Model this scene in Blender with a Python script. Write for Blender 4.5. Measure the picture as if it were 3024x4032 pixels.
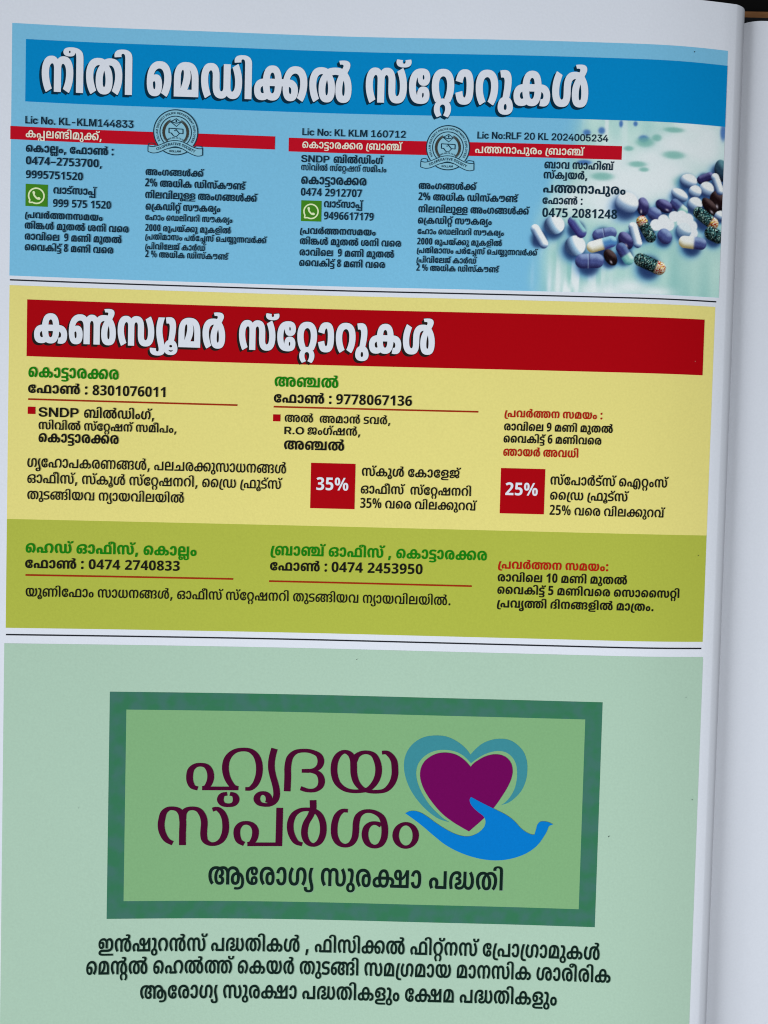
# An open hardcover booklet photographed from above: the left page with three printed
# advertisement panels, the gutter and a strip of the blank right page.
# All print coordinates are millimetres on the page: U to the right, V up, origin at the
# top left corner of the light blue panel. The scene itself is in metres, at real size.
import bpy, math
import numpy as np
from mathutils import Matrix, Vector
from mathutils.geometry import delaunay_2d_cdt

for _o in list(bpy.data.objects):
    bpy.data.objects.remove(_o, do_unlink=True)
SC = bpy.context.scene
COL = SC.collection
MM = 0.001

# ------------------------------------------------------------------ camera
cam_data = bpy.data.cameras.new('camera')
camera = bpy.data.objects.new('camera', cam_data)
COL.objects.link(camera)
camera.matrix_world = Matrix(((0.999674, -0.024864, -0.005755, 0.099585),
                              (0.025045, 0.999113, 0.033848, -0.119009),
                              (0.004908, -0.033981, 0.999410, 0.207952),
                              (0, 0, 0, 1)))
cam_data.sensor_fit = 'VERTICAL'
cam_data.sensor_height = 36.0
cam_data.lens = 36.0 * 3028.0 / 4032.0
cam_data.clip_start = 0.01
cam_data.clip_end = 50.0
cam_data.dof.use_dof = True
cam_data.dof.focus_distance = 0.206
cam_data.dof.aperture_fstop = 13.0
SC.camera = camera

# ------------------------------------------------------------------ world and lamps (indoor window light, added overhead fill)
world = bpy.data.worlds.new('World')
SC.world = world
world.use_nodes = True
bg = world.node_tree.nodes['Background']
bg.inputs['Color'].default_value = (0.80, 0.88, 1.0, 1)
bg.inputs['Strength'].default_value = 0.085

def area_lamp(name, loc, target, size, size_y, power, color):
    ld = bpy.data.lights.new(name, 'AREA')
    ld.shape = 'RECTANGLE'
    ld.size, ld.size_y, ld.energy, ld.color = size, size_y, power, color
    o = bpy.data.objects.new(name, ld)
    COL.objects.link(o)
    o.location = loc
    o.rotation_euler = (Vector(target) - Vector(loc)).to_track_quat('-Z', 'Y').to_euler()
    return o

area_lamp('window_lamp', (-1.4, -0.75, 1.25), (0.10, -0.15, 0.0), 1.0, 1.0, 38.0, (0.85, 0.915, 1.0))
area_lamp('overhead_fill', (0.15, -0.23, 0.36), (0.15, -0.23, 0.0), 0.26, 0.26, 0.72, (0.86, 0.92, 1.0))  # added fill close above the page, for the brightness falloff towards its edges

SC.view_settings.view_transform = 'Standard'
SC.view_settings.look = 'None'
SC.view_settings.gamma = 1.0
SC.view_settings.use_curve_mapping = False
SC.view_settings.exposure = 0.0
SC.cycles.filter_width = 1.1

# ------------------------------------------------------------------ the shape of the left page
# height of the page (mm) at these U, and how it changes per 100 mm of V
KU = np.array([-4.0, 20.0, 50.0, 85.0, 115.0, 140.0, 160.0, 175.0, 186.0, 193.0])
KA = np.array([2.282, 1.089, -0.0, -0.652, -0.392, -0.16, 0.0, -0.204, -1.16, -2.045])
KB = np.array([-0.581, -0.476, -0.006, 0.051, 0.12, 0.202, 0.006, -0.176, -0.33, -0.434])

def spline(x, y, q):
    n = len(x); h = np.diff(x); A = np.eye(n); r = np.zeros(n)
    for i in range(1, n - 1):
        A[i, i-1] = h[i-1]; A[i, i] = 2 * (h[i-1] + h[i]); A[i, i+1] = h[i]
        r[i] = 6 * ((y[i+1] - y[i]) / h[i] - (y[i] - y[i-1]) / h[i-1])
    M = np.linalg.solve(A, r)
    q = np.asarray(q, float)
    i = np.clip(np.searchsorted(x, q) - 1, 0, n - 2)
    t = q - x[i]; u = x[i+1] - q
    return (M[i]*u**3/(6*h[i]) + M[i+1]*t**3/(6*h[i]) + (y[i]/h[i] - M[i]*h[i]/6)*u
            + (y[i+1]/h[i] - M[i+1]*h[i]/6)*t)

def page_z(U, V):
    return spline(KU, KA, U) + spline(KU, KB, U) * (np.asarray(V) + 130.0) / 100.0

def page_normal(U, V):
    e = 0.5
    n = np.stack([-(page_z(U + e, V) - page_z(U - e, V)) / (2*e),
                  -(page_z(U, V + e) - page_z(U, V - e)) / (2*e), np.ones(len(U))], 1)
    return n / np.linalg.norm(n, axis=1)[:, None]

LAYER = 0.04          # mm between one printed layer and the next
U_STEP, V_STEP = 4.0, 12.0

# ------------------------------------------------------------------ materials
def nodes_of(name):
    m = bpy.data.materials.new(name)
    m.use_nodes = True
    nt = m.node_tree
    return m, nt, nt.nodes['Principled BSDF']

def grain(nt, bsdf, strength=0.12):
    """fine paper tooth, shared by paper and ink"""
    tc = nt.nodes.new('ShaderNodeTexCoord')
    n1 = nt.nodes.new('ShaderNodeTexNoise')
    n1.inputs['Scale'].default_value = 1500.0
    n1.inputs['Detail'].default_value = 4.0
    nt.links.new(tc.outputs['Object'], n1.inputs['Vector'])
    n2 = nt.nodes.new('ShaderNodeTexNoise')
    n2.inputs['Scale'].default_value = 22.0
    n2.inputs['Detail'].default_value = 2.0
    nt.links.new(tc.outputs['Object'], n2.inputs['Vector'])
    b1 = nt.nodes.new('ShaderNodeBump')
    b1.inputs['Strength'].default_value = strength
    b1.inputs['Distance'].default_value = 0.0002
    nt.links.new(n1.outputs['Fac'], b1.inputs['Height'])
    b2 = nt.nodes.new('ShaderNodeBump')
    b2.inputs['Strength'].default_value = 0.22
    b2.inputs['Distance'].default_value = 0.0012
    nt.links.new(n2.outputs['Fac'], b2.inputs['Height'])
    nt.links.new(b1.outputs['Normal'], b2.inputs['Normal'])
    nt.links.new(b2.outputs['Normal'], bsdf.inputs['Normal'])
    return tc, n1

def lin(c):
    c = np.asarray(c, float) / 255.0
    return np.where(c <= 0.04045, c / 12.92, ((c + 0.055) / 1.055) ** 2.4)

def ink(name, rgb, mottle=0.075, rough=0.65, spec=0.02):
    """a printed or bare paper surface; rgb is its own linear colour"""
    m, nt, b = nodes_of(name)
    tc, n1 = grain(nt, b)
    n3 = nt.nodes.new('ShaderNodeTexNoise')
    n3.inputs['Scale'].default_value = 1700.0
    n3.inputs['Detail'].default_value = 3.0
    nt.links.new(tc.outputs['Object'], n3.inputs['Vector'])
    mix = nt.nodes.new('ShaderNodeMix')
    mix.data_type = 'RGBA'
    mix.inputs['A'].default_value = (*[v * (1 - mottle) for v in rgb], 1)
    mix.inputs['B'].default_value = (*[min(0.95, v * (1 + mottle)) for v in rgb], 1)
    nt.links.new(n3.outputs['Fac'], mix.inputs['Factor'])
    nt.links.new(mix.outputs['Result'], b.inputs['Base Color'])
    b.inputs['Roughness'].default_value = rough
    b.inputs['Specular IOR Level'].default_value = spec
    return m

def ink_blotched(name, rgb, rgb2, scale):
    """ink laid down unevenly in two tones"""
    m, nt, b = nodes_of(name)
    tc, n1 = grain(nt, b)
    n3 = nt.nodes.new('ShaderNodeTexNoise')
    n3.inputs['Scale'].default_value = scale
    n3.inputs['Detail'].default_value = 2.0
    nt.links.new(tc.outputs['Object'], n3.inputs['Vector'])
    rp = nt.nodes.new('ShaderNodeMapRange')
    rp.inputs['From Min'].default_value = 0.38
    rp.inputs['From Max'].default_value = 0.64
    nt.links.new(n3.outputs['Fac'], rp.inputs['Value'])
    mix = nt.nodes.new('ShaderNodeMix')
    mix.data_type = 'RGBA'
    mix.inputs['A'].default_value = (*rgb, 1)
    mix.inputs['B'].default_value = (*rgb2, 1)
    nt.links.new(rp.outputs['Result'], mix.inputs['Factor'])
    nt.links.new(mix.outputs['Result'], b.inputs['Base Color'])
    b.inputs['Roughness'].default_value = 0.55
    b.inputs['Specular IOR Level'].default_value = 0.02
    return m

def ink_from_attribute(name):
    m, nt, b = nodes_of(name)
    grain(nt, b)
    a = nt.nodes.new('ShaderNodeAttribute')
    a.attribute_name = 'print'
    nt.links.new(a.outputs['Color'], b.inputs['Base Color'])
    b.inputs['Roughness'].default_value = 0.55
    b.inputs['Specular IOR Level'].default_value = 0.02
    return m

def wood(name, c1, c2, scale, rough):
    m, nt, b = nodes_of(name)
    tc = nt.nodes.new('ShaderNodeTexCoord')
    mp = nt.nodes.new('ShaderNodeMapping')
    mp.inputs['Scale'].default_value = (scale * 0.12, scale, scale)
    nt.links.new(tc.outputs['Object'], mp.inputs['Vector'])
    n = nt.nodes.new('ShaderNodeTexNoise')
    n.inputs['Scale'].default_value = 1.0
    n.inputs['Detail'].default_value = 6.0
    n.inputs['Distortion'].default_value = 0.6
    nt.links.new(mp.outputs['Vector'], n.inputs['Vector'])
    mix = nt.nodes.new('ShaderNodeMix')
    mix.data_type = 'RGBA'
    mix.inputs['A'].default_value = (*c1, 1)
    mix.inputs['B'].default_value = (*c2, 1)
    nt.links.new(n.outputs['Fac'], mix.inputs['Factor'])
    nt.links.new(mix.outputs['Result'], b.inputs['Base Color'])
    b.inputs['Roughness'].default_value = rough
    b.inputs['Specular IOR Level'].default_value = 0.05
    bp = nt.nodes.new('ShaderNodeBump')
    bp.inputs['Strength'].default_value = 0.3
    bp.inputs['Distance'].default_value = 0.0003
    nt.links.new(n.outputs['Fac'], bp.inputs['Height'])
    nt.links.new(bp.outputs['Normal'], b.inputs['Normal'])
    return m

PAPER = ink('paper', (0.80, 0.80, 0.82), 0.04)
BLUE_INK = ink('blue_ink', (0.2224, 0.5499, 0.7380))
BANNER_BLUE = ink('banner_blue', (0.0020, 0.2588, 0.5675))
RED_INK = ink('red_ink', (0.4394, 0.0020, 0.0055), 0.05, 0.65, 0.02)
BAR_RED = ink('bar_red', (0.5750, 0.0056, 0.0179))
YELLOW_INK = ink('yellow_ink', (0.8584, 0.7355, 0.2234))
LIME_INK = ink('lime_ink', (0.4735, 0.5002, 0.0635))
MINT_INK = ink('mint_ink', (0.4493, 0.6062, 0.4475))
INNER_GREEN = ink('inner_green', (0.2344, 0.4400, 0.1942))
MAROON_INK = ink('maroon_ink', (0.0712, 0.0020, 0.0247))
HEART_INK = ink('heart_ink', (0.1676, 0.0020, 0.0912))
HAND_BLUE = ink('hand_blue', (0.0020, 0.1926, 0.5536))
TEAL_INK = ink('teal_ink', (0.0492, 0.2593, 0.2903))
NAVY_INK = ink('navy_ink', (0.0087, 0.0279, 0.0476))
BLACK_INK = ink('black_ink', (0.0120, 0.0103, 0.0074))
GREEN_INK = ink('green_ink', (0.0093, 0.2110, 0.0051))
RED_TEXT = ink('red_text', (0.4553, 0.0130, 0.0051))
DARK_GREEN = ink('dark_green', (0.0060, 0.0180, 0.0127))
RULE_INK = ink('rule_ink', (0.0186, 0.0198, 0.0247))
RUST_INK = ink('rust_ink', (0.3651, 0.0238, 0.0051))
PINK_INK = ink('pink_ink', (0.8800, 0.8087, 0.6310))
ICON_GREEN = ink('icon_green', (0.0638, 0.2495, 0.0145))
ICON_CREAM = ink('icon_cream', (0.8086, 0.8800, 0.4974))
SHADOW_NAVY = ink('shadow_navy', (0.0034, 0.0291, 0.0573))
OUTLINE_BLACK = ink('outline_black', (0.0200, 0.0124, 0.0109))
SHADE_GREEN = ink('shade_green', (0.2510, 0.3842, 0.2652))
EMBLEM_FILL = ink('emblem_fill', (0.2763, 0.5566, 0.6599))
EMBLEM_LINE = ink('emblem_line', (0.0093, 0.0409, 0.0646))
WREATH_INK = ink('wreath_ink', (0.0560, 0.0507, 0.0384))
FRAME_GREEN = ink_blotched('frame_green', (0.0399, 0.1855, 0.0869), (0.0560, 0.1752, 0.1249), 230.0)
PHOTO_INK = ink_from_attribute('photo_ink')
PHOTO_LIGHT = np.array([0.800, 0.830, 0.950])   # brightness of paper white in the printed photograph
BLUE_RGB = np.array((0.2224, 0.5499, 0.7380))
INKS = {'white': PAPER, 'navy': NAVY_INK, 'pink': PINK_INK, 'green': GREEN_INK, 'black': BLACK_INK, 'redtext': RED_TEXT, 'darkgreen': DARK_GREEN}

# ------------------------------------------------------------------ objects and flat print
def empty(name, loc, label=None, cat=None):
    o = bpy.data.objects.new(name, None)
    o.empty_display_size = 0.02
    COL.objects.link(o)
    o.location = loc
    if label: o['label'] = label
    if cat: o['category'] = cat
    return o

def link(name, me, mat, parent=None, label=None):
    me.materials.append(mat)
    o = bpy.data.objects.new(name, me)
    COL.objects.link(o)
    if parent is not None:
        o.parent = parent
        o.matrix_parent_inverse = parent.matrix_basis.inverted() if parent.parent is None else Matrix()
    if label: o['label'] = label
    return o

def inside(P, C):
    """nonzero winding of the points P in the closed polylines C"""
    A = np.concatenate([np.asarray(c, float) for c in C])
    B = np.concatenate([np.roll(np.asarray(c, float), -1, 0) for c in C])
    keep = A[:, 1] != B[:, 1]
    A, B = A[keep], B[keep]
    w = np.zeros(len(P), int)
    for s in range(0, len(P), 4000):
        p = P[s:s+4000]
        up = (A[None, :, 1] <= p[:, None, 1]) & (B[None, :, 1] > p[:, None, 1])
        dn = (B[None, :, 1] <= p[:, None, 1]) & (A[None, :, 1] > p[:, None, 1])
        m = up | dn
        ii, jj = np.nonzero(m)
        x = A[jj, 0] + (p[ii, 1] - A[jj, 1]) / (B[jj, 1] - A[jj, 1]) * (B[jj, 0] - A[jj, 0])
        right = x > p[ii, 0]
        np.add.at(w, s + ii[right], np.where(up[ii[right], jj[right]], 1, -1))
    return w != 0

def triangulate(C):
    """closed polylines (mm) -> points, triangles of their union, cut along the page grid"""
    V, E = [], []
    for c in C:
        k = len(V)
        V += [Vector((float(x), float(y))) for x, y in c]
        E += [(k + i, k + (i + 1) % len(c)) for i in range(len(c))]
    a = np.concatenate([np.asarray(c, float) for c in C])
    lo, hi = a.min(0) - 0.5, a.max(0) + 0.5
    for u in np.arange(math.ceil(lo[0] / U_STEP), math.floor(hi[0] / U_STEP) + 1) * U_STEP:
        E.append((len(V), len(V) + 1)); V += [Vector((u, lo[1])), Vector((u, hi[1]))]
    for v in np.arange(math.ceil(lo[1] / V_STEP), math.floor(hi[1] / V_STEP) + 1) * V_STEP:
        E.append((len(V), len(V) + 1)); V += [Vector((lo[0], v)), Vector((hi[0], v))]
    r = delaunay_2d_cdt(V, E, [], 0, 1e-5)
    P = np.array([(v.x, v.y) for v in r[0]])
    T = np.array([f for f in r[2]], int)
    T = T[inside(P[T].mean(1), C)]
    used = np.unique(T)
    re = np.full(len(P), -1); re[used] = np.arange(len(used))
    P, T = P[used], re[T]
    a, b, c = P[T[:, 0]], P[T[:, 1]], P[T[:, 2]]
    flip = ((b[:, 0]-a[:, 0])*(c[:, 1]-a[:, 1]) - (b[:, 1]-a[:, 1])*(c[:, 0]-a[:, 0])) < 0
    T[flip] = T[flip][:, ::-1]
    return P, T

def lay_on_page(me, P, layer):
    n = page_normal(P[:, 0], P[:, 1])
    me.polygons.foreach_set('use_smooth', [True] * len(me.polygons))
    me.normals_split_custom_set_from_vertices([tuple(v) for v in n])

def printed(name, C, layer, mat, parent, label=None):
    """ink in the outline C (mm on the page) as a thin sheet lying on the page"""
    P, T = triangulate(C)
    z = page_z(P[:, 0], P[:, 1]) + layer * LAYER
    me = bpy.data.meshes.new(name)
    me.from_pydata([(x*MM, y*MM, q*MM) for (x, y), q in zip(P, z)], [], [tuple(int(i) for i in t) for t in T])
    lay_on_page(me, P, layer)
    return link(name, me, mat, parent, label)

def rect(u0, v0, u1, v1):
    return [(u0, v0), (u1, v0), (u1, v1), (u0, v1)]

def quad(*p):
    a = sum(p[i][0]*p[(i+1) % 4][1] - p[(i+1) % 4][0]*p[i][1] for i in range(4))
    return list(p) if a > 0 else list(p)[::-1]

def ccw(c):
    a = sum(c[i][0]*c[(i+1) % len(c)][1] - c[(i+1) % len(c)][0]*c[i][1] for i in range(len(c)))
    return list(c) if a > 0 else list(c)[::-1]

def disc(cx, cy, r, ry=None, n=48, a0=0.0):
    ry = r if ry is None else ry
    ca, sa = math.cos(a0), math.sin(a0)
    out = []
    for i in range(n):
        x, y = r*math.cos(i*2*math.pi/n), ry*math.sin(i*2*math.pi/n)
        out.append((cx + ca*x - sa*y, cy + sa*x + ca*y))
    return out

def ring(cx, cy, r0, r1, n=72):
    return [disc(cx, cy, r1, n=n), disc(cx, cy, r0, n=n)[::-1]]

def smooth(pts, closed=False, k=5, corner=50.0):
    """Catmull-Rom through the points, sharp turns kept"""
    p = [np.array(q, float) for q in pts]; n = len(p); out = []
    def tangent(i):
        if not closed and (i == 0 or i == n-1): return None
        a, b = p[i]-p[i-1], p[(i+1) % n]-p[i]
        la, lb = np.linalg.norm(a), np.linalg.norm(b)
        if la == 0 or lb == 0: return None
        if math.degrees(math.acos(max(-1, min(1, a.dot(b)/(la*lb))))) > corner: return None
        t = (a/la*lb + b/lb*la)
        return t/np.linalg.norm(t)
    T = [tangent(i) for i in range(n)]
    for i in range(n if closed else n-1):
        a, b = p[i], p[(i+1) % n]; L = np.linalg.norm(b-a)
        ta = T[i]*L if T[i] is not None else (b-a)
        tb = T[(i+1) % n]*L if T[(i+1) % n] is not None else (b-a)
        for j in range(k):
            t = j/k
            out.append(tuple((2*t**3-3*t**2+1)*a + (t**3-2*t**2+t)*ta + (-2*t**3+3*t**2)*b + (t**3-t**2)*tb))
    if not closed: out.append(tuple(p[-1]))
    return out

def stroke(pts, width, round_joint=True):
    """outline pieces of a line of the given width (a number or a function of the direction)"""
    C = []
    p = [np.array(q, float) for q in pts]
    nrm = []
    W = []
    for i in range(len(p)):
        d = p[min(i+1, len(p)-1)] - p[max(i-1, 0)]
        d = d/(np.linalg.norm(d)+1e-9)
        nrm.append(np.array([-d[1], d[0]]))
        W.append((width(d) if callable(width) else width)/2)
    for i in range(len(p)-1):
        q = [p[i]+nrm[i]*W[i], p[i]-nrm[i]*W[i], p[i+1]-nrm[i+1]*W[i+1], p[i+1]+nrm[i+1]*W[i+1]]
        C.append(ccw([tuple(v) for v in q]))
    return C

# ------------------------------------------------------------------ lettering
# Letter outlines, 500 units high, one list for each closed curve: for every point 2*dx + (1 if it lies on
# the curve, 0 if it is a control point of a quadratic curve), then dy, both counted from the point before.
FONTS = {}
FONTS['black'] = {
42:[[261,289,28,0,52,-5,46,-15,23,-12,-15,-3,36,20,74,15,51,0,70,0,98,-33,52,-62,1,-40,0,-32,-24,-54,-44,-50,-29,-22,-133,30,22,20,34,40,16,42,1,26,0,28,-24,32,-36,15,-19,0,-8,0,-16,-3,-5,-2,-12,-5,-10,-21,1,-24,1,-174,-155,0,1,174,0,24,-8,20,-11,6,-6,2,-16,3,-9,0,-18,0,-38,-15,-24,-33,1,-29,0,-22,18,-44,32,-40,23,-20,-133,-30,-30,22,-44,52,-24,54,1,30,0,38,50,62,102,35]],
66:[[-71,364,58,0,92,-8,39,-8,52,-12,38,-34,1,-36,1,-266,-157,0,1,258,0,31,-10,23,-22,14,-15,4,-22,4,-50,4,-25,0,-14,0,-22,-3,-10,-5,1,-4,0,-5,12,-5,13,0,16,0,12,6,1,4,0,7,-28,11,-19,4,121,-4,12,-3,16,-13,1,-6,0,-9,-28,-15,-56,-8,-45,0,-44,0,-64,8,-34,16,1,11,0,11,40,18,84,10]],
38:[[461,-4,-64,0,-88,26,-44,52,1,36,0,32,30,49,62,39,49,16,15,16,44,14,94,13,55,0,84,0,110,-24,64,-42,24,-51,1,-24,0,-32,-30,-56,-50,-46,-27,-18,-127,30,20,18,34,38,22,40,1,20,0,27,-28,40,-56,23,-47,0,-18,0,-34,-4,-13,-3,-21,-5,-28,-8,-42,-34,-22,-45,1,-25,0,-20,10,-24,18,-9,13,0,12,0,20,9,10,24,1,21,0,25,-22,46,-40,33,-23,8,-19,5,-12,2,-34,4,-13,0,-52,0,-64,-24,-28,-38,1,-24,0,-22,20,-40,32,-38,23,-20,-125,-30,-32,18,-48,46,-28,56,1,34,0,22,26,48,66,44,114,25,91,0,52,0,88,-11,41,-14,15,-18,66,-22,72,-62,1,-52,0,-40,-46,-50,-90,-24]],
65:[[-11,364,46,0,74,-7,25,-7,30,-6,30,-19,14,-23,1,-16,1,-286,-157,0,1,276,0,16,-4,18,-12,14,-11,2,-8,2,-16,2,-11,0,-16,0,-20,-4,-8,-6,1,-4,0,-4,4,-6,1,-2,-153,-5,-2,3,-4,10,1,4,0,16,48,22,92,10]],
71:[[221,-4,-52,0,-88,22,-48,55,1,45,0,36,40,64,78,46,118,25,77,0,84,0,110,-25,62,-42,28,-50,1,-26,0,-31,-32,-56,-48,-47,-31,-17,-127,30,24,19,34,38,18,40,1,22,0,26,-26,38,-58,21,-45,0,-46,0,-76,-27,-40,-51,1,-34,0,-28,12,-27,20,-9,13,0,10,0,14,6,8,15,1,12,0,20,-20,16,-15,0,-20,0,-36,-18,-29,-22,-25,57,32,17,76,22,49,0,48,0,64,-22,32,-39,1,-25,0,-30,-40,-44,-80,-22]],
48:[[337,289,84,0,108,-18,37,-18,26,-13,34,-32,16,-46,1,-35,1,-127,-595,0,1,126,0,37,18,48,38,33,25,12,36,16,108,17],[257,225,-12,0,-16,-7,-7,-5,-10,-9,-12,-30,1,-31,1,-109,-29,0,32,24,56,54,32,56,1,26,0,12,-8,13,-14,6],[445,176,0,-21,-20,-39,-36,-38,-27,-22,-3,3,16,1,40,0,21,0,55,0,1,80,0,30,-22,38,-40,22,-27,5,-1,3,26,-12,24,-32]],
35:[[525,-4,-44,0,-72,12,-27,11,-20,10,-28,26,-12,37,1,26,1,64,0,18,-10,18,-9,4,-6,4,-18,3,-9,0,-18,0,-36,-14,-20,-33,1,-28,0,-26,20,-42,32,-40,21,-20,-131,-30,-30,22,-46,50,-24,54,1,32,0,40,52,62,102,33,79,0,50,0,72,-10,29,-13,22,-9,28,-27,12,-36,1,-26,1,-60,0,-20,10,-20,13,-6,6,-3,18,-3,11,0,12,0,16,3,9,3,12,6,8,20,1,18,1,178,161,0,1,-174,0,-20,8,-23,13,-6,4,-2,16,-3,11,0,18,0,36,14,24,32,1,29,0,23,-16,42,-32,41,-21,21,135,31,28,-23,44,-50,24,-54,1,-31,0,-41,-52,-62,-98,-32,-69,0,-48,0,-76,14,-35,20,29,4,-32,-20,-76,-18]],
163:[[471,289,82,0,100,-33,48,-66,1,-46,0,-52,-52,-66,-102,-30,-73,0,-64,0,-84,20,-25,20,-30,20,-28,56,1,35,0,71,116,71],[471,230,-40,0,-32,-38,1,-50,0,-32,14,-38,32,-17,29,0,24,0,32,17,14,38,1,33,0,33,-14,37,-32,17],[209,-4,-88,0,-94,44,1,42,0,29,50,38,41,11,26,6,58,8,76,4,49,0,507,0,46,0,68,-4,56,-8,25,-8,36,-11,44,-38,1,-27,0,-40,-96,-46,-81,0,-60,0,-86,24,-44,50,1,36,0,10,4,19,3,9,2,5,0,9,1,4,12,29,52,47,76,34,102,17,63,0,84,0,112,-25,64,-42,28,-50,1,-26,0,-31,-32,-56,-50,-47,-29,-17,-129,30,24,19,34,38,20,40,1,22,0,26,-28,38,-56,21,-47,0,-36,0,-64,-16,-46,-33,-11,-27,-2,-4,2,-8,-1,-5,-2,-8,-2,-16,1,-10,0,-22,16,-20,20,-6,9,0,16,0,16,14,1,14,0,8,-10,15,-11,4,-12,4,-36,4,-35,0,-563,0,-30,0,-40,-5,-11,-4,-14,-4,-14,-12,1,-8,0,-9,12,-13,24,-8,21,0,22,0,38,10,17,9,69,-55,-28,-8,-52,-11,-52,-3]],
119:[[673,289,42,0,70,-3,64,-8,29,-8,41,-7,80,-25,80,-77,1,-51,0,-56,-92,-58,-103,0,-68,0,-88,24,-40,51,1,35,0,28,24,46,52,42,41,22,27,24,20,12,30,17,1,8,0,5,-20,6,-21,0,-10,0,-20,0,-13,-1,-25,31,28,2,58,2,27,0,64,0,68,-12,24,-18,1,-10,0,-14,-48,-38,-41,-25,-25,-15,-20,-12,-36,-35,-20,-43,1,-24,0,-16,6,-22,18,-12,17,0,18,0,20,20,1,30,0,21,-14,40,-34,33,-27,10,-31,7,-26,7,-66,7,-41,0,-40,0,-68,-7,-25,-6,-23,-1,-50,-16,-48,-59,1,-32,0,-20,10,-24,18,-9,13,0,12,0,20,9,10,24,1,21,0,25,-22,46,-40,33,-23,8,-19,5,-12,2,-34,4,-13,0,-52,0,-64,-24,-28,-38,1,-24,0,-22,20,-40,32,-38,23,-20,-125,-30,-32,18,-48,46,-28,56,1,34,0,22,26,48,66,44,114,25,91,0,52,0,92,-11,41,-14,15,-18,66,-22,68,-62,1,-52,0,-40,-48,-50,-88,-24,-63,0,-64,0,-88,26,-44,52,1,36,0,26,24,48,60,40,49,14,49,27,46,14,118,10]],
58:[[545,289,46,0,74,-12,25,-11,20,-10,28,-26,14,-38,1,-26,1,-63,0,-19,10,-17,9,-5,8,-4,16,-2,13,0,20,0,32,14,20,32,1,29,0,25,-16,42,-34,40,-21,21,135,30,30,-23,44,-49,24,-55,1,-31,0,-41,-50,-62,-102,-32,-77,0,-50,0,-72,10,-27,12,-22,10,-28,26,-14,38,1,24,1,61,0,19,-8,21,-11,5,-8,4,-16,3,-11,0,-12,0,-16,-3,-7,-4,-12,-5,-8,-20,1,-19,1,-178,-157,0,1,174,0,21,-6,23,-15,6,-4,2,-16,3,-7,0,-20,0,-36,-14,-24,-33,1,-28,0,-23,18,-43,32,-40,23,-22,-133,-30,-30,23,-44,49,-24,54,1,32,0,40,52,62,100,33,69,0,50,0,74,-15,37,-20,-27,-4,32,21,76,18]],
77:[[-113,294,-66,0,-78,12,-34,20,1,12,0,8,10,10,7,4,133,-6,-2,-2,-6,-8,1,-4,0,-4,8,-8,20,-3,15,0,14,0,18,3,10,8,1,4,0,4,-4,8,-3,2,131,6,4,-3,10,-11,1,-7,0,-13,-34,-20,-78,-12]],
72:[[321,-4,-64,0,-108,14,-76,36,-40,58,1,40,0,36,42,55,78,37,112,17,73,0,76,0,86,-20,38,-35,1,-20,0,-23,-40,-31,-64,-14,-43,0,-56,0,-64,18,-26,30,1,17,0,11,14,23,9,6,117,3,-12,-8,-18,-20,1,-10,0,-11,18,-9,13,0,12,0,14,9,1,8,0,9,-22,16,-27,0,-12,0,-30,0,-9,0,-36,-3,-52,-24,-28,-40,1,-27,0,-28,18,-41,48,-24,43,-4,10,0,30,-1,13,0,20,0,24,8,8,11,1,6,0,9,-12,9,-15,0,-12,0,-16,-9,1,-11,0,-11,12,-18,17,-10,-123,10,-4,5,-8,19,1,7,0,17,26,31,62,21,57,0,44,0,68,-16,36,-32,1,-22,0,-20,-36,-35,-92,-19]],
220:[[307,289,74,0,104,-24,62,-41,26,-48,1,-23,0,-31,-24,-49,-40,-41,-29,-19,-129,33,20,14,28,34,14,38,1,20,0,22,-22,34,-46,20,-35,0,-38,0,-52,-20,-22,-34,1,-22,0,-28,34,-58,29,-20,-129,-33,-30,19,-42,40,-22,50,1,32,0,24,26,49,62,39,108,23],[305,44,62,0,90,-28,52,-37,1,-20,0,-21,-44,-36,-31,-13,-103,17,24,12,24,28,1,13,0,13,-18,16,-34,7,-19,0,-36,0,-40,-17,1,-19,0,-13,24,-28,25,-12,-103,-17,-32,13,-44,36,1,21,0,20,52,37,92,28]],
64:[[445,144,0,-37,-20,-56,-52,-37,-84,-18,-61,0,-60,0,-78,14,-44,28,-24,36,-7,19,161,15,4,-18,16,-24,22,-11,19,0,18,0,22,19,12,39,1,32,0,29,-12,38,-22,18,-17,0,-16,0,-22,-12,-14,-23,-7,-18,-157,15,10,20,30,35,50,27,74,15,57,0,62,0,80,-20,48,-39,20,-54]],
51:[[305,289,76,0,104,-23,62,-40,26,-51,1,-27,0,-32,-28,-56,-52,-48,-31,-16,-127,30,24,18,36,39,18,41,1,24,0,24,-22,36,-46,20,-35,0,-34,0,-52,-18,-26,-37,1,-25,0,-24,18,-42,36,-38,23,-18,-129,-30,-32,16,-48,46,-28,56,1,35,0,25,26,49,62,42,104,24]],
67:[[161,-80,-92,0,-88,36,1,26,0,20,36,42,80,24,65,0,64,0,80,-24,40,-42,1,-20,0,-18,-40,-28,-82,-16],[163,-41,18,0,24,11,1,12,0,13,-20,15,-19,0,-24,0,-20,-15,1,-13,0,-12,20,-11],[133,289,58,0,72,-23,34,-40,1,-24,0,-38,-28,-69,-27,-43,-143,8,16,36,24,65,1,33,0,15,-22,19,-27,0,-10,0,-20,-1,-9,-1,-23,58,22,2,56,3]],
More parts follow.
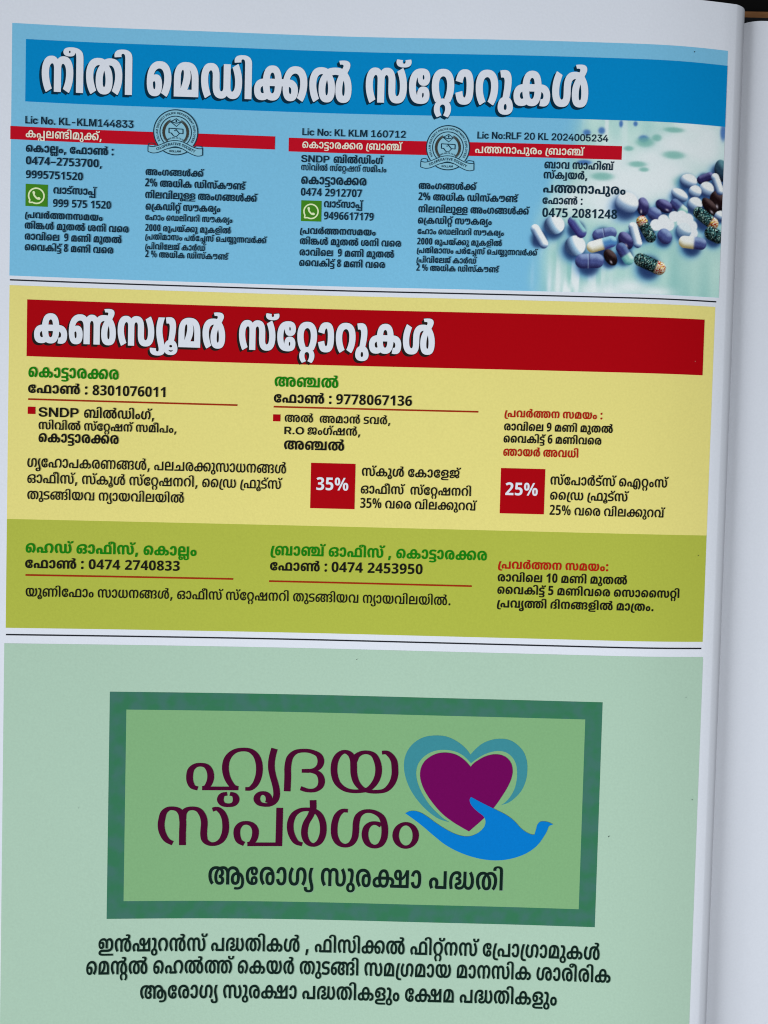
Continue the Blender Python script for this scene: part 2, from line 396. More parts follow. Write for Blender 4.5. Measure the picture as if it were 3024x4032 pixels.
23:[[209,-4,-88,0,-94,44,1,42,0,29,50,38,41,11,26,6,58,8,76,4,49,0,321,0,68,0,86,-8,35,-10,40,-12,46,-39,1,-29,0,-43,-86,-41,-71,0,-24,0,-44,2,-21,2,27,56,6,0,14,-1,7,0,22,0,22,14,1,11,0,10,-14,14,-11,4,-12,5,-42,4,-43,0,-359,0,-30,0,-40,-5,-11,-4,-14,-4,-14,-12,1,-8,0,-9,12,-13,24,-8,21,0,22,0,38,10,17,9,69,-55,-28,-8,-52,-11,-52,-3],[471,289,82,0,100,-33,48,-66,1,-46,0,-52,-52,-66,-102,-30,-73,0,-64,0,-84,20,-25,20,-30,20,-28,56,1,35,0,71,116,71],[471,230,-40,0,-32,-38,1,-50,0,-32,14,-38,32,-17,29,0,24,0,32,17,14,38,1,33,0,33,-14,37,-32,17]],
120:[[717,350,64,0,64,-12,24,-18,1,-10,0,-14,-48,-38,-41,-25,-25,-15,-20,-12,-36,-35,-20,-43,1,-24,0,-16,6,-22,18,-12,17,0,18,0,20,20,1,30,0,19,-10,35,-16,29,-26,23,-17,6,-20,7,-36,7,-31,0,-24,0,-40,-6,-15,-6,-20,-8,-20,-32,1,-34,1,-28,0,-24,-12,-38,-28,-26,-19,-10,-28,-12,-76,-10,-47,0,-80,0,-100,32,-52,62,1,41,0,31,24,55,46,49,31,23,133,-30,-20,-21,-32,-40,-20,-42,1,-25,0,-29,20,-32,36,-14,19,0,10,0,18,3,7,3,10,6,6,16,1,19,1,54,0,43,52,55,53,15,32,10,82,9,53,0,50,0,62,-6,31,-7,45,-11,40,-14,64,-46,36,-60,1,-35,0,-56,-92,-58,-103,0,-68,0,-88,24,-40,51,1,35,0,28,24,46,52,42,41,22,27,24,20,12,30,17,1,8,0,5,-20,6,-21,0,-10,0,-20,0,-13,-1,-25,31,28,2,62,2]],
116:[[335,289,70,0,98,-21,43,-28,-45,8,30,20,80,21,49,0,44,0,76,-15,33,-22,13,-32,53,-104,1,-116,-157,0,1,175,0,21,-10,20,-11,6,-8,4,-16,3,-11,0,-12,0,-18,-3,-5,-4,-12,-5,-12,-21,1,-22,1,-174,-155,0,1,150,0,30,-16,30,-17,8,-12,6,-34,5,-27,0,-40,0,-74,-23,-46,-48,1,-38,1,-3,0,-28,12,-27,20,-9,13,0,10,0,14,6,8,15,1,12,0,20,-20,16,-15,0,-20,0,-36,-18,-29,-22,-25,57,32,17,76,22,49,0,48,0,64,-22,32,-39,1,-25,0,-32,-40,-44,-80,-20,-59,0,-54,0,-86,23,-48,57,1,47,0,55,78,75,136,36],[1121,-4,-68,0,-88,24,-40,51,1,35,0,28,24,46,52,42,41,22,27,24,20,12,30,17,1,8,0,5,-20,6,-21,0,-10,0,-20,0,-13,-1,-25,31,28,2,58,2,27,0,64,0,68,-12,24,-18,1,-10,0,-14,-48,-38,-41,-25,-25,-15,-20,-12,-36,-35,-20,-43,1,-24,0,-16,6,-22,18,-12,17,0,18,0,20,20,1,30,0,26,-16,44,-30,33,-23,9,-20,7,-40,8,-35,0,-24,0,-40,-6,-13,-6,-14,-6,-20,-17,-8,-26,1,-17,1,-143,-139,0,1,106,27,118,24,16,62,26,90,13,63,0,40,0,66,-6,31,-7,12,-2,20,-6,13,-3,40,-14,64,-46,36,-60,1,-35,0,-56,-92,-58]],
160:[[25,-18,-4,-2,0,-6,1,-4,0,-4,8,-9,20,-6,21,0,22,0,22,9,1,11,0,5,-4,14,-16,26,-15,25,-18,30,-22,54,1,31,0,38,36,64,27,26,163,0,-20,-24,-32,-42,-14,-38,1,-20,0,-24,18,-44,17,-26,16,-28,20,-40,8,-18,1,-8,0,-31,-98,-30,-101,0,-112,0,-98,32,1,27,0,4,2,8,5,4]],
68:[[163,-80,-94,0,-88,36,1,26,0,20,36,42,80,24,65,0,64,0,80,-24,40,-42,1,-20,0,-18,-40,-28,-82,-16],[161,20,-26,0,-46,-20,1,-18,0,-16,44,-14,31,0,30,0,44,12,1,18,0,17,-44,21],[165,-34,-48,0,-48,20,1,22,0,9,18,21,19,13,49,-13,-12,-6,-28,-11,1,-9,0,-8,16,-7,24,-3,11,0,18,0,22,4,10,9,1,5,0,6,-18,14,-17,4,49,15,20,-12,14,-21,1,-10,0,-14,-20,-17,-42,-11],[133,289,58,0,72,-23,34,-40,1,-24,0,-38,-28,-69,-27,-43,-143,8,16,36,24,65,1,33,0,15,-22,19,-27,0,-10,0,-20,-1,-9,-1,-23,58,22,2,56,3]],
118:[[453,-4,-66,0,-86,24,-44,51,1,35,0,28,28,46,52,42,37,22,29,24,20,12,32,17,1,8,0,5,-22,6,-21,0,-10,0,-22,0,-11,-1,-23,31,24,2,60,2,27,0,64,0,66,-12,28,-18,1,-10,0,-14,-52,-38,-39,-25,-27,-15,-18,-12,-34,-35,-22,-43,1,-24,0,-16,6,-22,18,-12,17,0,18,0,20,20,1,30,0,19,-8,35,-18,29,-26,23,-15,6,-20,7,-36,7,-31,0,-44,0,-64,-18,-34,-38,1,-26,0,-24,18,-42,34,-38,23,-19,-125,-30,-32,17,-50,46,-28,56,1,35,0,25,28,50,68,42,116,23,85,0,42,0,66,-6,33,-7,8,-2,24,-6,9,-3,44,-14,64,-46,36,-60,1,-35,0,-56,-94,-58]],
}
FONTS['caps'] = {
281:[[57,0,1,364,145,0,1,-302,333,0,1,-62]],
689:[[53,0,1,258,141,0,1,-258],[121,292,-34,0,-46,21,1,16,0,17,46,20,35,0,36,0,46,-20,1,-17,0,-16,-46,-21]],
586:[[287,-6,-78,0,-116,34,-64,61,1,39,0,40,64,62,116,34,79,0,50,0,86,-15,62,-27,40,-38,5,-22,-135,0,-4,10,-16,16,-26,12,-36,7,-21,0,-36,0,-54,-19,-28,-36,1,-24,0,-23,28,-35,54,-19,37,0,22,0,34,7,28,11,16,17,5,10,137,0,-4,-22,-36,-37,-64,-27,-88,-16]],
300:[[57,0,1,364,155,0,239,-190,12,-8,32,-28,36,-34,17,-14,-15,-19,0,16,-4,43,0,39,1,11,1,184,145,0,1,-364,-153,0,-215,172,-14,10,-40,33,-48,43,-27,24,29,9,2,-27,2,-46,0,-36,1,-10,1,-172]],
790:[[289,-6,-76,0,-118,34,-66,60,1,40,0,41,66,61,118,34,77,0,80,0,116,-34,66,-61,1,-41,0,-40,-66,-60,-116,-34],[289,51,36,0,56,19,28,34,1,24,0,25,-28,35,-56,18,-35,0,-34,0,-54,-18,-30,-35,1,-25,0,-24,30,-34,52,-19]],
1376:[[137,-4,-34,0,-48,24,1,16,0,18,48,23,35,0,32,0,48,-23,1,-18,0,-16,-48,-24]],
271:[[161,78,1,90,26,16,50,29,50,30,27,15,181,106,177,0,-305,-176,-11,0],[57,0,1,364,145,0,1,-102,1,-92,1,-34,1,-136],[509,0,-221,166,89,56,303,-222]],
1392:[[489,172,1,-56,-331,0,1,56]],
292:[[57,0,1,364,213,0,125,-174,8,-12,20,-32,20,-36,20,-32,5,-11,-35,0,6,11,18,32,20,36,20,32,9,12,125,174,213,0,1,-364,-143,0,1,176,0,12,2,33,2,37,2,39,1,17,19,0,-12,-18,-24,-40,-22,-38,-18,-32,-7,-10,-127,-176,-115,0,-127,176,-8,10,-20,32,-24,38,-24,40,-11,18,21,0,2,-17,2,-39,2,-37,2,-33,1,-12,1,-176]],
1360:[[97,0,1,59,477,0,1,-59],[417,364,1,-364,-139,0,1,296,-1,0,-171,-54,1,64,183,58]],
1372:[[25,79,1,57,323,228,147,0,-319,-228,1,0,449,0,1,-57],[389,0,1,96,1,26,1,105,137,0,1,-227]],
1367:[[323,-6,-82,0,-124,26,-68,47,1,31,0,24,44,40,80,24,51,4,1,-1,-68,5,-82,44,1,33,0,29,64,44,112,26,75,0,74,0,112,-26,64,-44,1,-29,0,-33,-82,-44,-67,-5,1,1,52,-4,78,-25,44,-39,1,-24,0,-31,-68,-47,-124,-26],[323,48,38,0,58,14,32,24,1,16,0,18,-34,25,-56,15,-37,0,-38,0,-56,-15,-34,-25,1,-18,0,-16,32,-24,58,-14],[323,214,34,0,48,12,28,24,1,14,0,16,-28,22,-48,13,-33,0,-34,0,-48,-13,-28,-22,1,-16,0,-14,28,-24,48,-12]],
1371:[[321,-6,-86,0,-122,34,-66,58,1,34,141,0,0,-21,34,-31,60,-16,41,0,40,0,56,16,34,28,1,19,0,19,-36,26,-66,14,-43,0,-99,0,1,46,181,84,1,0,-295,0,1,60,469,0,1,-58,-231,-108,1,16,88,3,120,-25,60,-48,1,-32,0,-34,-68,-54,-122,-30]],
1377:[[137,-4,-34,0,-48,24,1,16,0,18,48,23,35,0,32,0,48,-23,1,-18,0,-16,-48,-24],[137,168,-34,0,-48,24,1,16,0,18,48,23,35,0,32,0,48,-23,1,-18,0,-16,-48,-24]],
1373:[[325,-6,-78,0,-122,32,-68,57,1,37,0,29,52,58,51,36,167,121,159,0,-233,-166,-27,0,10,8,32,18,52,12,39,0,72,0,104,-29,60,-53,1,-35,0,-37,-66,-56,-118,-32],[323,52,38,0,56,18,36,30,1,19,0,19,-36,30,-56,17,-37,0,-38,0,-56,-17,-36,-30,1,-19,0,-19,36,-30,56,-18]],
1359:[[323,-6,-90,0,-128,46,-66,84,1,58,0,58,66,84,128,46,91,0,90,0,128,-46,68,-84,1,-58,0,-58,-68,-84,-128,-46],[323,53,48,0,66,31,32,58,1,40,0,40,-32,58,-66,31,-47,0,-48,0,-66,-31,-32,-58,1,-40,0,-40,32,-58,66,-31]],
1366:[[121,0,309,302,1,1,-357,0,1,61,505,0,1,-60,-305,-304]],
1361:[[65,0,1,54,269,114,32,15,52,25,28,28,1,17,0,17,-28,26,-56,15,-35,0,-40,0,-56,-17,-32,-32,1,-23,-133,0,0,39,66,60,116,32,81,0,76,0,114,-28,66,-51,1,-35,0,-24,-38,-42,-72,-40,-49,-22,-157,-68,1,-1,323,0,1,-59]],
397:[[329,-6,-92,0,-132,30,-68,56,1,39,141,0,0,-20,38,-29,68,-16,47,0,44,0,64,12,36,22,1,14,0,12,-28,18,-58,13,-45,5,-77,8,-108,12,-106,50,1,40,0,32,68,50,124,28,85,0,82,0,122,-28,68,-53,1,-37,-135,0,-4,27,-72,31,-59,0,-38,0,-58,-12,-32,-22,1,-13,0,-11,24,-17,56,-13,47,-4,71,-8,58,-6,84,-19,54,-25,28,-32,1,-21,0,-35,-70,-50,-130,-28]],
84:[[311,0,-185,0,1,62,179,0,74,0,98,28,48,54,1,38,0,39,-48,53,-96,28,-73,0,-183,0,1,62,195,0,110,0,158,-44,86,-82,1,-56,0,-56,-86,-82,-160,-44],[201,364,1,-364,-143,0,1,364]],
375:[[57,0,1,364,285,0,82,0,118,-29,66,-53,1,-37,0,-37,-66,-52,-120,-30,-79,0,-203,0,1,62,197,0,40,0,60,14,32,26,1,17,0,18,-32,25,-60,14,-39,0,-131,0,1,-302]],
384:[[57,0,1,364,289,0,84,0,118,-29,64,-53,1,-37,0,-36,-68,-53,-122,-28,-83,0,-191,0,1,59,193,0,40,0,60,15,32,26,1,17,0,18,-32,25,-60,15,-39,0,-135,0,1,-303],[469,0,-165,164,155,0,171,-164]],
137:[[57,0,1,364,503,0,1,-63,-357,0,1,-91,333,0,1,-62,-331,0,1,-148]],
1364:[[323,-6,-78,0,-118,30,-70,52,-3,36,141,0,0,-18,36,-26,58,-16,39,0,36,0,60,18,32,30,1,20,0,21,-32,31,-56,18,-37,0,-50,0,-68,-20,-11,-18,-133,0,23,212,465,0,1,-60,-333,0,-13,-88,1,0,30,15,76,15,47,0,48,0,88,-18,64,-34,38,-45,1,-27,0,-37,-66,-57,-120,-34]],
321:[[375,-6,-98,0,-156,46,-88,84,1,58,0,58,88,84,156,46,99,0,98,0,154,-46,90,-84,1,-58,0,-58,-90,-84,-154,-46],[375,59,58,0,88,29,48,54,1,40,0,39,-48,55,-88,29,-57,0,-58,0,-88,-29,-48,-55,1,-39,0,-40,48,-54,88,-29]],
2:[[5,0,257,364,189,0,257,-364,-159,0,-117,180,-22,34,-44,72,-23,48,41,0,-28,-48,-44,-72,-19,-34,-121,-180],[165,81,1,59,381,0,1,-59]],
234:[[33,0,1,60,89,0,1,244,-87,0,1,60,325,0,1,-60,-87,0,1,-244,89,0,1,-60]],
411:[[23,301,1,63,591,0,1,-63,-221,0,1,-301,-145,0,1,301]],
73:[[377,-6,-100,0,-156,46,-88,84,1,58,0,58,88,84,156,46,101,0,64,0,108,-19,84,-35,56,-50,9,-30,-147,0,-8,16,-28,26,-44,18,-56,9,-31,0,-64,0,-90,-31,-46,-54,1,-38,0,-38,46,-55,90,-30,65,0,32,0,56,9,44,18,28,25,9,16,149,0,-8,-31,-56,-48,-84,-35,-108,-19]],
95:[[57,0,1,364,519,0,1,-63,-373,0,1,-87,347,0,1,-60,-345,0,1,-92,375,0,1,-62]],
472:[[275,0,1,137,-269,227,169,0,125,-110,20,-15,32,-31,17,-14,-33,0,14,14,32,31,19,15,123,110,167,0,-265,-227,1,-137]],
456:[[261,0,-255,364,161,0,121,-180,20,-32,44,-76,29,-46,-41,0,26,46,44,76,21,32,117,180,157,0,-249,-364]],
141:[[377,-6,-102,0,-154,47,-88,85,1,56,0,58,88,84,156,46,101,0,60,0,110,-18,86,-34,54,-48,7,-28,-147,0,-4,14,-30,24,-42,16,-56,9,-31,0,-64,0,-88,-30,-48,-55,1,-38,0,-38,48,-55,90,-30,63,0,52,0,80,19,44,36,1,24,37,-2,-197,0,1,56,305,0,1,-46,0,-44,-82,-69,-144,-39]],
382:[[317,124,127,0,69,-44,59,-34,125,-76,-135,0,-79,52,-43,27],[375,-6,-98,0,-156,46,-88,84,1,58,0,58,88,84,156,46,99,0,98,0,154,-46,90,-84,1,-58,0,-58,-90,-84,-154,-46],[375,59,58,0,88,29,48,54,1,40,0,39,-48,55,-88,29,-57,0,-58,0,-88,-29,-48,-55,1,-39,0,-40,48,-54,88,-29]],
}
FONTS['semi'] = {
23:[[189,-4,-76,0,-84,44,1,38,0,28,48,36,39,10,22,6,48,8,72,4,55,0,265,0,80,0,90,-10,31,-12,32,-10,38,-36,1,-24,0,-40,-90,-42,-65,0,-20,0,-30,2,-17,2,21,44,6,-2,16,-1,11,0,28,0,32,19,1,18,0,11,-16,17,-13,6,-16,6,-44,6,-53,0,-311,0,-36,0,-50,-4,-17,-6,-14,-6,-20,-16,1,-12,0,-12,14,-18,32,-10,25,0,24,0,38,10,23,9,53,-41,-28,-10,-50,-10,-50,-2],[437,286,72,0,88,-34,44,-66,1,-45,0,-51,-48,-65,-92,-29,-63,0,-52,0,-74,18,-21,16,-32,22,-24,58,1,32,0,72,108,72],[437,240,-46,0,-42,-46,1,-54,0,-36,18,-44,40,-20,31,0,28,0,40,20,20,44,1,36,0,37,-20,43,-38,20]],
208:[[281,-20,50,0,64,-15,30,-23,1,-14,0,-10,-14,-15,-9,-6,-7,12,173,0,1,124,117,0,1,-158,-331,0,-33,21,8,5,6,13,1,9,0,13,-24,12,-23,0,-22,0,-24,-14,1,-12,0,-10,18,-18,9,-7,-79,-14,-18,11,-26,25,1,17,0,16,36,24,66,14],[205,179,64,0,76,-25,36,-41,1,-23,0,-18,-24,-30,-9,-8,-9,12,229,0,1,234,117,0,1,-280,-401,0,-41,29,12,9,18,28,1,20,0,21,-30,27,-29,0,-22,0,-26,-12,-14,-21,1,-13,0,-25,28,-30,15,-15,-93,-22,-28,20,-36,44,1,29,0,27,44,40,80,23]],
52:[[657,280,1,-280,-603,0,1,160,0,38,24,42,25,14,22,15,78,17,53,0,52,0,78,-16,23,-16,28,-17,20,-43,1,-34,1,-52,-283,0,1,-62,373,0,1,234],[253,240,-48,0,-36,-38,1,-36,1,-12,169,0,1,12,0,36,-40,38]],
191:[[305,286,68,0,86,-24,37,-24,-33,5,28,23,76,20,49,0,64,0,74,-28,23,-25,-7,-19,33,-82,1,-132,-115,0,1,168,0,26,-8,25,-11,9,-8,5,-24,7,-21,0,-18,0,-24,-8,-11,-5,-12,-9,-8,-24,1,-27,1,-167,-115,0,1,151,0,33,-16,32,-15,8,-12,8,-36,7,-29,0,-46,0,-76,-25,-44,-53,1,-39,1,-8,0,-30,16,-32,28,-12,19,0,14,0,20,8,10,18,1,16,0,24,-22,20,-29,0,-22,0,-48,-16,-23,-18,-17,42,22,13,76,23,45,0,44,0,60,-20,30,-38,1,-26,0,-31,-36,-41,-68,-18,-47,0,-46,0,-76,22,-48,56,1,47,0,56,70,73,122,36],[987,286,58,0,86,-17,50,-33,1,-24,0,-13,-18,-23,-17,-7,-16,-7,-52,-8,-43,0,3,0,-14,0,-22,-2,-5,-2,-8,-2,-4,-7,1,-4,0,-9,32,-7,27,0,-3,0,44,0,52,-9,15,-8,18,-8,16,-22,1,-13,0,-19,-34,-30,-76,-16,-65,0,-22,0,-48,1,-48,5,-21,4,37,42,26,-3,52,-5,25,0,40,0,28,10,1,10,0,7,-20,9,-27,0,3,0,-46,0,-58,10,-13,8,-16,8,-18,22,1,12,0,15,20,23,21,8,16,6,46,9,45,1,5,0,22,0,26,6,1,10,0,13,-46,13,-37,0,-48,0,-68,-14,-23,-14,-28,-18,-20,-49,1,-38,1,-69,-109,-6,-1,100,0,38,44,58,76,38,112,20]],
65:[[-11,378,36,0,66,-8,23,-6,24,-7,24,-19,12,-26,1,-19,1,-293,-115,0,1,278,0,18,-4,24,-12,16,-11,4,-8,4,-20,4,-15,0,-16,0,-28,-6,-14,-10,1,-8,0,-4,2,-9,5,-3,-115,-4,-4,4,-2,10,1,6,0,18,46,24,80,12]],
48:[[309,286,76,0,98,-20,31,-16,24,-12,28,-32,14,-43,1,-29,1,-134,-529,0,1,136,0,29,14,42,28,32,23,11,32,17,92,19],[245,238,-20,0,-32,-14,-11,-13,-8,-11,-8,-30,1,-24,1,-114,-15,2,40,24,64,56,36,58,1,27,0,13,-8,17,-20,9],[403,186,0,-26,-28,-48,-50,-47,-35,-25,-19,4,16,1,54,1,9,0,119,0,1,98,0,30,-24,38,-42,24,-35,8,3,0,14,-8,24,-32]],
67:[[143,-91,-74,0,-88,38,1,33,0,22,40,40,72,22,49,0,52,0,72,-22,40,-40,1,-22,0,-22,-40,-32,-72,-17],[143,-58,26,0,32,18,1,19,0,19,-30,22,-25,0,-28,0,-32,-22,1,-19,0,-19,32,-18],[113,286,54,0,62,-23,24,-37,1,-21,0,-37,-28,-76,-23,-44,-107,7,20,39,24,71,1,31,0,20,-24,23,-31,0,-12,0,-24,-1,-7,-2,-19,44,16,2,48,4]],
163:[[437,286,72,0,88,-34,44,-66,1,-45,0,-51,-48,-65,-92,-29,-63,0,-52,0,-74,18,-21,16,-32,22,-24,58,1,32,0,72,108,72],[437,240,-46,0,-42,-46,1,-54,0,-36,18,-44,40,-20,31,0,28,0,40,20,20,44,1,36,0,37,-20,43,-38,20],[189,-4,-76,0,-84,44,1,38,0,28,48,36,39,10,22,6,48,8,72,4,55,0,449,0,46,0,64,-3,46,-8,19,-7,38,-11,36,-37,1,-26,0,-36,-74,-46,-77,0,-52,0,-76,22,-40,49,1,36,0,13,2,18,3,8,2,4,0,6,1,4,8,32,48,48,68,33,92,17,55,0,70,0,98,-24,58,-40,28,-50,1,-28,0,-34,-32,-54,-52,-43,-31,-18,-87,30,24,15,36,33,24,42,1,28,0,30,-36,43,-60,23,-41,0,-46,0,-68,-21,-40,-38,-7,-25,0,-4,0,-7,-1,-4,-2,-8,-2,-18,1,-13,0,-25,18,-27,28,-10,17,0,22,0,22,19,1,18,0,11,-14,20,-15,7,-14,4,-38,6,-43,0,-493,0,-36,0,-50,-4,-17,-6,-14,-6,-20,-16,1,-12,0,-12,14,-18,32,-10,25,0,24,0,38,10,23,9,53,-41,-28,-10,-50,-10,-50,-2]],
77:[[-95,294,-56,0,-68,14,-32,24,1,14,0,8,6,12,7,5,101,-5,-4,-4,-4,-10,1,-4,0,-9,14,-11,24,-6,19,0,16,0,24,6,12,10,1,10,0,5,-4,9,1,4,97,5,4,-4,8,-13,1,-7,0,-15,-32,-24,-72,-14]],
276:[[201,58,5,-6,-8,-24,-20,-40,-26,-35,-15,-19,-93,0,8,20,16,44,14,42,3,18]],
71:[[209,-4,-48,0,-76,22,-48,55,1,45,0,39,38,61,74,44,104,24,65,0,64,0,94,-22,62,-38,30,-52,1,-30,0,-34,-30,-54,-52,-43,-33,-18,-83,29,22,16,36,33,24,42,1,27,0,30,-32,44,-62,23,-45,0,-50,0,-76,-31,-42,-56,1,-36,0,-30,16,-34,28,-12,17,0,16,0,20,8,10,18,1,16,0,24,-24,20,-27,0,-24,0,-46,-16,-23,-18,-17,42,22,13,74,23,47,0,44,0,60,-20,30,-38,1,-26,0,-30,-36,-40,-66,-20]],
64:[[403,141,0,-35,-18,-54,-46,-38,-74,-18,-55,0,-50,0,-70,14,-42,28,-24,34,-5,18,117,11,6,-14,16,-29,30,-18,25,0,28,0,32,22,16,46,1,34,0,32,-16,44,-32,22,-25,0,-22,0,-30,-16,-18,-27,-3,-17,-115,11,8,18,28,34,44,27,68,16,49,0,54,0,70,-20,44,-38,18,-54]],
184:[[241,286,56,0,96,-10,51,-12,-49,-42,-40,9,-68,7,-41,0,-38,0,-44,-10,-20,-18,1,-8,0,-10,8,-12,9,-4,16,-6,32,-4,25,0,17,0,50,0,76,-14,27,-13,20,-9,20,-28,1,-16,0,-22,-44,-39,-90,-25,-73,0,-199,0,1,46,185,0,40,0,44,8,9,6,8,5,8,11,1,8,0,8,-12,14,-11,4,-12,4,-24,4,-23,0,-11,0,-56,0,-84,14,-23,13,-16,10,-20,27,1,17,0,25,48,39,96,23],[225,-98,-44,0,-74,4,-64,8,-29,6,53,33,24,-5,44,-6,52,-4,33,0,40,0,46,8,18,13,1,7,0,13,-40,18,-23,5,77,35,28,-7,48,-22,28,-24,1,-17,0,-21,-52,-28,-94,-16]],
50:[[305,286,72,0,108,-24,70,-46,36,-61,1,-37,0,-46,-42,-54,-80,-22,-57,0,-58,0,-72,26,-34,50,1,30,0,48,76,53,73,0,40,0,58,-21,40,-36,15,-24,-43,-4,-6,9,-20,19,-32,13,-19,0,-36,0,-28,-29,1,-30,0,-20,12,-27,24,-13,21,0,20,0,26,14,14,34,1,30,0,8,-2,19,-1,9,0,2,-4,8,1,2,-6,18,-38,34,-66,21,-43,0,-56,0,-70,-23,-36,-44,1,-28,0,-26,20,-42,36,-35,25,-17,-83,-28,-32,16,-52,45,-30,55,1,34,0,30,34,50,64,38,104,22]],
162:[[253,280,-36,-50,-44,-86,-20,-77,1,-36,0,-31,24,-27,46,-11,31,0,14,0,26,0,13,1,15,-36,-18,-1,-36,-2,-23,0,-72,0,-92,24,-40,46,1,38,0,44,24,80,40,80,31,44]],
46:[[305,286,68,0,86,-24,37,-25,19,-37,21,-74,1,-126,-115,0,1,150,0,34,-16,32,-15,8,-12,8,-36,7,-29,0,-46,0,-76,-25,-44,-53,1,-39,1,-8,0,-30,16,-32,28,-12,19,0,14,0,20,8,10,19,1,15,0,24,-22,20,-29,0,-22,0,-48,-16,-23,-18,-17,42,22,13,76,23,45,0,44,0,60,-20,30,-38,1,-26,0,-31,-36,-41,-68,-18,-47,0,-46,0,-76,22,-48,56,1,48,0,55,70,73,122,36],[1025,280,1,-280,-343,0,-55,29,28,21,28,38,14,39,1,23,0,30,-26,40,-42,20,-25,0,-14,0,-20,-4,-5,-4,-16,-6,-12,-28,1,-24,1,-172,-111,0,1,119,37,91,5,32,28,23,76,19,49,0,62,0,90,-34,48,-58,1,-40,0,-24,-16,-42,-24,-36,-19,-15,-15,9,173,0,1,234]],
180:[[207,-4,-46,0,-76,22,-48,56,1,48,0,55,70,73,122,36,77,0,68,0,88,-24,33,-24,-7,-14,49,-123,1,-101,-115,0,1,150,0,34,-16,32,-15,8,-12,8,-36,7,-29,0,-46,0,-76,-25,-44,-53,1,-39,1,-8,0,-30,16,-32,28,-12,19,0,14,0,20,8,10,18,1,16,0,24,-22,20,-29,0,-22,0,-48,-16,-23,-18,-17,42,22,13,76,23,45,0,44,0,60,-20,30,-38,1,-26,0,-31,-36,-41,-68,-18],[657,286,28,0,62,-6,27,-6,5,-14,60,-15,72,-55,1,-38,0,-28,-36,-38,-68,-18,-45,0,-46,0,-68,20,-38,37,1,27,0,30,54,53,71,23,11,13,24,6,66,9,43,0,70,0,90,-24,56,-40,22,-47,1,-22,0,-29,-24,-46,-40,-37,-23,-19,-89,12,16,18,26,34,18,40,1,26,0,30,-32,40,-60,20,-39,0,-14,0,-26,-4,-15,-4,1,4,-36,-8,-38,-28,-18,-34,1,-14,0,-17,16,-19,20,-6,11,0,10,0,20,6,12,18,1,18,0,16,-16,33,-32,29,-25,8,-27,-2,-10,2,-22,2,-9,0,-26,0,-40,-10,-13,-5,-28,-12,-16,-35,1,-30,1,-145,-107,1,1,114,37,113,22,16,52,24,72,13],[1319,280,1,-280,-693,0,1,46,579,0,1,234]],
58:[[505,286,48,0,64,-14,25,-12,16,-10,22,-23,10,-31,1,-21,1,-62,0,-27,8,-24,9,-8,8,-6,28,-7,19,0,26,0,40,19,22,38,1,31,0,27,-18,44,-34,39,-23,18,95,29,28,-19,44,-47,28,-58,1,-36,0,-40,-52,-60,-92,-30,-63,0,-48,0,-66,11,-23,13,-18,10,-20,26,-8,31,1,17,1,70,0,20,-6,23,-9,8,-8,7,-28,7,-19,0,-16,0,-28,-6,-5,-5,-10,-8,-12,-26,1,-22,1,-172,-115,0,1,166,0,30,-8,28,-15,8,-8,4,-26,4,-9,0,-26,0,-42,-21,-24,-39,1,-30,0,-24,18,-44,34,-39,25,-19,-91,-28,-32,20,-44,47,-26,57,1,34,0,40,46,59,90,33,63,0,46,0,70,-16,33,-22,-17,-1,26,17,60,22]],
55:[[285,286,66,0,94,-22,56,-38,28,-48,1,-28,0,-29,-24,-48,-44,-40,-25,-19,27,32,171,0,1,234,117,0,1,-280,-357,0,-53,30,20,13,34,33,20,42,1,26,0,30,-32,42,-54,23,-35,0,-40,0,-58,-23,-34,-42,1,-28,0,-27,18,-42,36,-36,29,-17,-87,-29,-32,17,-52,44,-30,56,1,34,0,27,28,51,60,39,94,23]],
119:[[621,286,58,0,76,-6,54,-12,25,-6,25,-6,68,-26,64,-76,1,-46,0,-56,-92,-56,-83,0,-58,0,-78,24,-40,50,1,36,0,26,24,48,50,46,43,24,9,12,32,20,36,21,1,9,0,8,-28,10,-27,0,-8,0,-28,-2,-11,-1,-19,29,20,2,56,3,29,0,56,0,56,-13,24,-20,1,-10,0,-15,-48,-39,-39,-26,-15,-8,-28,-18,-40,-40,-20,-44,1,-24,0,-22,14,-29,26,-13,21,0,28,0,28,27,1,38,0,22,-20,45,-36,38,-25,10,-35,6,-30,8,-62,6,-33,0,-40,0,-68,-7,-27,-6,-19,-1,-48,-16,-54,-66,1,-44,0,-22,18,-27,28,-11,17,0,16,0,28,12,16,29,1,27,0,28,-24,50,-46,35,-29,10,-17,4,-12,3,-32,4,-13,0,-54,0,-70,-26,-34,-43,1,-29,0,-26,18,-42,36,-34,25,-16,-83,-30,-32,17,-52,43,-30,55,1,35,0,26,26,50,62,40,102,24,77,0,44,0,70,-10,31,-11,15,-5,70,-24,78,-74,1,-52,0,-39,-42,-51,-80,-24,-59,0,-56,0,-76,24,-44,51,1,35,0,28,28,50,60,44,55,18,23,12,32,14,106,14]],
72:[[301,-4,-56,0,-98,15,-74,37,-38,56,1,38,0,37,42,55,76,34,100,18,59,0,62,0,76,-20,32,-34,1,-20,0,-21,-32,-30,-60,-15,-35,0,-48,0,-58,17,-26,29,1,18,0,12,14,22,9,6,97,5,-14,-7,-16,-22,1,-14,0,-12,16,-14,21,0,20,0,18,12,1,12,0,15,-30,17,-27,0,-12,0,-32,0,-5,0,-38,-1,-56,-25,-34,-44,1,-30,0,-30,28,-46,54,-26,37,-2,12,0,30,0,11,0,20,0,28,8,12,13,1,11,0,12,-16,13,-15,0,-22,0,-18,-15,1,-13,0,-14,16,-21,17,-8,-99,6,-8,8,-12,22,1,12,0,14,24,30,56,20,51,0,38,0,58,-16,34,-30,1,-22,0,-20,-36,-34,-78,-18]],
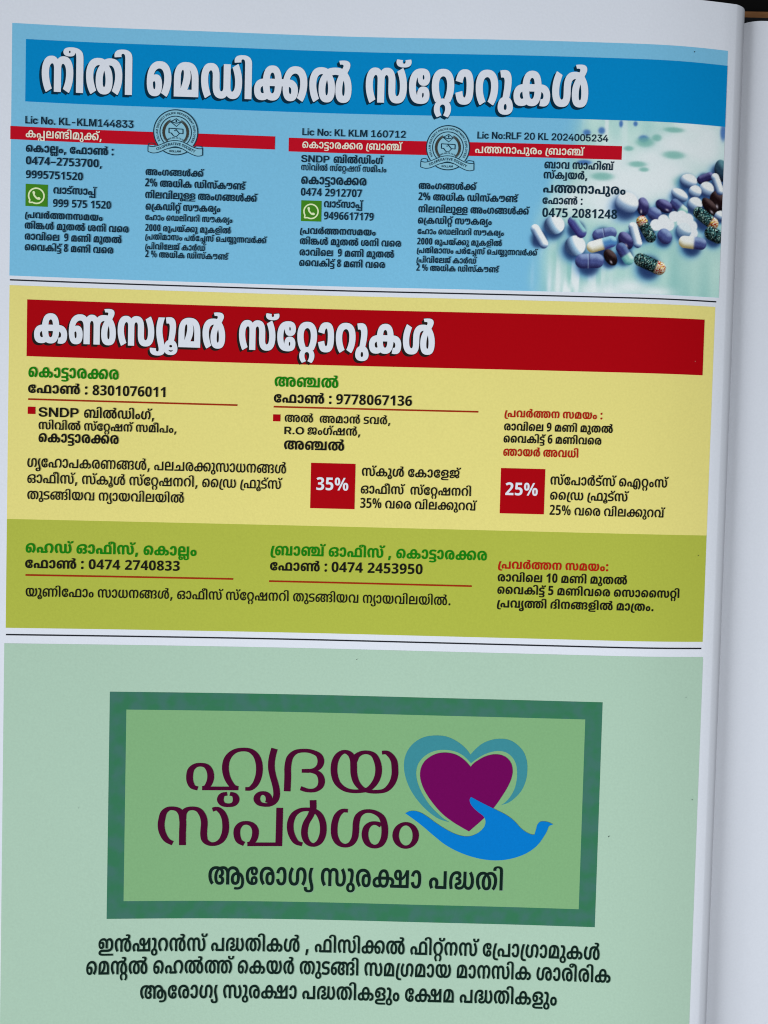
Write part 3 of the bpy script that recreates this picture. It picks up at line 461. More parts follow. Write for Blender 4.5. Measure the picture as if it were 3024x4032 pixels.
220:[[285,286,68,0,92,-23,58,-39,26,-48,1,-26,0,-32,-26,-49,-48,-41,-33,-18,-83,29,18,12,34,33,20,40,1,26,0,26,-32,40,-54,23,-35,0,-42,0,-60,-23,-30,-40,1,-26,0,-34,42,-56,33,-21,-87,-29,-30,18,-50,40,-26,52,1,31,0,26,28,49,60,38,94,22],[281,34,58,0,82,-26,44,-37,1,-23,0,-25,-40,-39,-35,-16,-75,18,24,12,28,30,1,19,0,16,-20,21,-40,12,-23,0,-40,0,-46,-25,1,-23,0,-20,30,-29,21,-13,-75,-18,-32,15,-42,39,1,26,0,22,46,38,84,26]],
57:[[205,179,64,0,76,-25,36,-41,1,-23,0,-18,-24,-30,-9,-8,-11,12,227,0,45,-46,-325,0,-39,29,10,9,18,28,1,20,0,21,-30,27,-29,0,-22,0,-26,-12,-14,-21,1,-13,0,-25,28,-30,15,-15,-93,-22,-28,20,-36,44,1,30,0,26,44,40,80,23],[545,0,1,205,0,11,-4,15,-3,5,-4,2,-12,3,-3,0,-20,0,-24,-19,1,-17,0,-13,12,-20,36,-12,41,0,33,0,40,0,64,19,48,34,42,43,19,24,115,0,1,-280],[519,286,34,0,48,-9,17,-9,22,-10,18,-32,1,-27,1,-153,149,0,1,106,0,11,0,17,4,16,1,8,5,-6,-24,-28,-68,-36,-80,-18,-43,0,-43,0,-64,0,-84,24,-40,40,1,26,0,20,34,37,68,23]],
42:[[243,286,34,0,46,-9,38,-16,21,-11,-13,0,30,19,68,17,49,0,64,0,88,-34,48,-58,1,-40,0,-35,-26,-58,-46,-47,-27,-18,-93,28,22,18,36,39,18,43,1,26,0,30,-26,40,-44,20,-25,0,-12,0,-20,-4,-7,-4,-14,-6,-12,-28,1,-25,1,-173,-115,0,1,174,0,28,-12,24,-13,7,-6,3,-20,4,-13,0,-26,0,-44,-18,-28,-40,1,-32,0,-24,18,-45,34,-39,25,-18,-91,-28,-30,19,-46,48,-26,56,1,33,0,39,48,61,92,34]],
66:[[-61,378,54,0,80,-10,33,-10,40,-12,28,-38,1,-34,1,-274,-115,0,1,263,0,30,-10,29,-22,18,-19,6,-16,4,-40,2,-23,0,-16,0,-30,-3,-18,-9,1,-8,0,-8,20,-8,17,0,24,0,16,9,1,7,0,9,-22,13,-13,6,91,-4,10,-4,16,-12,1,-10,0,-11,-24,-19,-54,-10,-41,0,-36,0,-56,9,-30,19,1,14,0,13,34,21,74,12]],
44:[[205,179,64,0,76,-25,36,-41,1,-23,0,-18,-24,-30,-9,-8,-9,12,229,0,1,234,117,0,1,-280,-401,0,-41,29,12,9,18,28,1,20,0,21,-30,27,-29,0,-22,0,-26,-12,-14,-21,1,-13,0,-25,28,-30,15,-15,-93,-22,-28,20,-36,44,1,29,0,27,44,40,80,23]],
6:[[201,-4,-52,0,-78,22,-40,42,1,30,0,30,42,42,76,23,53,0,50,0,76,-23,42,-42,1,-30,0,-30,-42,-44,-76,-20],[201,140,-28,0,-32,-22,1,-29,0,-27,32,-23,29,0,26,0,34,22,1,29,0,28,-34,22]],
196:[[301,286,44,0,68,-11,29,-11,17,-5,72,-23,78,-74,1,-52,0,-39,-42,-51,-80,-24,-57,0,-58,0,-76,25,-44,52,1,37,0,32,36,54,66,44,51,16,17,8,32,12,64,10,47,0,50,0,68,-12,56,-23,21,-15,5,-12,41,-104,1,-120,-115,0,1,152,0,28,-16,34,-23,12,-12,6,-44,10,-35,0,-12,0,-34,-4,-13,-4,-7,-2,-36,-8,-52,-38,-26,-50,1,-26,0,-29,18,-29,28,-12,17,0,16,0,28,12,16,29,1,27,0,28,-24,50,-44,35,-31,10,-17,4,-14,3,-32,4,-11,0,-54,0,-70,-26,-34,-43,1,-29,0,-26,18,-42,36,-34,25,-16,-83,-30,-32,17,-52,43,-30,55,1,35,0,26,26,50,62,40,102,24],[925,286,32,0,72,-10,29,-11,19,-7,70,-22,80,-74,1,-52,0,-39,-40,-51,-80,-24,-57,0,-58,0,-80,25,-40,52,1,37,0,32,36,54,66,44,51,16,25,8,26,10,72,12,47,0,72,0,96,-24,60,-40,26,-52,1,-27,0,-33,-30,-54,-52,-42,-31,-18,-85,29,22,15,36,33,22,42,1,25,0,30,-32,45,-62,27,-47,0,-24,0,-32,-4,-15,-4,-7,-2,-40,-10,-52,-38,-24,-49,1,-25,0,-29,16,-29,28,-12,21,0,16,0,28,12,16,28,1,28,0,28,-26,50,-46,36,-33,10,-13,2,-8,3,-16,3,-22,2,-17,0,-30,0,-42,-10,-11,-6,-28,-12,-16,-36,1,-32,1,-136,-107,0,1,132,33,92,22,15,56,23,74,14]],
35:[[497,-4,-48,0,-66,12,-21,12,-18,10,-22,23,-10,31,1,21,1,62,0,28,-8,23,-9,8,-8,7,-24,6,-19,0,-24,0,-40,-18,-24,-39,1,-31,0,-26,20,-45,32,-39,25,-18,-91,-29,-28,19,-48,47,-26,58,1,36,0,40,50,60,96,32,69,0,40,0,68,-13,25,-12,18,-11,18,-25,8,-31,1,-18,1,-70,0,-20,8,-22,9,-9,8,-7,30,-7,21,0,14,0,28,7,9,4,12,9,10,25,1,22,1,172,117,0,1,-166,0,-30,10,-28,17,-8,8,-4,24,-4,9,0,28,0,42,21,24,40,1,29,0,24,-18,44,-34,40,-23,18,95,30,30,-21,44,-47,26,-57,1,-35,0,-39,-48,-60,-88,-31,-61,0,-46,0,-72,14,-31,22,21,1,-24,-17,-62,-20]],
25:[[493,286,68,0,94,-31,48,-59,1,-42,0,-35,-26,-57,-44,-48,-27,-19,-95,29,24,18,34,38,18,45,1,27,0,29,-24,39,-40,19,-23,0,-20,0,-24,-6,-7,-7,-10,-8,-6,-22,1,-22,1,-69,0,-19,-10,-31,-18,-25,-19,-10,-24,-13,-68,-11,-43,0,-68,0,-92,30,-50,60,1,40,0,36,26,58,48,47,29,19,93,-29,-24,-18,-32,-39,-20,-44,1,-27,0,-31,24,-38,40,-19,25,0,18,0,26,7,9,6,10,8,8,22,1,24,1,64,0,32,24,43,31,15,20,11,62,13]],
9:[[315,286,38,0,102,-10,43,-10,8,-2,8,-6,9,-2,20,-6,36,-18,28,-27,1,-19,0,-15,-16,-22,-36,-17,-27,-6,-3,6,42,-6,54,-34,1,-24,0,-20,-32,-34,-76,-18,-61,0,-72,0,-86,29,-38,55,1,38,0,28,26,52,60,44,49,16,6,1,6,4,5,2,32,9,80,12,49,0,52,0,76,-12,56,-24,23,-16,39,-110,1,-124,-117,0,1,148,0,35,-16,33,-25,12,-16,8,-44,6,-27,0,-24,0,-44,-5,-15,-3,-28,-6,-44,-23,-26,-31,-14,-38,1,-20,0,-44,40,-33,41,0,30,0,30,16,1,15,0,16,-40,19,-35,0,-7,0,1,45,9,0,32,0,36,20,1,15,0,17,-40,26,-47,8,-16,4,-40,2,-19,0,-60,0,-76,-24,-38,-45,1,-29,0,-26,18,-42,36,-34,25,-16,-83,-30,-32,17,-52,43,-30,55,1,35,0,26,28,49,64,41,110,24],[1035,-4,-60,0,-70,26,-34,50,1,30,0,48,74,53,73,0,40,0,58,-21,42,-36,15,-24,-43,-4,-6,9,-20,19,-32,13,-21,0,-34,0,-28,-29,1,-30,0,-20,12,-27,24,-13,21,0,20,0,26,14,14,34,1,30,0,6,-2,22,-1,10,-2,2,2,6,1,1,-6,19,-40,34,-68,21,-49,0,-28,0,-38,-4,-17,-7,-14,-6,-22,-16,-8,-32,1,-28,1,-39,-79,125,24,18,58,24,74,12,57,0,68,0,104,-24,72,-46,34,-61,1,-36,0,-47,-44,-54,-80,-22]],
117:[[243,286,34,0,48,-9,44,-17,21,-12,45,-111,1,-137,-115,0,1,176,0,26,-12,24,-13,7,-6,3,-20,4,-13,0,-26,0,-44,-18,-28,-40,1,-32,0,-24,18,-45,34,-39,25,-18,-91,-28,-30,19,-46,48,-26,56,1,33,0,39,48,61,92,34],[677,-4,-56,0,-76,24,-40,50,1,36,0,26,20,48,52,46,45,24,9,14,32,18,36,21,1,9,0,8,-28,10,-29,0,-10,0,-24,-2,-11,-1,-19,29,20,2,56,3,29,0,54,0,58,-13,22,-20,1,-10,0,-15,-46,-39,-41,-26,-15,-8,-30,-18,-38,-40,-18,-44,1,-24,0,-22,12,-29,26,-13,19,0,30,0,30,27,1,39,0,22,-16,46,-34,39,-27,12,-18,7,-40,9,-35,0,-22,0,-46,-6,-19,-9,-12,-6,-20,-18,-12,-28,1,-22,1,-120,-109,0,1,97,35,102,22,16,52,25,78,14,57,0,38,0,66,-8,27,-7,2,-1,6,-2,3,-1,52,-14,64,-49,34,-60,1,-34,0,-58,-90,-56]],
33:[[241,286,56,0,96,-10,51,-12,-49,-42,-40,9,-68,7,-41,0,-38,0,-44,-10,-20,-18,1,-8,0,-10,8,-12,9,-4,16,-6,32,-4,25,0,17,0,48,0,78,-14,27,-14,20,-10,20,-26,1,-18,0,-26,-50,-41,-98,-21,-73,0,-52,0,-108,10,-41,10,49,43,24,-5,46,-8,52,-4,31,0,40,0,46,10,22,18,1,11,0,9,-12,16,-15,4,-12,4,-24,4,-27,0,-3,0,-56,0,-84,14,-23,13,-16,10,-20,27,1,17,0,25,48,39,96,23]],
118:[[417,-4,-58,0,-78,24,-38,50,1,36,0,26,22,48,52,46,41,24,11,14,32,18,34,21,1,9,0,8,-26,10,-29,0,-8,0,-28,-2,-11,-1,-19,29,20,2,56,3,29,0,56,0,56,-13,24,-20,1,-10,0,-15,-46,-39,-41,-26,-15,-8,-28,-18,-40,-40,-18,-44,1,-24,0,-22,12,-29,26,-13,21,0,28,0,28,27,1,39,0,16,-8,34,-18,34,-30,27,-19,9,-18,6,-34,8,-39,0,-48,0,-68,-23,-36,-43,1,-29,0,-27,20,-42,36,-35,25,-17,-83,-29,-32,17,-52,44,-30,55,1,35,0,28,32,50,66,40,100,22,73,0,38,0,64,-8,27,-6,4,-1,4,-2,5,-1,48,-14,68,-50,32,-60,1,-34,0,-59,-92,-55]],
30:[[253,286,44,0,66,-10,48,-18,21,-12,-35,0,32,23,78,17,43,0,66,0,80,-29,38,-47,1,-26,0,-21,-24,-33,-44,-25,-29,-9,-119,-11,-73,-5,-22,-2,-72,-2,-35,0,-75,0,-40,0,-32,-3,-7,-4,-4,-3,-8,-6,1,-4,0,-6,8,-8,20,-6,19,0,22,0,32,3,44,10,41,10,24,6,52,9,42,8,36,6,11,2,16,3,28,9,20,8,24,6,13,0,32,0,52,-12,38,-26,1,-22,0,-30,-68,-30,-65,0,-48,0,-56,17,-28,29,1,16,0,20,32,27,17,7,95,-5,-8,-5,-22,-13,-18,-17,1,-13,0,-15,18,-12,17,0,24,0,16,14,1,10,0,8,-8,12,-16,6,-13,0,-14,0,-28,-8,-17,-10,-9,8,-12,-6,-36,-16,-52,-18,-31,-8,-40,-10,-60,-14,-56,-4,-37,0,-42,0,-68,10,-40,26,1,22,0,18,32,26,29,8,20,4,56,7,61,0,199,0,34,0,56,2,42,5,15,5,24,8,28,27,1,20,0,16,-20,26,-36,15,-27,0,-16,0,-18,-5,-5,-2,-20,-9,-8,-29,1,-22,1,-42,-107,0,1,30,0,24,-8,31,-19,11,-12,8,-44,10,-31,0,-20,0,-60,-8,-15,-10,-4,-2,-4,-7,1,-2,-6,-4,-6,-13,1,-9,0,-19,22,-14,19,0,12,0,16,8,8,12,1,9,0,13,-22,14,-17,0,-14,0,-26,-6,-9,-3,-45,9,20,14,72,12,37,0,30,0,46,-12,26,-26,1,-18,0,-18,-26,-28,-56,-16,-47,0,-60,0,-72,37,1,33,0,28,48,42,96,24]],
68:[[145,-91,-76,0,-88,38,1,33,0,22,40,40,72,22,51,0,50,0,72,-22,40,-40,1,-22,0,-22,-40,-32,-72,-17],[145,23,-32,0,-44,-23,1,-21,0,-21,40,-17,37,0,32,0,40,17,1,21,0,21,-40,23],[143,-38,-46,0,-44,24,1,20,0,11,18,21,15,12,45,-14,-16,-5,-20,-13,1,-8,0,-6,12,-9,24,-4,17,0,16,0,22,5,10,8,1,6,0,8,-16,12,-15,5,43,15,18,-12,12,-20,1,-11,0,-13,-16,-20,-40,-12],[117,286,50,0,62,-23,24,-37,1,-21,0,-37,-28,-76,-23,-44,-107,6,20,40,24,71,1,31,0,20,-24,23,-31,0,-12,0,-24,-1,-7,-2,-19,44,16,2,48,4]],
120:[[665,361,56,0,56,-13,22,-20,1,-10,0,-15,-46,-39,-41,-26,-15,-8,-30,-18,-38,-40,-18,-44,1,-24,0,-22,12,-29,28,-13,19,0,28,0,30,27,1,39,0,16,-8,34,-18,34,-30,26,-19,10,-20,6,-38,8,-31,0,-22,0,-44,-6,-15,-6,-32,-11,-20,-43,1,-34,1,-38,0,-16,-8,-30,-18,-26,-17,-10,-24,-12,-68,-12,-43,0,-68,0,-92,30,-50,60,1,40,0,36,26,58,46,47,31,19,93,-29,-24,-18,-32,-39,-20,-44,1,-27,0,-31,24,-38,40,-19,25,0,18,0,26,7,9,6,8,8,8,22,1,27,1,43,0,40,44,55,41,15,30,11,74,11,61,0,40,0,60,-7,27,-7,15,-4,48,-14,66,-48,32,-62,1,-34,0,-58,-90,-56,-85,0,-58,0,-76,24,-40,50,1,36,0,26,22,48,50,46,45,24,9,14,32,18,36,21,1,9,0,8,-28,10,-27,0,-12,0,-26,-2,-9,-1,-19,29,20,2,56,3]],
53:[[325,240,-34,0,-66,-8,-52,-14,-36,-21,-3,-14,0,-2,4,-3,1,-2,-4,-4,-4,-13,1,-9,0,-23,26,-24,27,0,20,0,16,19,1,16,0,10,-8,16,-20,8,-13,0,-18,0,-32,-8,-15,-6,-63,7,20,13,52,20,56,14,29,0,46,0,54,-20,24,-33,1,-21,0,-22,-28,-34,-64,-22,-47,0,-44,0,-68,22,-40,42,1,32,0,26,36,48,72,36,116,20,83,0,72,0,106,-20,58,-38,1,-26,0,-22,-38,-28,-74,-17,-51,-3,-39,21,1,10,7,0,16,0,32,5,13,5,10,3,10,13,1,9,0,14,-28,18,-60,10],[581,78,0,-21,-32,-30,-23,-10,-18,-5,-38,-8,-60,-4,-43,0,-95,0,-40,0,-36,-2,-11,-2,-12,-3,-14,-8,1,-5,0,-6,10,-8,13,-2,12,-3,40,-3,41,0,289,0,1,-36,-293,0,-58,0,-82,6,-23,6,-30,8,-32,22,1,14,0,14,32,28,33,10,16,6,40,6,60,4,49,0,89,0,36,0,40,4,13,4,10,5,12,13,1,9,0,9,-14,15,-11,5,-12,4,-28,3,-27,0,3,0,1,41,103,-12,48,-10,60,-32]],
21:[[385,286,80,0,98,-22,46,-38,1,-24,0,-14,-20,-25,-38,-19,-31,-6,1,3,44,-7,52,-38,1,-24,0,-36,-78,-40,-79,0,-28,0,-44,2,-17,2,17,44,12,-2,26,-2,15,0,34,0,28,18,1,17,0,9,-12,16,-9,5,-12,6,-38,6,-29,0,-5,0,1,45,5,0,36,0,30,6,13,5,10,5,8,12,1,8,0,20,-56,21,-55,0,-52,0,-88,-15,-62,-30,-34,-44,1,-28,1,-10,0,-29,16,-32,28,-11,17,0,16,0,18,8,10,18,1,16,0,24,-22,20,-29,0,-24,0,-48,-17,-25,-19,-23,39,22,15,80,26,51,0,44,0,60,-20,30,-38,1,-26,0,-31,-36,-41,-68,-18,-47,0,-46,0,-78,23,-46,53,1,42,0,41,50,65,88,44,132,22],[1045,141,0,-35,-20,-54,-44,-38,-74,-18,-53,0,-52,0,-68,14,-44,28,-24,34,-5,18,117,11,6,-14,16,-29,28,-18,29,0,24,0,34,22,14,46,1,34,0,32,-14,44,-32,22,-25,0,-22,0,-30,-16,-18,-27,-5,-17,-115,11,10,18,26,34,44,27,68,16,53,0,52,0,72,-20,40,-38,20,-54]],
45:[[205,179,64,0,76,-25,36,-41,1,-23,0,-18,-24,-30,-9,-8,-13,12,193,0,1,-46,-245,0,-41,29,12,9,18,28,1,20,0,21,-30,27,-29,0,-22,0,-26,-12,-14,-21,1,-13,0,-25,28,-30,15,-15,-93,-22,-28,20,-36,44,1,29,0,27,44,40,80,23],[681,286,54,0,70,-14,25,-11,36,-17,26,-50,1,-36,1,-158,-421,0,1,154,0,27,12,39,24,28,25,12,24,12,72,14],[681,240,-24,0,-32,-8,-9,-6,-16,-9,-14,-31,1,-30,1,-110,191,0,1,108,0,32,-14,31,-13,9,-10,6,-36,8]],
51:[[285,286,66,0,94,-22,58,-40,26,-50,1,-29,0,-34,-28,-54,-52,-44,-35,-17,-83,29,20,15,40,34,20,42,1,28,0,30,-32,42,-54,23,-35,0,-40,0,-58,-23,-34,-42,1,-28,0,-27,18,-42,36,-35,29,-17,-87,-29,-32,16,-52,44,-30,56,1,34,0,27,28,51,60,39,94,23]],
283:[[199,-5,-46,0,-84,7,-35,6,1,58,38,-8,70,-8,41,0,60,0,50,30,1,26,0,18,-26,22,-64,11,-47,0,-39,0,1,53,45,0,48,0,56,14,24,24,1,15,0,21,-38,23,-45,0,-34,0,-54,-13,-19,-6,-59,46,40,13,84,15,57,0,64,0,84,-20,44,-38,1,-26,0,-22,-32,-35,-56,-26,-39,-7,1,-2,72,-6,72,-44,1,-36,0,-30,-48,-48,-96,-27]],
285:[[189,-5,-38,0,-78,7,-27,6,1,59,26,-7,70,-10,41,0,38,0,50,16,24,30,1,19,0,27,-52,30,-55,0,-24,0,-50,-4,-15,-4,-43,20,21,173,307,0,1,-57,-197,0,-9,-76,12,0,32,2,21,0,60,0,84,-27,42,-47,1,-32,0,-38,-50,-56,-100,-31]],
270:[[189,0,273,357,89,0,-269,-357],[167,138,-70,0,-64,61,1,51,0,52,64,60,73,0,70,0,66,-60,1,-52,0,-52,-64,-60],[169,182,20,0,16,32,1,36,0,36,-16,32,-19,0,-20,0,-16,-32,1,-36,0,-36,18,-32],[571,-4,-70,0,-64,61,1,51,0,52,64,60,73,0,68,0,66,-60,1,-51,0,-53,-64,-60],[575,40,18,0,20,32,1,36,0,36,-20,32,-17,0,-18,0,-20,-32,1,-36,0,-36,20,-32]],
19:[[209,-4,-48,0,-76,22,-48,55,1,45,0,39,38,61,74,44,104,24,65,0,64,0,92,-22,64,-38,30,-52,1,-30,0,-34,-30,-54,-52,-43,-33,-18,-85,29,24,16,36,33,24,42,1,27,0,30,-32,44,-64,23,-43,0,-50,0,-76,-31,-42,-56,1,-36,0,-30,16,-34,28,-12,17,0,16,0,20,8,10,18,1,16,0,24,-24,20,-27,0,-24,0,-46,-16,-23,-18,-17,42,20,13,76,23,47,0,44,0,60,-20,28,-38,1,-26,0,-30,-36,-40,-64,-20],[805,179,62,0,78,-25,34,-41,1,-23,0,-18,-24,-30,-9,-8,-11,12,381,0,-11,-46,-423,0,-39,29,12,9,16,28,1,20,0,21,-28,27,-29,0,-22,0,-28,-12,-12,-21,1,-13,0,-25,28,-30,15,-15,-95,-22,-28,20,-34,44,1,30,0,26,44,40,80,23],[1341,286,70,0,102,-25,68,-49,32,-74,1,-46,0,-42,-28,-68,-52,-49,-31,-22,-91,20,26,19,38,42,20,60,1,38,0,32,-16,54,-36,41,-58,23,-41,0,-56,0,-74,-40,-36,-72,1,-52,0,-16,2,-26,1,-10,0,-3,0,-7,1,-4,4,-27,18,-27,30,-10,17,0,12,0,9,4,6,2,2,8,1,6,1,230,117,0,1,-216,0,-19,-12,-25,-21,-9,-14,-7,-52,-9,-35,0,-60,0,-88,28,-46,65,1,69,0,49,34,78,72,56,106,30]],
73:[[209,-4,-48,0,-76,22,-48,55,1,45,0,39,38,61,74,44,104,24,65,0,64,0,94,-22,62,-38,30,-52,1,-30,0,-34,-30,-54,-52,-43,-33,-18,-83,29,22,16,36,33,24,42,1,27,0,30,-32,44,-62,23,-45,0,-50,0,-76,-31,-42,-56,1,-36,0,-30,16,-34,28,-12,17,0,16,0,20,8,10,18,1,16,0,24,-24,20,-27,0,-24,0,-46,-16,-23,-18,-17,42,22,13,74,23,47,0,44,0,60,-20,30,-38,1,-26,0,-30,-36,-40,-66,-20],[809,-4,-48,0,-76,22,-48,55,1,45,0,39,38,61,74,44,104,24,65,0,64,0,92,-22,64,-38,30,-52,1,-30,0,-34,-30,-54,-52,-43,-33,-18,-85,29,24,16,36,33,24,42,1,27,0,30,-32,44,-64,23,-43,0,-50,0,-76,-31,-42,-56,1,-36,0,-30,16,-34,28,-12,17,0,16,0,20,8,8,18,1,16,0,24,-22,20,-27,0,-24,0,-46,-16,-23,-18,-17,42,20,13,76,23,47,0,44,0,58,-20,30,-38,1,-26,0,-30,-36,-40,-64,-20]],
282:[[31,0,1,44,145,98,46,30,48,41,20,33,1,18,0,14,-18,18,-32,10,-21,0,-32,0,-62,-12,-29,-11,-55,46,24,8,52,15,68,10,41,0,60,0,84,-24,48,-42,1,-27,0,-25,-30,-46,-62,-48,-49,-31,-91,-61,1,-2,247,0,1,-56]],
10:[[315,286,38,0,102,-10,43,-10,8,-2,8,-6,9,-2,20,-6,36,-18,28,-27,1,-19,0,-15,-16,-22,-36,-17,-27,-6,-3,6,42,-6,54,-34,1,-24,0,-20,-32,-34,-76,-18,-61,0,-72,0,-86,29,-38,55,1,38,0,28,26,52,60,44,49,16,6,1,6,4,5,2,32,9,80,12,49,0,52,0,76,-12,56,-24,23,-16,39,-118,1,-116,-117,0,1,148,0,35,-16,33,-25,12,-16,8,-44,6,-27,0,-24,0,-44,-5,-15,-3,-28,-6,-44,-23,-26,-31,-14,-38,1,-20,0,-44,40,-33,41,0,30,0,30,16,1,15,0,16,-40,19,-35,0,-7,0,1,45,9,0,32,0,36,20,1,15,0,17,-40,26,-47,8,-16,4,-40,2,-19,0,-60,0,-76,-24,-38,-45,1,-29,0,-26,18,-42,36,-34,25,-16,-83,-30,-32,17,-52,43,-30,55,1,35,0,26,28,49,64,41,110,24],[925,286,86,0,108,-33,58,-53,9,-28,4,-14,4,-28,1,-14,0,-43,-40,-54,-76,-23,-57,0,-58,0,-72,22,-32,43,1,28,0,53,124,56,101,0,20,0,24,-1,7,-1,23,0,60,-6,88,-40,48,-62,1,-40,0,-31,-28,-45,-60,-32,-104,-18,-71,0,-36,0,-52,3,-27,3,31,36,22,-4,40,-2,23,0,50,0,60,14,34,24,14,36,1,18,0,24,-16,36,-34,27,-23,8,-37,3,-8,3,-28,1,-7,0,-40,0,-50,-14,-26,-28,1,-20,0,-16,12,-22,24,-12,19,0,30,0,28,32,1,44,0,18,-8,34,-9,14,-3,8,-10,16,-42,22,-50,11,-31,0,-20,0,-40,-4,-17,-7,-14,-6,-20,-17,-8,-31,1,-28,1,-40,-79,127,24,17,56,24,72,12]],
160:[[-13,-26,-2,-2,0,-7,1,-3,0,-8,10,-14,30,-10,27,0,32,0,30,14,1,18,0,8,-6,17,-14,29,-15,24,-16,25,-24,57,1,31,0,35,32,63,27,29,121,0,-22,-25,-28,-41,-12,-38,1,-20,0,-26,18,-44,19,-29,14,-24,18,-36,8,-23,1,-12,0,-34,-88,-34,-91,0,-92,0,-88,36,1,31,0,4,4,10,1,3]],
167:[[437,286,72,0,88,-34,44,-66,1,-45,0,-51,-50,-65,-90,-29,-63,0,-52,0,-74,18,-21,16,-32,22,-24,58,1,32,0,72,108,72],[437,240,-46,0,-42,-46,1,-54,0,-36,18,-44,40,-20,31,0,28,0,40,20,20,44,1,36,0,37,-20,43,-38,20],[189,-4,-76,0,-84,44,1,38,0,28,48,36,39,10,22,6,48,8,72,4,55,0,271,0,68,0,90,-10,35,-10,32,-10,32,-31,1,-21,0,-16,-24,-25,-44,-17,-23,-4,29,20,243,0,1,-46,-325,0,-21,44,30,4,28,20,1,16,0,8,-10,14,-11,6,-18,6,-52,6,-43,0,-315,0,-36,0,-46,-4,-17,-6,-14,-6,-20,-16,1,-12,0,-12,14,-18,32,-10,25,0,24,0,38,10,23,9,53,-41,-28,-10,-50,-10,-50,-2],[1001,0,1,205,0,11,-6,15,-5,5,-2,2,-10,3,-7,0,-20,0,-24,-19,1,-17,0,-13,14,-20,38,-12,37,0,35,0,38,0,64,19,52,34,40,43,21,24,113,0,1,-280],[973,286,32,0,52,-9,17,-9,20,-10,20,-32,1,-27,1,-153,145,0,1,106,0,11,4,17,2,16,3,8,3,-6,-24,-28,-70,-36,-80,-18,-41,0,-43,0,-66,0,-84,24,-40,40,1,26,0,20,36,37,68,23]],
200:[[325,286,56,0,72,-16,36,-28,1,-20,0,-18,-42,-28,-45,-8,1,4,32,-2,42,-15,22,-21,1,-14,0,-12,-16,-20,-15,-6,-16,-6,-48,-9,-27,-1,-1,0,-10,0,-16,-4,1,-6,0,-8,32,-10,31,0,34,0,60,11,23,13,22,16,18,44,1,27,1,129,67,0,5,-148,9,-72,-34,-20,-62,-30,-80,-12,-63,0,-56,0,-70,16,-34,28,1,18,0,12,16,16,13,6,10,6,34,8,21,2,5,0,18,1,16,5,7,2,6,6,1,6,0,4,-8,8,-7,2,-6,2,-24,3,-23,0,-35,0,1,43,19,0,26,0,32,4,11,4,8,3,6,9,1,4,0,9,-16,11,-24,6,-21,0,-50,0,-72,-32,-36,-58,1,-36,0,-28,14,-54,11,-22,-111,-12,-12,25,-16,62,1,28,0,55,66,78,126,40],[753,-4,-62,0,-74,25,-27,21,9,14,-33,117,1,107,115,0,1,-174,0,-28,12,-24,17,-7,4,-3,20,-4,17,0,24,0,44,19,28,39,1,32,0,25,-18,45,-34,39,-23,17,93,30,32,-22,44,-47,26,-55,1,-34,0,-40,-46,-60,-94,-32]],
38:[[427,-4,-56,0,-78,25,-44,52,1,37,0,32,36,54,68,44,49,16,25,8,26,10,72,12,49,0,70,0,96,-24,60,-40,26,-52,1,-27,0,-33,-30,-54,-50,-42,-33,-18,-83,29,20,15,36,33,24,42,1,25,0,30,-32,45,-64,27,-47,0,-22,0,-34,-4,-13,-4,-9,-2,-40,-10,-50,-38,-24,-49,1,-25,0,-29,18,-29,28,-12,17,0,16,0,28,12,16,29,1,27,0,28,-24,50,-44,35,-31,10,-17,4,-12,3,-32,4,-13,0,-54,0,-70,-26,-34,-44,1,-28,0,-26,18,-42,36,-34,25,-16,-83,-30,-32,17,-52,43,-30,55,1,35,0,26,26,50,60,40,104,24,77,0,44,0,68,-10,29,-11,17,-7,72,-22,78,-74,1,-52,0,-39,-42,-51,-80,-24]],
11:[[275,286,48,0,66,-12,50,-20,23,-13,-35,5,30,22,78,18,41,0,48,0,74,-20,46,-36,24,-46,1,-26,0,-48,-38,-60,-49,-20,-26,-10,-62,-13,-88,-7,-63,0,-167,0,-40,0,-36,-2,-11,-2,-12,-3,-14,-8,1,-5,0,-6,10,-8,13,-2,12,-3,40,-3,41,0,485,0,1,-36,-489,0,-58,0,-82,6,-23,6,-30,8,-32,22,1,14,0,14,32,28,33,10,16,6,40,6,62,4,47,0,133,0,60,0,76,6,44,9,17,7,36,13,18,45,1,30,0,20,-18,38,-40,26,-31,0,-10,0,-18,-4,-7,-4,-14,-7,-10,-27,1,-26,1,-100,-115,0,1,94,0,24,-16,28,-13,8,-14,7,-38,7,-29,0,-24,0,-40,-6,-32,-12,-24,-18,-9,-10,-2,-4,-2,-10,-1,-4,0,-4,-4,-13,1,-8,0,-23,26,-25,27,0,20,0,16,19,1,16,0,10,-8,16,-20,8,-13,0,-22,0,-28,-8,-15,-6,-63,7,18,13,50,21,60,13,33,0,44,0,52,-20,24,-33,1,-21,0,-22,-28,-34,-64,-22,-47,0,-46,0,-68,22,-38,44,1,34,0,40,64,56,110,30]],
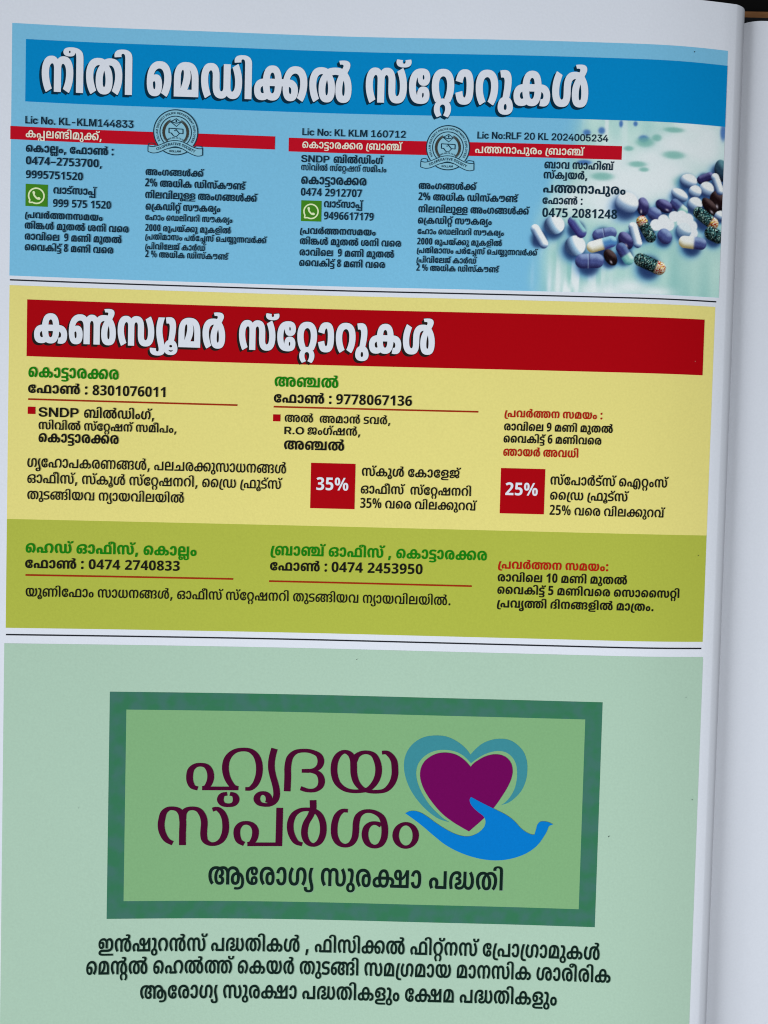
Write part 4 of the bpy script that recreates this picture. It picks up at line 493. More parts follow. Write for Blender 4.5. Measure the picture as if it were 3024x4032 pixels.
205:[[243,286,34,0,48,-9,44,-17,21,-12,45,-111,1,-137,-115,0,1,176,0,26,-12,24,-13,7,-6,3,-20,4,-13,0,-26,0,-44,-18,-28,-40,1,-32,0,-24,18,-45,34,-39,25,-18,-91,-28,-30,19,-46,48,-26,56,1,33,0,39,48,61,92,34],[677,0,-56,0,-76,22,-40,46,1,38,0,26,20,48,52,47,45,23,9,14,32,18,36,21,1,9,0,8,-28,10,-29,0,-10,0,-24,-2,-11,-1,-19,29,20,2,56,3,29,0,54,0,58,-13,22,-20,1,-10,0,-15,-46,-39,-39,-26,-15,-8,-30,-18,-40,-40,-18,-44,1,-24,0,-22,12,-29,26,-13,19,0,30,0,30,27,1,39,0,20,-16,47,-34,40,-27,12,-18,7,-42,9,-33,0,-22,0,-46,-6,-19,-9,-12,-6,-20,-18,-12,-28,1,-22,1,-120,-109,0,1,97,35,102,22,16,52,25,78,14,57,0,38,0,66,-8,27,-7,2,-1,6,-2,3,0,52,-14,64,-49,34,-61,1,-34,0,-41,-42,-48,-76,-21],[681,34,62,0,82,-26,40,-38,1,-22,0,-25,-40,-39,-35,-16,-75,18,24,12,28,30,1,18,0,26,-46,25,-37,0,-40,0,-46,-25,1,-25,0,-19,30,-29,21,-13,-75,-18,-32,15,-42,39,1,26,0,23,46,37,82,26]],
59:[[205,179,64,0,76,-25,36,-41,1,-23,0,-18,-24,-30,-9,-8,-11,12,209,0,67,-46,-329,0,-39,29,10,9,18,28,1,20,0,21,-30,27,-29,0,-22,0,-26,-12,-14,-21,1,-13,0,-25,28,-30,15,-15,-93,-22,-28,20,-36,44,1,30,0,26,44,40,80,23],[707,286,66,0,92,-22,60,-40,28,-50,1,-29,0,-35,-32,-54,-52,-44,-31,-17,-87,29,24,16,36,33,24,43,1,28,0,30,-32,42,-56,23,-35,0,-40,0,-60,-23,-32,-42,1,-28,0,-26,18,-40,34,-34,23,-16,-53,-30,-15,0,-23,13,-24,17,-46,40,-30,48,1,32,0,25,28,49,60,39,94,23]],
49:[[565,-4,-52,0,-72,9,-39,13,-4,2,-8,6,-3,3,-48,19,-52,48,-22,52,1,25,0,17,10,30,9,12,21,12,16,16,46,18,58,8,29,0,86,0,94,-56,1,-56,0,-49,-72,-75,-59,-26,-8,-2,-12,-6,-7,-2,-32,-10,-72,-8,-51,0,-70,0,-102,24,-70,46,-34,60,1,36,0,39,44,55,88,30,65,0,48,0,76,-20,33,-21,-85,-27,-14,12,-36,10,-15,0,-26,0,-38,-17,-18,-34,1,-25,0,-42,42,-56,76,-27,45,0,28,0,36,4,17,3,6,2,10,2,7,2,30,12,42,38,20,48,1,23,0,27,-20,28,-28,12,-17,0,-18,0,-30,-13,-16,-29,1,-24,0,-22,16,-45,34,-39,29,-13,6,-3,8,-2,9,-2,12,-4,44,-5,25,0,52,0,72,25,34,50,1,36,0,29,-30,58,-27,27,101,22,36,-29,40,-69,1,-33,0,-33,-26,-58,-62,-45,-104,-23]],
175:[[407,240,-86,0,-120,-30,-60,-54,1,-40,0,-30,16,-34,28,-12,17,0,14,0,20,8,10,18,1,16,0,24,-26,20,-25,0,-24,0,-44,-16,-25,-18,-17,42,20,14,76,22,47,0,42,0,60,-20,32,-38,1,-26,0,-30,-36,-41,-68,-19,-47,0,-48,0,-76,22,-48,54,1,44,0,45,58,65,102,41,136,19,81,0,62,0,90,-9,43,-9,6,-2,8,-6,5,-1,40,-7,56,-21,28,-27,1,-18,0,-15,-16,-22,-36,-17,-27,-6,-5,6,42,-6,54,-34,1,-24,0,-20,-32,-34,-74,-18,-61,0,-72,0,-86,29,-40,55,1,38,0,28,28,52,60,44,49,16,4,1,8,5,5,1,32,9,82,12,45,0,54,0,76,-12,56,-24,21,-16,39,-76,1,-158,-117,0,1,148,0,35,-16,33,-23,12,-16,8,-44,6,-29,0,-26,0,-40,-5,-15,-3,-28,-6,-44,-23,-28,-31,-12,-38,1,-20,0,-44,40,-33,41,0,28,0,32,16,1,15,0,16,-40,19,-35,0,-7,0,1,45,7,0,34,0,36,20,1,15,0,19,-48,24,-55,4,-20,3,-44,3,-42,2],[1069,286,60,0,80,-21,40,-36,1,-22,0,-17,-16,-25,-40,-19,-31,-8,5,3,40,-7,52,-38,1,-24,0,-38,-80,-38,-79,0,-24,0,-44,2,-15,2,17,44,12,-2,24,-2,13,0,32,0,30,16,1,19,0,9,-10,16,-11,5,-12,6,-36,6,-27,0,-9,0,1,45,11,0,24,0,36,6,13,6,8,4,12,14,1,10,0,19,-38,19,-29,0,-26,0,-36,-6,-13,-7,-16,-7,-20,-21,-10,-31,1,-21,1,-43,-87,6,-9,44,7,56,16,21,58,35,84,20]],
56:[[549,286,66,0,104,-23,74,-44,36,-61,1,-40,0,-46,-40,-54,-82,-22,-55,0,-60,0,-72,26,-34,50,1,30,0,48,76,53,75,0,38,0,58,-21,42,-36,13,-24,-43,-4,-4,9,-20,19,-32,13,-23,0,-32,0,-28,-29,1,-30,0,-20,10,-27,26,-13,21,0,18,0,26,14,16,34,1,30,0,8,-2,19,-1,9,0,2,0,8,-3,2,-4,18,-36,34,-68,21,-47,0,-30,0,-38,-6,-17,-7,-26,-13,-16,-42,1,-39,1,-26,0,-26,-18,-44,-27,-16,-22,-12,-66,-12,-47,0,-66,0,-92,30,-50,60,1,40,0,36,26,58,48,47,29,19,93,-29,-24,-18,-32,-39,-20,-44,1,-27,0,-31,24,-38,40,-19,23,0,18,0,28,7,7,6,10,10,8,23,1,22,1,41,0,40,34,54,41,16,28,13,78,13]],
}
FONTS['bold'] = {
71:[[217,-4,-50,0,-82,22,-50,55,1,46,0,37,40,62,76,46,110,24,73,0,70,0,102,-23,64,-41,28,-50,1,-29,0,-33,-32,-55,-50,-45,-31,-18,-105,31,24,17,36,35,20,41,1,26,0,27,-28,41,-60,22,-47,0,-48,0,-76,-30,-40,-52,1,-35,0,-30,16,-31,24,-10,13,0,14,0,18,8,8,16,1,14,0,22,-20,18,-23,0,-24,0,-42,-17,-25,-20,-19,50,24,14,76,23,49,0,46,0,62,-21,32,-38,1,-26,0,-31,-40,-42,-72,-20]],
23:[[197,-4,-82,0,-86,44,1,40,0,28,48,38,41,10,24,6,52,8,72,4,53,0,295,0,76,0,90,-10,33,-10,36,-12,40,-36,1,-27,0,-42,-92,-41,-67,0,-20,0,-36,2,-19,2,23,50,6,0,16,-2,9,0,24,0,28,16,1,15,0,11,-16,16,-11,4,-16,6,-40,4,-45,0,-345,0,-32,0,-42,-4,-13,-4,-16,-6,-16,-14,1,-10,0,-10,12,-16,28,-9,25,0,20,0,38,9,21,10,59,-48,-24,-10,-52,-10,-54,-2],[457,288,76,0,96,-35,44,-65,1,-46,0,-50,-52,-66,-96,-30,-67,0,-56,0,-80,19,-23,17,-32,21,-26,57,1,34,0,71,114,73],[457,234,-44,0,-40,-41,1,-52,0,-34,18,-41,36,-18,31,0,26,0,34,18,20,41,1,35,0,34,-18,40,-36,18]],
64:[[425,142,0,-36,-20,-54,-48,-38,-78,-18,-57,0,-56,0,-74,15,-44,27,-24,36,-5,18,137,12,6,-14,14,-27,28,-16,21,0,24,0,28,21,12,42,1,33,0,31,-12,40,-28,21,-21,0,-18,0,-28,-15,-16,-24,-3,-18,-137,13,10,19,28,34,46,28,72,16,55,0,56,0,76,-21,46,-39,18,-53]],
222:[[261,288,56,0,84,-17,25,-15,28,-18,20,-46,1,-36,1,-50,-285,0,1,-52,363,0,1,228,137,0,1,-282,-177,0,-18,0,-50,2,-19,0,-265,0,-28,-1,-38,-1,-21,0,-15,0,1,156,0,39,28,45,25,16,24,15,80,17],[261,234,-40,0,-34,-34,1,-30,1,-10,151,0,1,9,0,32,-36,33],[519,-132,-42,0,-54,10,-19,7,-22,9,-18,28,3,20,1,4,0,13,-8,23,-19,8,-10,5,-34,5,-19,0,-20,0,-44,-8,-30,-20,-3,-18,0,0,0,-10,1,-10,0,-14,12,-14,16,-6,7,0,12,0,20,9,1,13,0,10,-16,10,-19,0,-20,0,-36,-14,-23,-10,-19,28,32,12,56,16,41,0,56,0,48,-28,1,-25,0,-25,-60,-28,-65,0,-66,0,-72,38,1,35,0,23,36,33,58,25,74,13,41,0,16,0,36,-1,40,-4,15,-6,26,-6,40,-20,24,-25,1,-20,1,-7,0,-14,2,-16,9,-5,6,-3,16,-4,13,0,22,0,30,18,1,24,0,20,-24,30,-21,16,95,26,32,-22,34,-43,1,-27,0,-23,-34,-35,-76,-20]],
6:[[209,-4,-56,0,-82,22,-42,44,1,29,0,30,44,43,80,24,57,0,58,0,82,-24,42,-43,1,-30,0,-29,-42,-44,-80,-22],[209,136,-22,0,-30,-20,1,-26,0,-24,28,-20,27,0,22,0,32,19,1,26,0,25,-32,20]],
276:[[213,62,9,-5,-8,-25,-22,-43,-24,-37,-13,-18,-115,0,8,18,16,47,12,47,5,16]],
72:[[313,-4,-62,0,-102,15,-76,37,-40,56,1,39,0,37,44,54,76,36,108,18,65,0,68,0,80,-20,36,-36,1,-20,0,-22,-36,-30,-64,-16,-37,0,-52,0,-62,18,-26,30,1,18,0,12,14,22,9,6,109,4,-16,-8,-16,-20,1,-12,0,-12,16,-12,17,0,20,0,14,11,1,9,0,12,-26,16,-27,0,-12,0,-32,0,-7,0,-36,0,-56,-24,-30,-42,1,-30,0,-28,24,-44,50,-24,41,-2,12,0,28,0,13,0,20,0,24,6,12,12,1,9,0,11,-14,11,-15,0,-18,0,-16,-13,1,-12,0,-13,16,-20,17,-8,-115,8,-4,6,-12,21,1,10,0,16,26,30,62,20,53,0,40,0,62,-16,36,-30,1,-22,0,-20,-38,-36,-84,-18]],
45:[[217,182,68,0,80,-26,38,-42,1,-22,0,-17,-22,-29,-9,-10,-13,18,183,0,1,-54,-249,0,-43,32,8,9,16,27,1,19,0,17,-22,26,-27,0,-18,0,-24,-12,-12,-18,1,-12,0,-24,28,-30,13,-15,-113,-24,-28,21,-34,44,1,30,0,28,44,41,88,23],[705,288,56,0,76,-14,25,-12,38,-18,26,-50,1,-38,1,-156,-443,0,1,152,0,28,12,40,28,29,23,12,26,13,78,14],[705,234,-22,0,-30,-6,-7,-5,-16,-9,-10,-30,1,-29,1,-101,171,0,1,98,0,32,-12,30,-15,8,-8,6,-32,6]],
116:[[321,288,68,0,92,-24,41,-26,-39,8,28,22,80,20,47,0,50,0,76,-22,29,-21,9,-21,41,-74,1,-150,-137,0,1,172,0,23,-6,23,-13,6,-6,5,-24,5,-15,0,-16,0,-20,-5,-9,-5,-14,-7,-8,-22,1,-25,1,-170,-135,0,1,148,0,33,-16,31,-15,8,-12,7,-34,7,-29,0,-44,0,-74,-24,-46,-50,1,-39,1,-5,0,-30,16,-30,24,-10,13,0,14,0,18,8,8,16,1,14,0,22,-20,18,-23,0,-24,0,-42,-17,-25,-19,-19,49,24,14,76,23,49,0,48,0,60,-21,32,-38,1,-26,0,-31,-40,-42,-72,-20,-53,0,-50,0,-80,22,-50,56,1,48,0,56,74,74,130,36],[1085,-4,-62,0,-82,24,-42,51,1,36,0,24,22,46,52,46,45,23,13,18,30,17,34,20,1,9,0,7,-24,9,-27,0,-8,0,-24,-1,-9,-1,-21,33,22,3,58,2,29,0,60,0,60,-14,24,-20,1,-11,0,-16,-48,-41,-43,-26,-19,-9,-26,-16,-38,-39,-16,-43,1,-22,0,-20,8,-25,22,-14,19,0,24,0,24,25,1,34,0,23,-14,44,-30,36,-25,11,-18,7,-40,10,-37,0,-22,0,-42,-6,-19,-7,-14,-6,-20,-18,-12,-27,1,-21,1,-123,-127,0,1,98,37,107,24,15,56,26,84,14,61,0,40,0,66,-8,31,-8,4,0,10,-3,7,-2,48,-15,64,-46,36,-61,1,-34,0,-58,-96,-57]],
290:[[137,-6,-36,0,-44,22,1,20,0,21,40,23,41,0,40,0,42,-23,1,-21,0,-20,-42,-22],[137,192,-36,0,-44,22,1,20,0,21,40,22,41,0,40,0,42,-22,1,-21,0,-20,-42,-22]],
55:[[295,288,72,0,98,-23,60,-39,26,-48,1,-26,0,-30,-26,-47,-44,-42,-29,-20,41,41,153,0,1,228,139,0,1,-282,-375,0,-63,33,20,13,32,34,20,41,1,25,0,26,-28,40,-52,22,-35,0,-36,0,-56,-21,-30,-39,1,-27,0,-25,18,-42,36,-37,25,-18,-107,-31,-32,18,-52,46,-28,56,1,34,0,25,28,50,60,41,100,24]],
33:[[249,288,62,0,104,-12,51,-11,-57,-48,-40,9,-70,8,-43,0,-34,0,-40,-10,-18,-14,1,-8,0,-8,8,-11,9,-4,12,-5,32,-4,25,0,13,0,52,0,76,-12,27,-14,22,-10,26,-29,1,-19,0,-26,-50,-42,-104,-22,-79,0,-56,0,-112,10,-47,11,61,49,24,-6,48,-7,52,-5,29,0,36,0,44,10,20,16,1,8,0,9,-12,13,-11,4,-12,4,-24,4,-27,0,-3,0,-54,0,-90,14,-23,14,-18,10,-22,28,1,16,0,26,52,40,102,24]],
77:[[-103,294,-60,0,-72,14,-36,24,1,16,0,8,10,12,7,5,117,-7,-2,-3,-6,-9,1,-4,0,-8,12,-10,20,-4,17,0,16,0,20,4,12,10,1,8,0,4,-4,9,1,3,113,7,4,-5,8,-12,1,-8,0,-16,-32,-24,-76,-14]],
58:[[525,288,48,0,70,-14,27,-12,18,-10,24,-26,10,-32,1,-23,1,-62,0,-24,8,-19,9,-6,8,-6,24,-6,17,0,20,0,36,16,24,36,1,30,0,25,-18,43,-32,40,-21,20,113,30,28,-21,44,-48,26,-57,1,-34,0,-40,-52,-61,-98,-31,-71,0,-48,0,-72,11,-23,13,-20,10,-20,26,-12,34,1,20,1,64,0,20,-6,21,-9,7,-8,6,-24,6,-15,0,-14,0,-24,-5,-5,-4,-12,-7,-12,-22,1,-21,1,-175,-135,0,1,168,0,28,-8,25,-13,7,-6,3,-24,3,-5,0,-22,0,-40,-17,-24,-37,1,-29,0,-22,16,-42,32,-41,25,-20,-111,-30,-30,21,-46,49,-24,56,1,32,0,40,52,60,92,34,67,0,46,0,74,-16,35,-20,-23,-2,30,17,66,21]],
208:[[291,-19,54,0,70,-15,32,-24,1,-14,0,-9,-14,-15,-7,-5,-3,14,153,0,1,121,137,0,1,-160,-347,0,-35,23,4,5,6,12,1,8,0,12,-22,11,-19,0,-20,0,-20,-12,1,-11,0,-11,16,-17,9,-7,-95,-15,-18,12,-26,25,1,16,0,17,40,26,68,13],[217,182,68,0,80,-26,38,-42,1,-22,0,-17,-22,-29,-9,-10,-9,18,213,0,1,228,137,0,1,-282,-419,0,-43,32,8,9,16,27,1,19,0,17,-22,26,-27,0,-18,0,-24,-12,-12,-18,1,-12,0,-24,28,-30,13,-15,-113,-24,-28,21,-34,44,1,30,0,28,44,41,88,23]],
162:[[273,282,-38,-50,-46,-89,-18,-77,1,-34,0,-30,26,-26,42,-10,27,0,16,0,28,1,13,1,17,-42,-20,-2,-40,-2,-27,0,-78,0,-94,24,-44,47,1,41,0,44,24,78,44,82,29,44]],
44:[[217,182,68,0,80,-26,38,-42,1,-22,0,-17,-22,-29,-9,-10,-9,18,213,0,1,228,137,0,1,-282,-419,0,-43,32,8,9,16,27,1,19,0,17,-22,26,-27,0,-18,0,-24,-12,-12,-18,1,-12,0,-24,28,-30,13,-15,-113,-24,-28,21,-34,44,1,30,0,28,44,41,88,23]],
118:[[437,-4,-64,0,-80,24,-42,51,1,36,0,24,22,46,50,46,47,23,13,18,30,17,34,20,1,9,0,7,-24,9,-27,0,-8,0,-24,-1,-11,-1,-21,33,22,3,60,2,29,0,58,0,62,-14,24,-20,1,-11,0,-16,-50,-41,-41,-26,-19,-9,-26,-16,-38,-39,-18,-43,1,-22,0,-20,10,-25,22,-14,19,0,24,0,24,25,1,34,0,18,-8,33,-16,31,-28,25,-17,8,-18,7,-36,9,-39,0,-48,0,-64,-22,-36,-39,1,-29,0,-25,20,-41,32,-37,27,-18,-103,-31,-34,18,-50,45,-30,55,1,36,0,26,32,50,66,40,110,24,79,0,42,0,66,-8,29,-7,6,-1,10,-3,7,-2,48,-14,64,-48,36,-61,1,-34,0,-58,-96,-56]],
196:[[317,288,46,0,74,-12,35,-11,15,-9,72,-23,80,-71,1,-52,0,-39,-44,-51,-84,-24,-63,0,-60,0,-84,26,-44,52,1,36,0,33,36,51,66,42,51,18,17,10,36,12,72,12,49,0,52,0,76,-13,60,-23,23,-14,11,-18,37,-102,1,-118,-135,0,1,152,0,27,-16,33,-23,10,-12,6,-44,8,-31,0,-12,0,-32,-2,-15,-4,-7,-2,-36,-8,-48,-37,-26,-47,1,-26,0,-26,14,-26,24,-10,15,0,14,0,24,10,16,26,1,24,0,28,-24,47,-44,35,-31,9,-15,3,-14,4,-30,2,-15,0,-52,0,-68,-24,-32,-40,1,-27,0,-23,20,-42,34,-36,23,-18,-103,-30,-32,18,-50,44,-30,55,1,35,0,24,28,48,62,42,110,26],[969,288,36,0,76,-11,33,-11,17,-10,72,-24,80,-70,1,-52,0,-39,-44,-51,-84,-24,-61,0,-62,0,-84,26,-42,52,1,36,0,33,34,51,68,42,51,18,23,10,32,12,80,12,51,0,78,0,104,-24,60,-42,26,-51,1,-26,0,-33,-30,-54,-52,-44,-31,-18,-103,30,20,16,36,35,20,41,1,24,0,28,-28,42,-60,24,-47,0,-20,0,-34,-3,-13,-3,-11,-2,-38,-9,-50,-37,-20,-48,1,-24,0,-26,12,-26,24,-10,15,0,16,0,24,10,14,26,1,24,0,28,-26,47,-46,35,-27,9,-15,3,-8,2,-16,3,-24,1,-15,0,-28,0,-40,-8,-11,-5,-28,-11,-20,-35,1,-31,1,-137,-123,0,1,129,35,98,22,14,62,24,82,14]],
42:[[253,288,32,0,48,-8,40,-14,23,-12,-13,-1,32,19,72,16,49,0,68,0,92,-34,52,-60,1,-40,0,-33,-26,-57,-44,-48,-29,-22,-111,31,22,20,34,39,16,42,1,25,0,29,-24,37,-40,17,-23,0,-12,0,-16,-3,-7,-2,-12,-6,-12,-25,1,-24,1,-174,-135,0,1,176,0,26,-12,21,-11,7,-4,2,-18,2,-11,0,-22,0,-40,-16,-28,-36,1,-31,0,-23,16,-43,32,-41,25,-20,-111,-30,-28,22,-46,50,-26,56,1,30,0,40,50,61,98,35]],
48:[[325,288,80,0,104,-20,37,-17,24,-13,30,-32,14,-44,1,-31,1,-131,-565,0,1,132,0,32,16,44,30,32,27,12,34,17,96,19],[249,232,-14,0,-26,-11,-7,-10,-10,-9,-10,-29,1,-25,1,-115,-23,1,38,24,60,56,34,56,1,26,0,12,-8,16,-16,8],[425,180,0,-22,-24,-44,-44,-42,-27,-24,-17,4,18,0,46,2,11,0,93,0,1,90,0,29,-20,37,-44,23,-31,7,1,0,20,-9,24,-31]],
49:[[585,-4,-56,0,-80,10,-39,14,-4,2,-8,8,-3,3,-48,18,-56,47,-22,51,1,24,0,18,10,29,9,12,25,16,16,15,50,18,58,7,31,0,94,0,96,-59,1,-55,0,-48,-72,-75,-63,-23,-8,-3,-12,-7,-7,-2,-36,-11,-76,-9,-51,0,-76,0,-108,24,-72,46,-32,62,1,34,0,39,44,57,94,30,71,0,50,0,82,-23,33,-23,-99,-29,-12,12,-32,11,-15,0,-24,0,-34,-17,-18,-31,1,-23,0,-39,44,-54,68,-26,45,0,24,0,36,4,17,4,8,2,8,0,9,2,28,12,40,38,20,44,1,22,0,24,-16,26,-26,10,-13,0,-16,0,-28,-10,-12,-26,1,-24,0,-20,16,-42,30,-38,27,-12,4,-2,14,-3,7,-2,16,-4,40,-5,25,0,50,0,68,23,34,47,1,35,0,29,-32,56,-25,26,119,26,40,-30,40,-68,1,-35,0,-31,-28,-58,-60,-46,-112,-24]],
38:[[445,-4,-60,0,-84,26,-44,52,1,36,0,33,36,51,68,42,51,18,23,10,32,12,78,12,53,0,78,0,102,-24,62,-42,24,-51,1,-26,0,-33,-28,-54,-52,-44,-31,-18,-103,30,20,16,36,35,20,41,1,24,0,28,-28,42,-60,24,-47,0,-20,0,-36,-2,-11,-4,-11,-2,-38,-9,-50,-37,-22,-48,1,-24,0,-26,14,-26,24,-10,15,0,14,0,24,10,16,26,1,24,0,28,-24,47,-44,35,-29,9,-17,3,-12,4,-32,2,-13,0,-54,0,-68,-24,-32,-40,1,-27,0,-23,20,-42,34,-36,23,-18,-103,-30,-32,18,-50,44,-30,55,1,35,0,24,28,48,60,42,112,26,81,0,48,0,78,-12,35,-11,13,-9,72,-24,80,-70,1,-52,0,-39,-44,-51,-86,-24]],
65:[[-9,378,42,0,68,-7,25,-7,28,-8,26,-20,12,-26,1,-20,1,-290,-137,0,1,277,0,17,-4,22,-12,18,-11,4,-6,2,-18,4,-13,0,-16,0,-24,-6,-12,-9,1,-6,0,-5,2,-8,5,-2,-135,-6,-2,5,-4,11,1,6,0,18,50,24,84,12]],
173:[[485,288,76,0,94,-35,46,-65,1,-46,0,-51,-52,-66,-96,-29,-67,0,-56,0,-80,19,-23,17,-32,21,-26,57,1,34,0,48,50,64,98,32],[485,234,-44,0,-40,-41,1,-52,0,-34,20,-41,34,-18,31,0,26,0,36,18,18,41,1,35,0,34,-16,40,-36,18],[217,-4,-64,0,-84,18,-40,37,1,25,0,20,36,30,52,19,27,5,20,4,36,6,54,3,49,0,37,11,303,0,76,0,90,-10,33,-10,36,-12,40,-36,1,-27,0,-42,-90,-41,-67,0,-22,0,-36,2,-19,2,23,50,6,0,16,-2,9,0,24,0,28,16,1,15,0,11,-16,16,-11,4,-16,6,-40,4,-45,0,-361,0,-32,0,-46,-3,-17,-5,-16,-5,-16,-14,1,-11,0,-11,16,-15,32,-8,27,0,26,0,42,8,19,9,61,-47,-28,-10,-50,-10,-54,-2],[213,288,44,0,84,-9,49,-13,-51,-52,-24,10,-52,11,-25,0,-32,0,-30,-16,1,-12,0,-10,14,-13,15,-4,12,-3,34,-3,29,0,71,0,-73,-41,-52,-1,-86,8,-60,20,-32,30,1,22,0,23,40,35,80,18]],
120:[[697,362,60,0,60,-14,22,-20,1,-11,0,-16,-50,-41,-43,-26,-17,-9,-26,-16,-38,-39,-18,-43,1,-22,0,-20,10,-25,22,-14,19,0,22,0,26,24,1,35,0,18,-6,33,-18,30,-26,26,-19,8,-20,8,-38,7,-33,0,-24,0,-44,-7,-15,-5,-28,-11,-18,-39,1,-33,1,-32,0,-19,-10,-33,-20,-26,-19,-10,-24,-12,-72,-12,-49,0,-70,0,-100,31,-52,61,1,40,0,34,28,57,44,48,29,21,113,-30,-24,-20,-32,-40,-16,-43,1,-25,0,-30,22,-36,38,-16,21,0,16,0,24,6,7,6,8,6,6,18,1,22,1,49,0,41,48,56,45,14,32,12,80,10,61,0,46,0,62,-8,29,-6,23,-6,48,-15,66,-47,32,-61,1,-34,0,-58,-92,-57,-95,0,-60,0,-84,24,-40,51,1,36,0,24,20,46,52,46,45,23,13,18,32,17,34,20,1,9,0,7,-26,9,-23,0,-10,0,-24,-1,-9,-1,-23,33,24,3,60,2]],
67:[[153,-92,-84,0,-88,39,1,33,0,22,38,41,76,23,57,0,56,0,78,-22,40,-42,1,-23,0,-22,-42,-32,-78,-17],[153,-54,24,0,26,16,1,17,0,17,-26,19,-23,0,-24,0,-28,-19,1,-17,0,-17,28,-16],[125,288,56,0,64,-24,28,-38,1,-22,0,-38,-28,-72,-23,-44,-127,8,20,37,24,68,1,32,0,17,-24,22,-27,0,-12,0,-22,-2,-9,-2,-21,52,20,2,52,4]],
119:[[649,288,56,0,76,-6,56,-10,25,-6,35,-7,74,-26,68,-77,1,-47,0,-56,-96,-57,-91,0,-64,0,-80,24,-42,51,1,36,0,24,22,46,52,46,45,23,13,17,30,17,34,21,1,9,0,7,-24,9,-27,0,-8,0,-24,-1,-11,-1,-21,33,22,3,60,2,29,0,58,0,62,-14,24,-20,1,-11,0,-16,-50,-41,-41,-26,-19,-9,-26,-16,-38,-39,-18,-43,1,-22,0,-20,10,-25,22,-14,19,0,24,0,24,25,1,34,0,21,-18,43,-34,35,-23,10,-39,7,-28,7,-62,6,-37,0,-40,0,-68,-6,-27,-6,-19,-1,-48,-16,-54,-63,1,-40,0,-20,14,-24,24,-10,15,0,14,0,24,10,16,26,1,24,0,28,-24,47,-46,35,-29,9,-15,3,-12,4,-32,2,-13,0,-54,0,-68,-24,-32,-40,1,-27,0,-23,20,-42,32,-36,25,-18,-103,-30,-32,18,-50,44,-30,55,1,35,0,24,28,48,62,42,110,26,83,0,48,0,78,-12,35,-11,15,-9,72,-24,76,-70,1,-52,0,-39,-44,-51,-86,-24,-61,0,-60,0,-84,25,-44,51,1,35,0,27,28,50,60,42,57,16,31,19,38,13,112,14]],
56:[[569,288,72,0,112,-24,76,-46,40,-62,1,-38,0,-44,-44,-56,-84,-22,-63,0,-64,0,-76,26,-34,50,1,30,0,50,78,52,77,0,42,0,62,-24,40,-40,13,-24,-53,-3,-4,11,-18,18,-28,12,-19,0,-28,0,-24,-25,1,-29,0,-18,10,-24,22,-12,17,0,16,0,20,13,12,30,1,27,0,10,0,19,-3,8,0,3,0,8,1,2,-4,16,-40,32,-64,20,-45,0,-28,0,-38,-6,-17,-7,-22,-11,-18,-37,1,-36,1,-25,0,-30,-22,-46,-27,-16,-28,-12,-68,-12,-49,0,-74,0,-96,31,-52,61,1,40,0,34,28,57,44,48,29,21,113,-30,-22,-20,-32,-40,-18,-43,1,-25,0,-30,22,-36,38,-16,21,0,12,0,26,6,7,6,8,7,8,19,1,19,1,45,0,44,44,54,43,16,30,12,80,12]],
50:[[321,288,76,0,112,-26,76,-46,36,-62,1,-36,0,-44,-44,-56,-84,-22,-63,0,-62,0,-78,26,-32,50,1,30,0,50,76,52,77,0,42,0,62,-24,40,-40,13,-24,-51,-3,-4,11,-20,18,-28,12,-17,0,-28,0,-26,-25,1,-29,0,-18,12,-24,20,-12,17,0,16,0,22,13,12,30,1,27,0,10,-2,19,-3,8,0,3,0,8,-3,2,-4,17,-38,31,-64,20,-41,0,-52,0,-70,-22,-34,-40,1,-28,0,-24,20,-40,36,-38,25,-18,-105,-29,-34,17,-50,46,-30,56,1,34,0,28,36,50,68,40,112,22]],
52:[[685,282,1,-282,-635,0,1,156,0,39,28,45,25,16,24,15,82,17,55,0,56,0,84,-17,25,-15,28,-18,20,-46,1,-36,1,-50,-285,0,1,-52,363,0,1,228],[261,234,-40,0,-34,-34,1,-30,1,-10,151,0,1,9,0,32,-36,33]],
289:[[159,-5,-22,0,-52,2,-19,2,1,65,16,-2,40,-4,21,0,48,0,64,15,40,27,18,39,3,24,-5,0,-10,-13,-32,-18,-44,-10,-31,0,-50,0,-70,28,-40,52,1,35,0,38,48,55,90,32,67,0,44,0,80,-20,56,-38,32,-58,1,-38,0,-34,-16,-62,-38,-54,-66,-40,-98,-23],[233,184,26,0,30,16,14,22,1,8,0,8,-6,22,-12,22,-28,16,-19,0,-28,0,-36,-28,1,-34,0,-26,32,-26]],
37:[[321,288,68,0,92,-24,41,-26,-39,8,28,22,80,20,45,0,46,0,70,-18,29,-19,-19,1,32,20,72,16,49,0,68,0,92,-34,52,-60,1,-40,0,-34,-28,-56,-44,-49,-27,-20,-111,30,22,20,34,41,16,42,1,23,0,31,-24,36,-40,16,-23,0,-4,0,-22,-4,-7,-2,-14,-8,-8,-25,1,-27,1,-168,-137,0,1,172,0,23,-6,23,-13,6,-6,5,-24,5,-15,0,-16,0,-20,-5,-9,-5,-14,-7,-8,-22,1,-25,1,-170,-135,0,1,148,0,33,-16,31,-15,8,-12,7,-34,7,-29,0,-44,0,-74,-24,-46,-50,1,-39,1,-5,0,-30,16,-30,24,-10,13,0,14,0,18,8,8,16,1,14,0,22,-20,18,-23,0,-24,0,-42,-17,-25,-19,-19,49,24,14,76,23,49,0,48,0,60,-21,32,-38,1,-26,0,-31,-40,-42,-72,-20,-53,0,-50,0,-80,22,-50,56,1,48,0,56,74,74,130,36]],
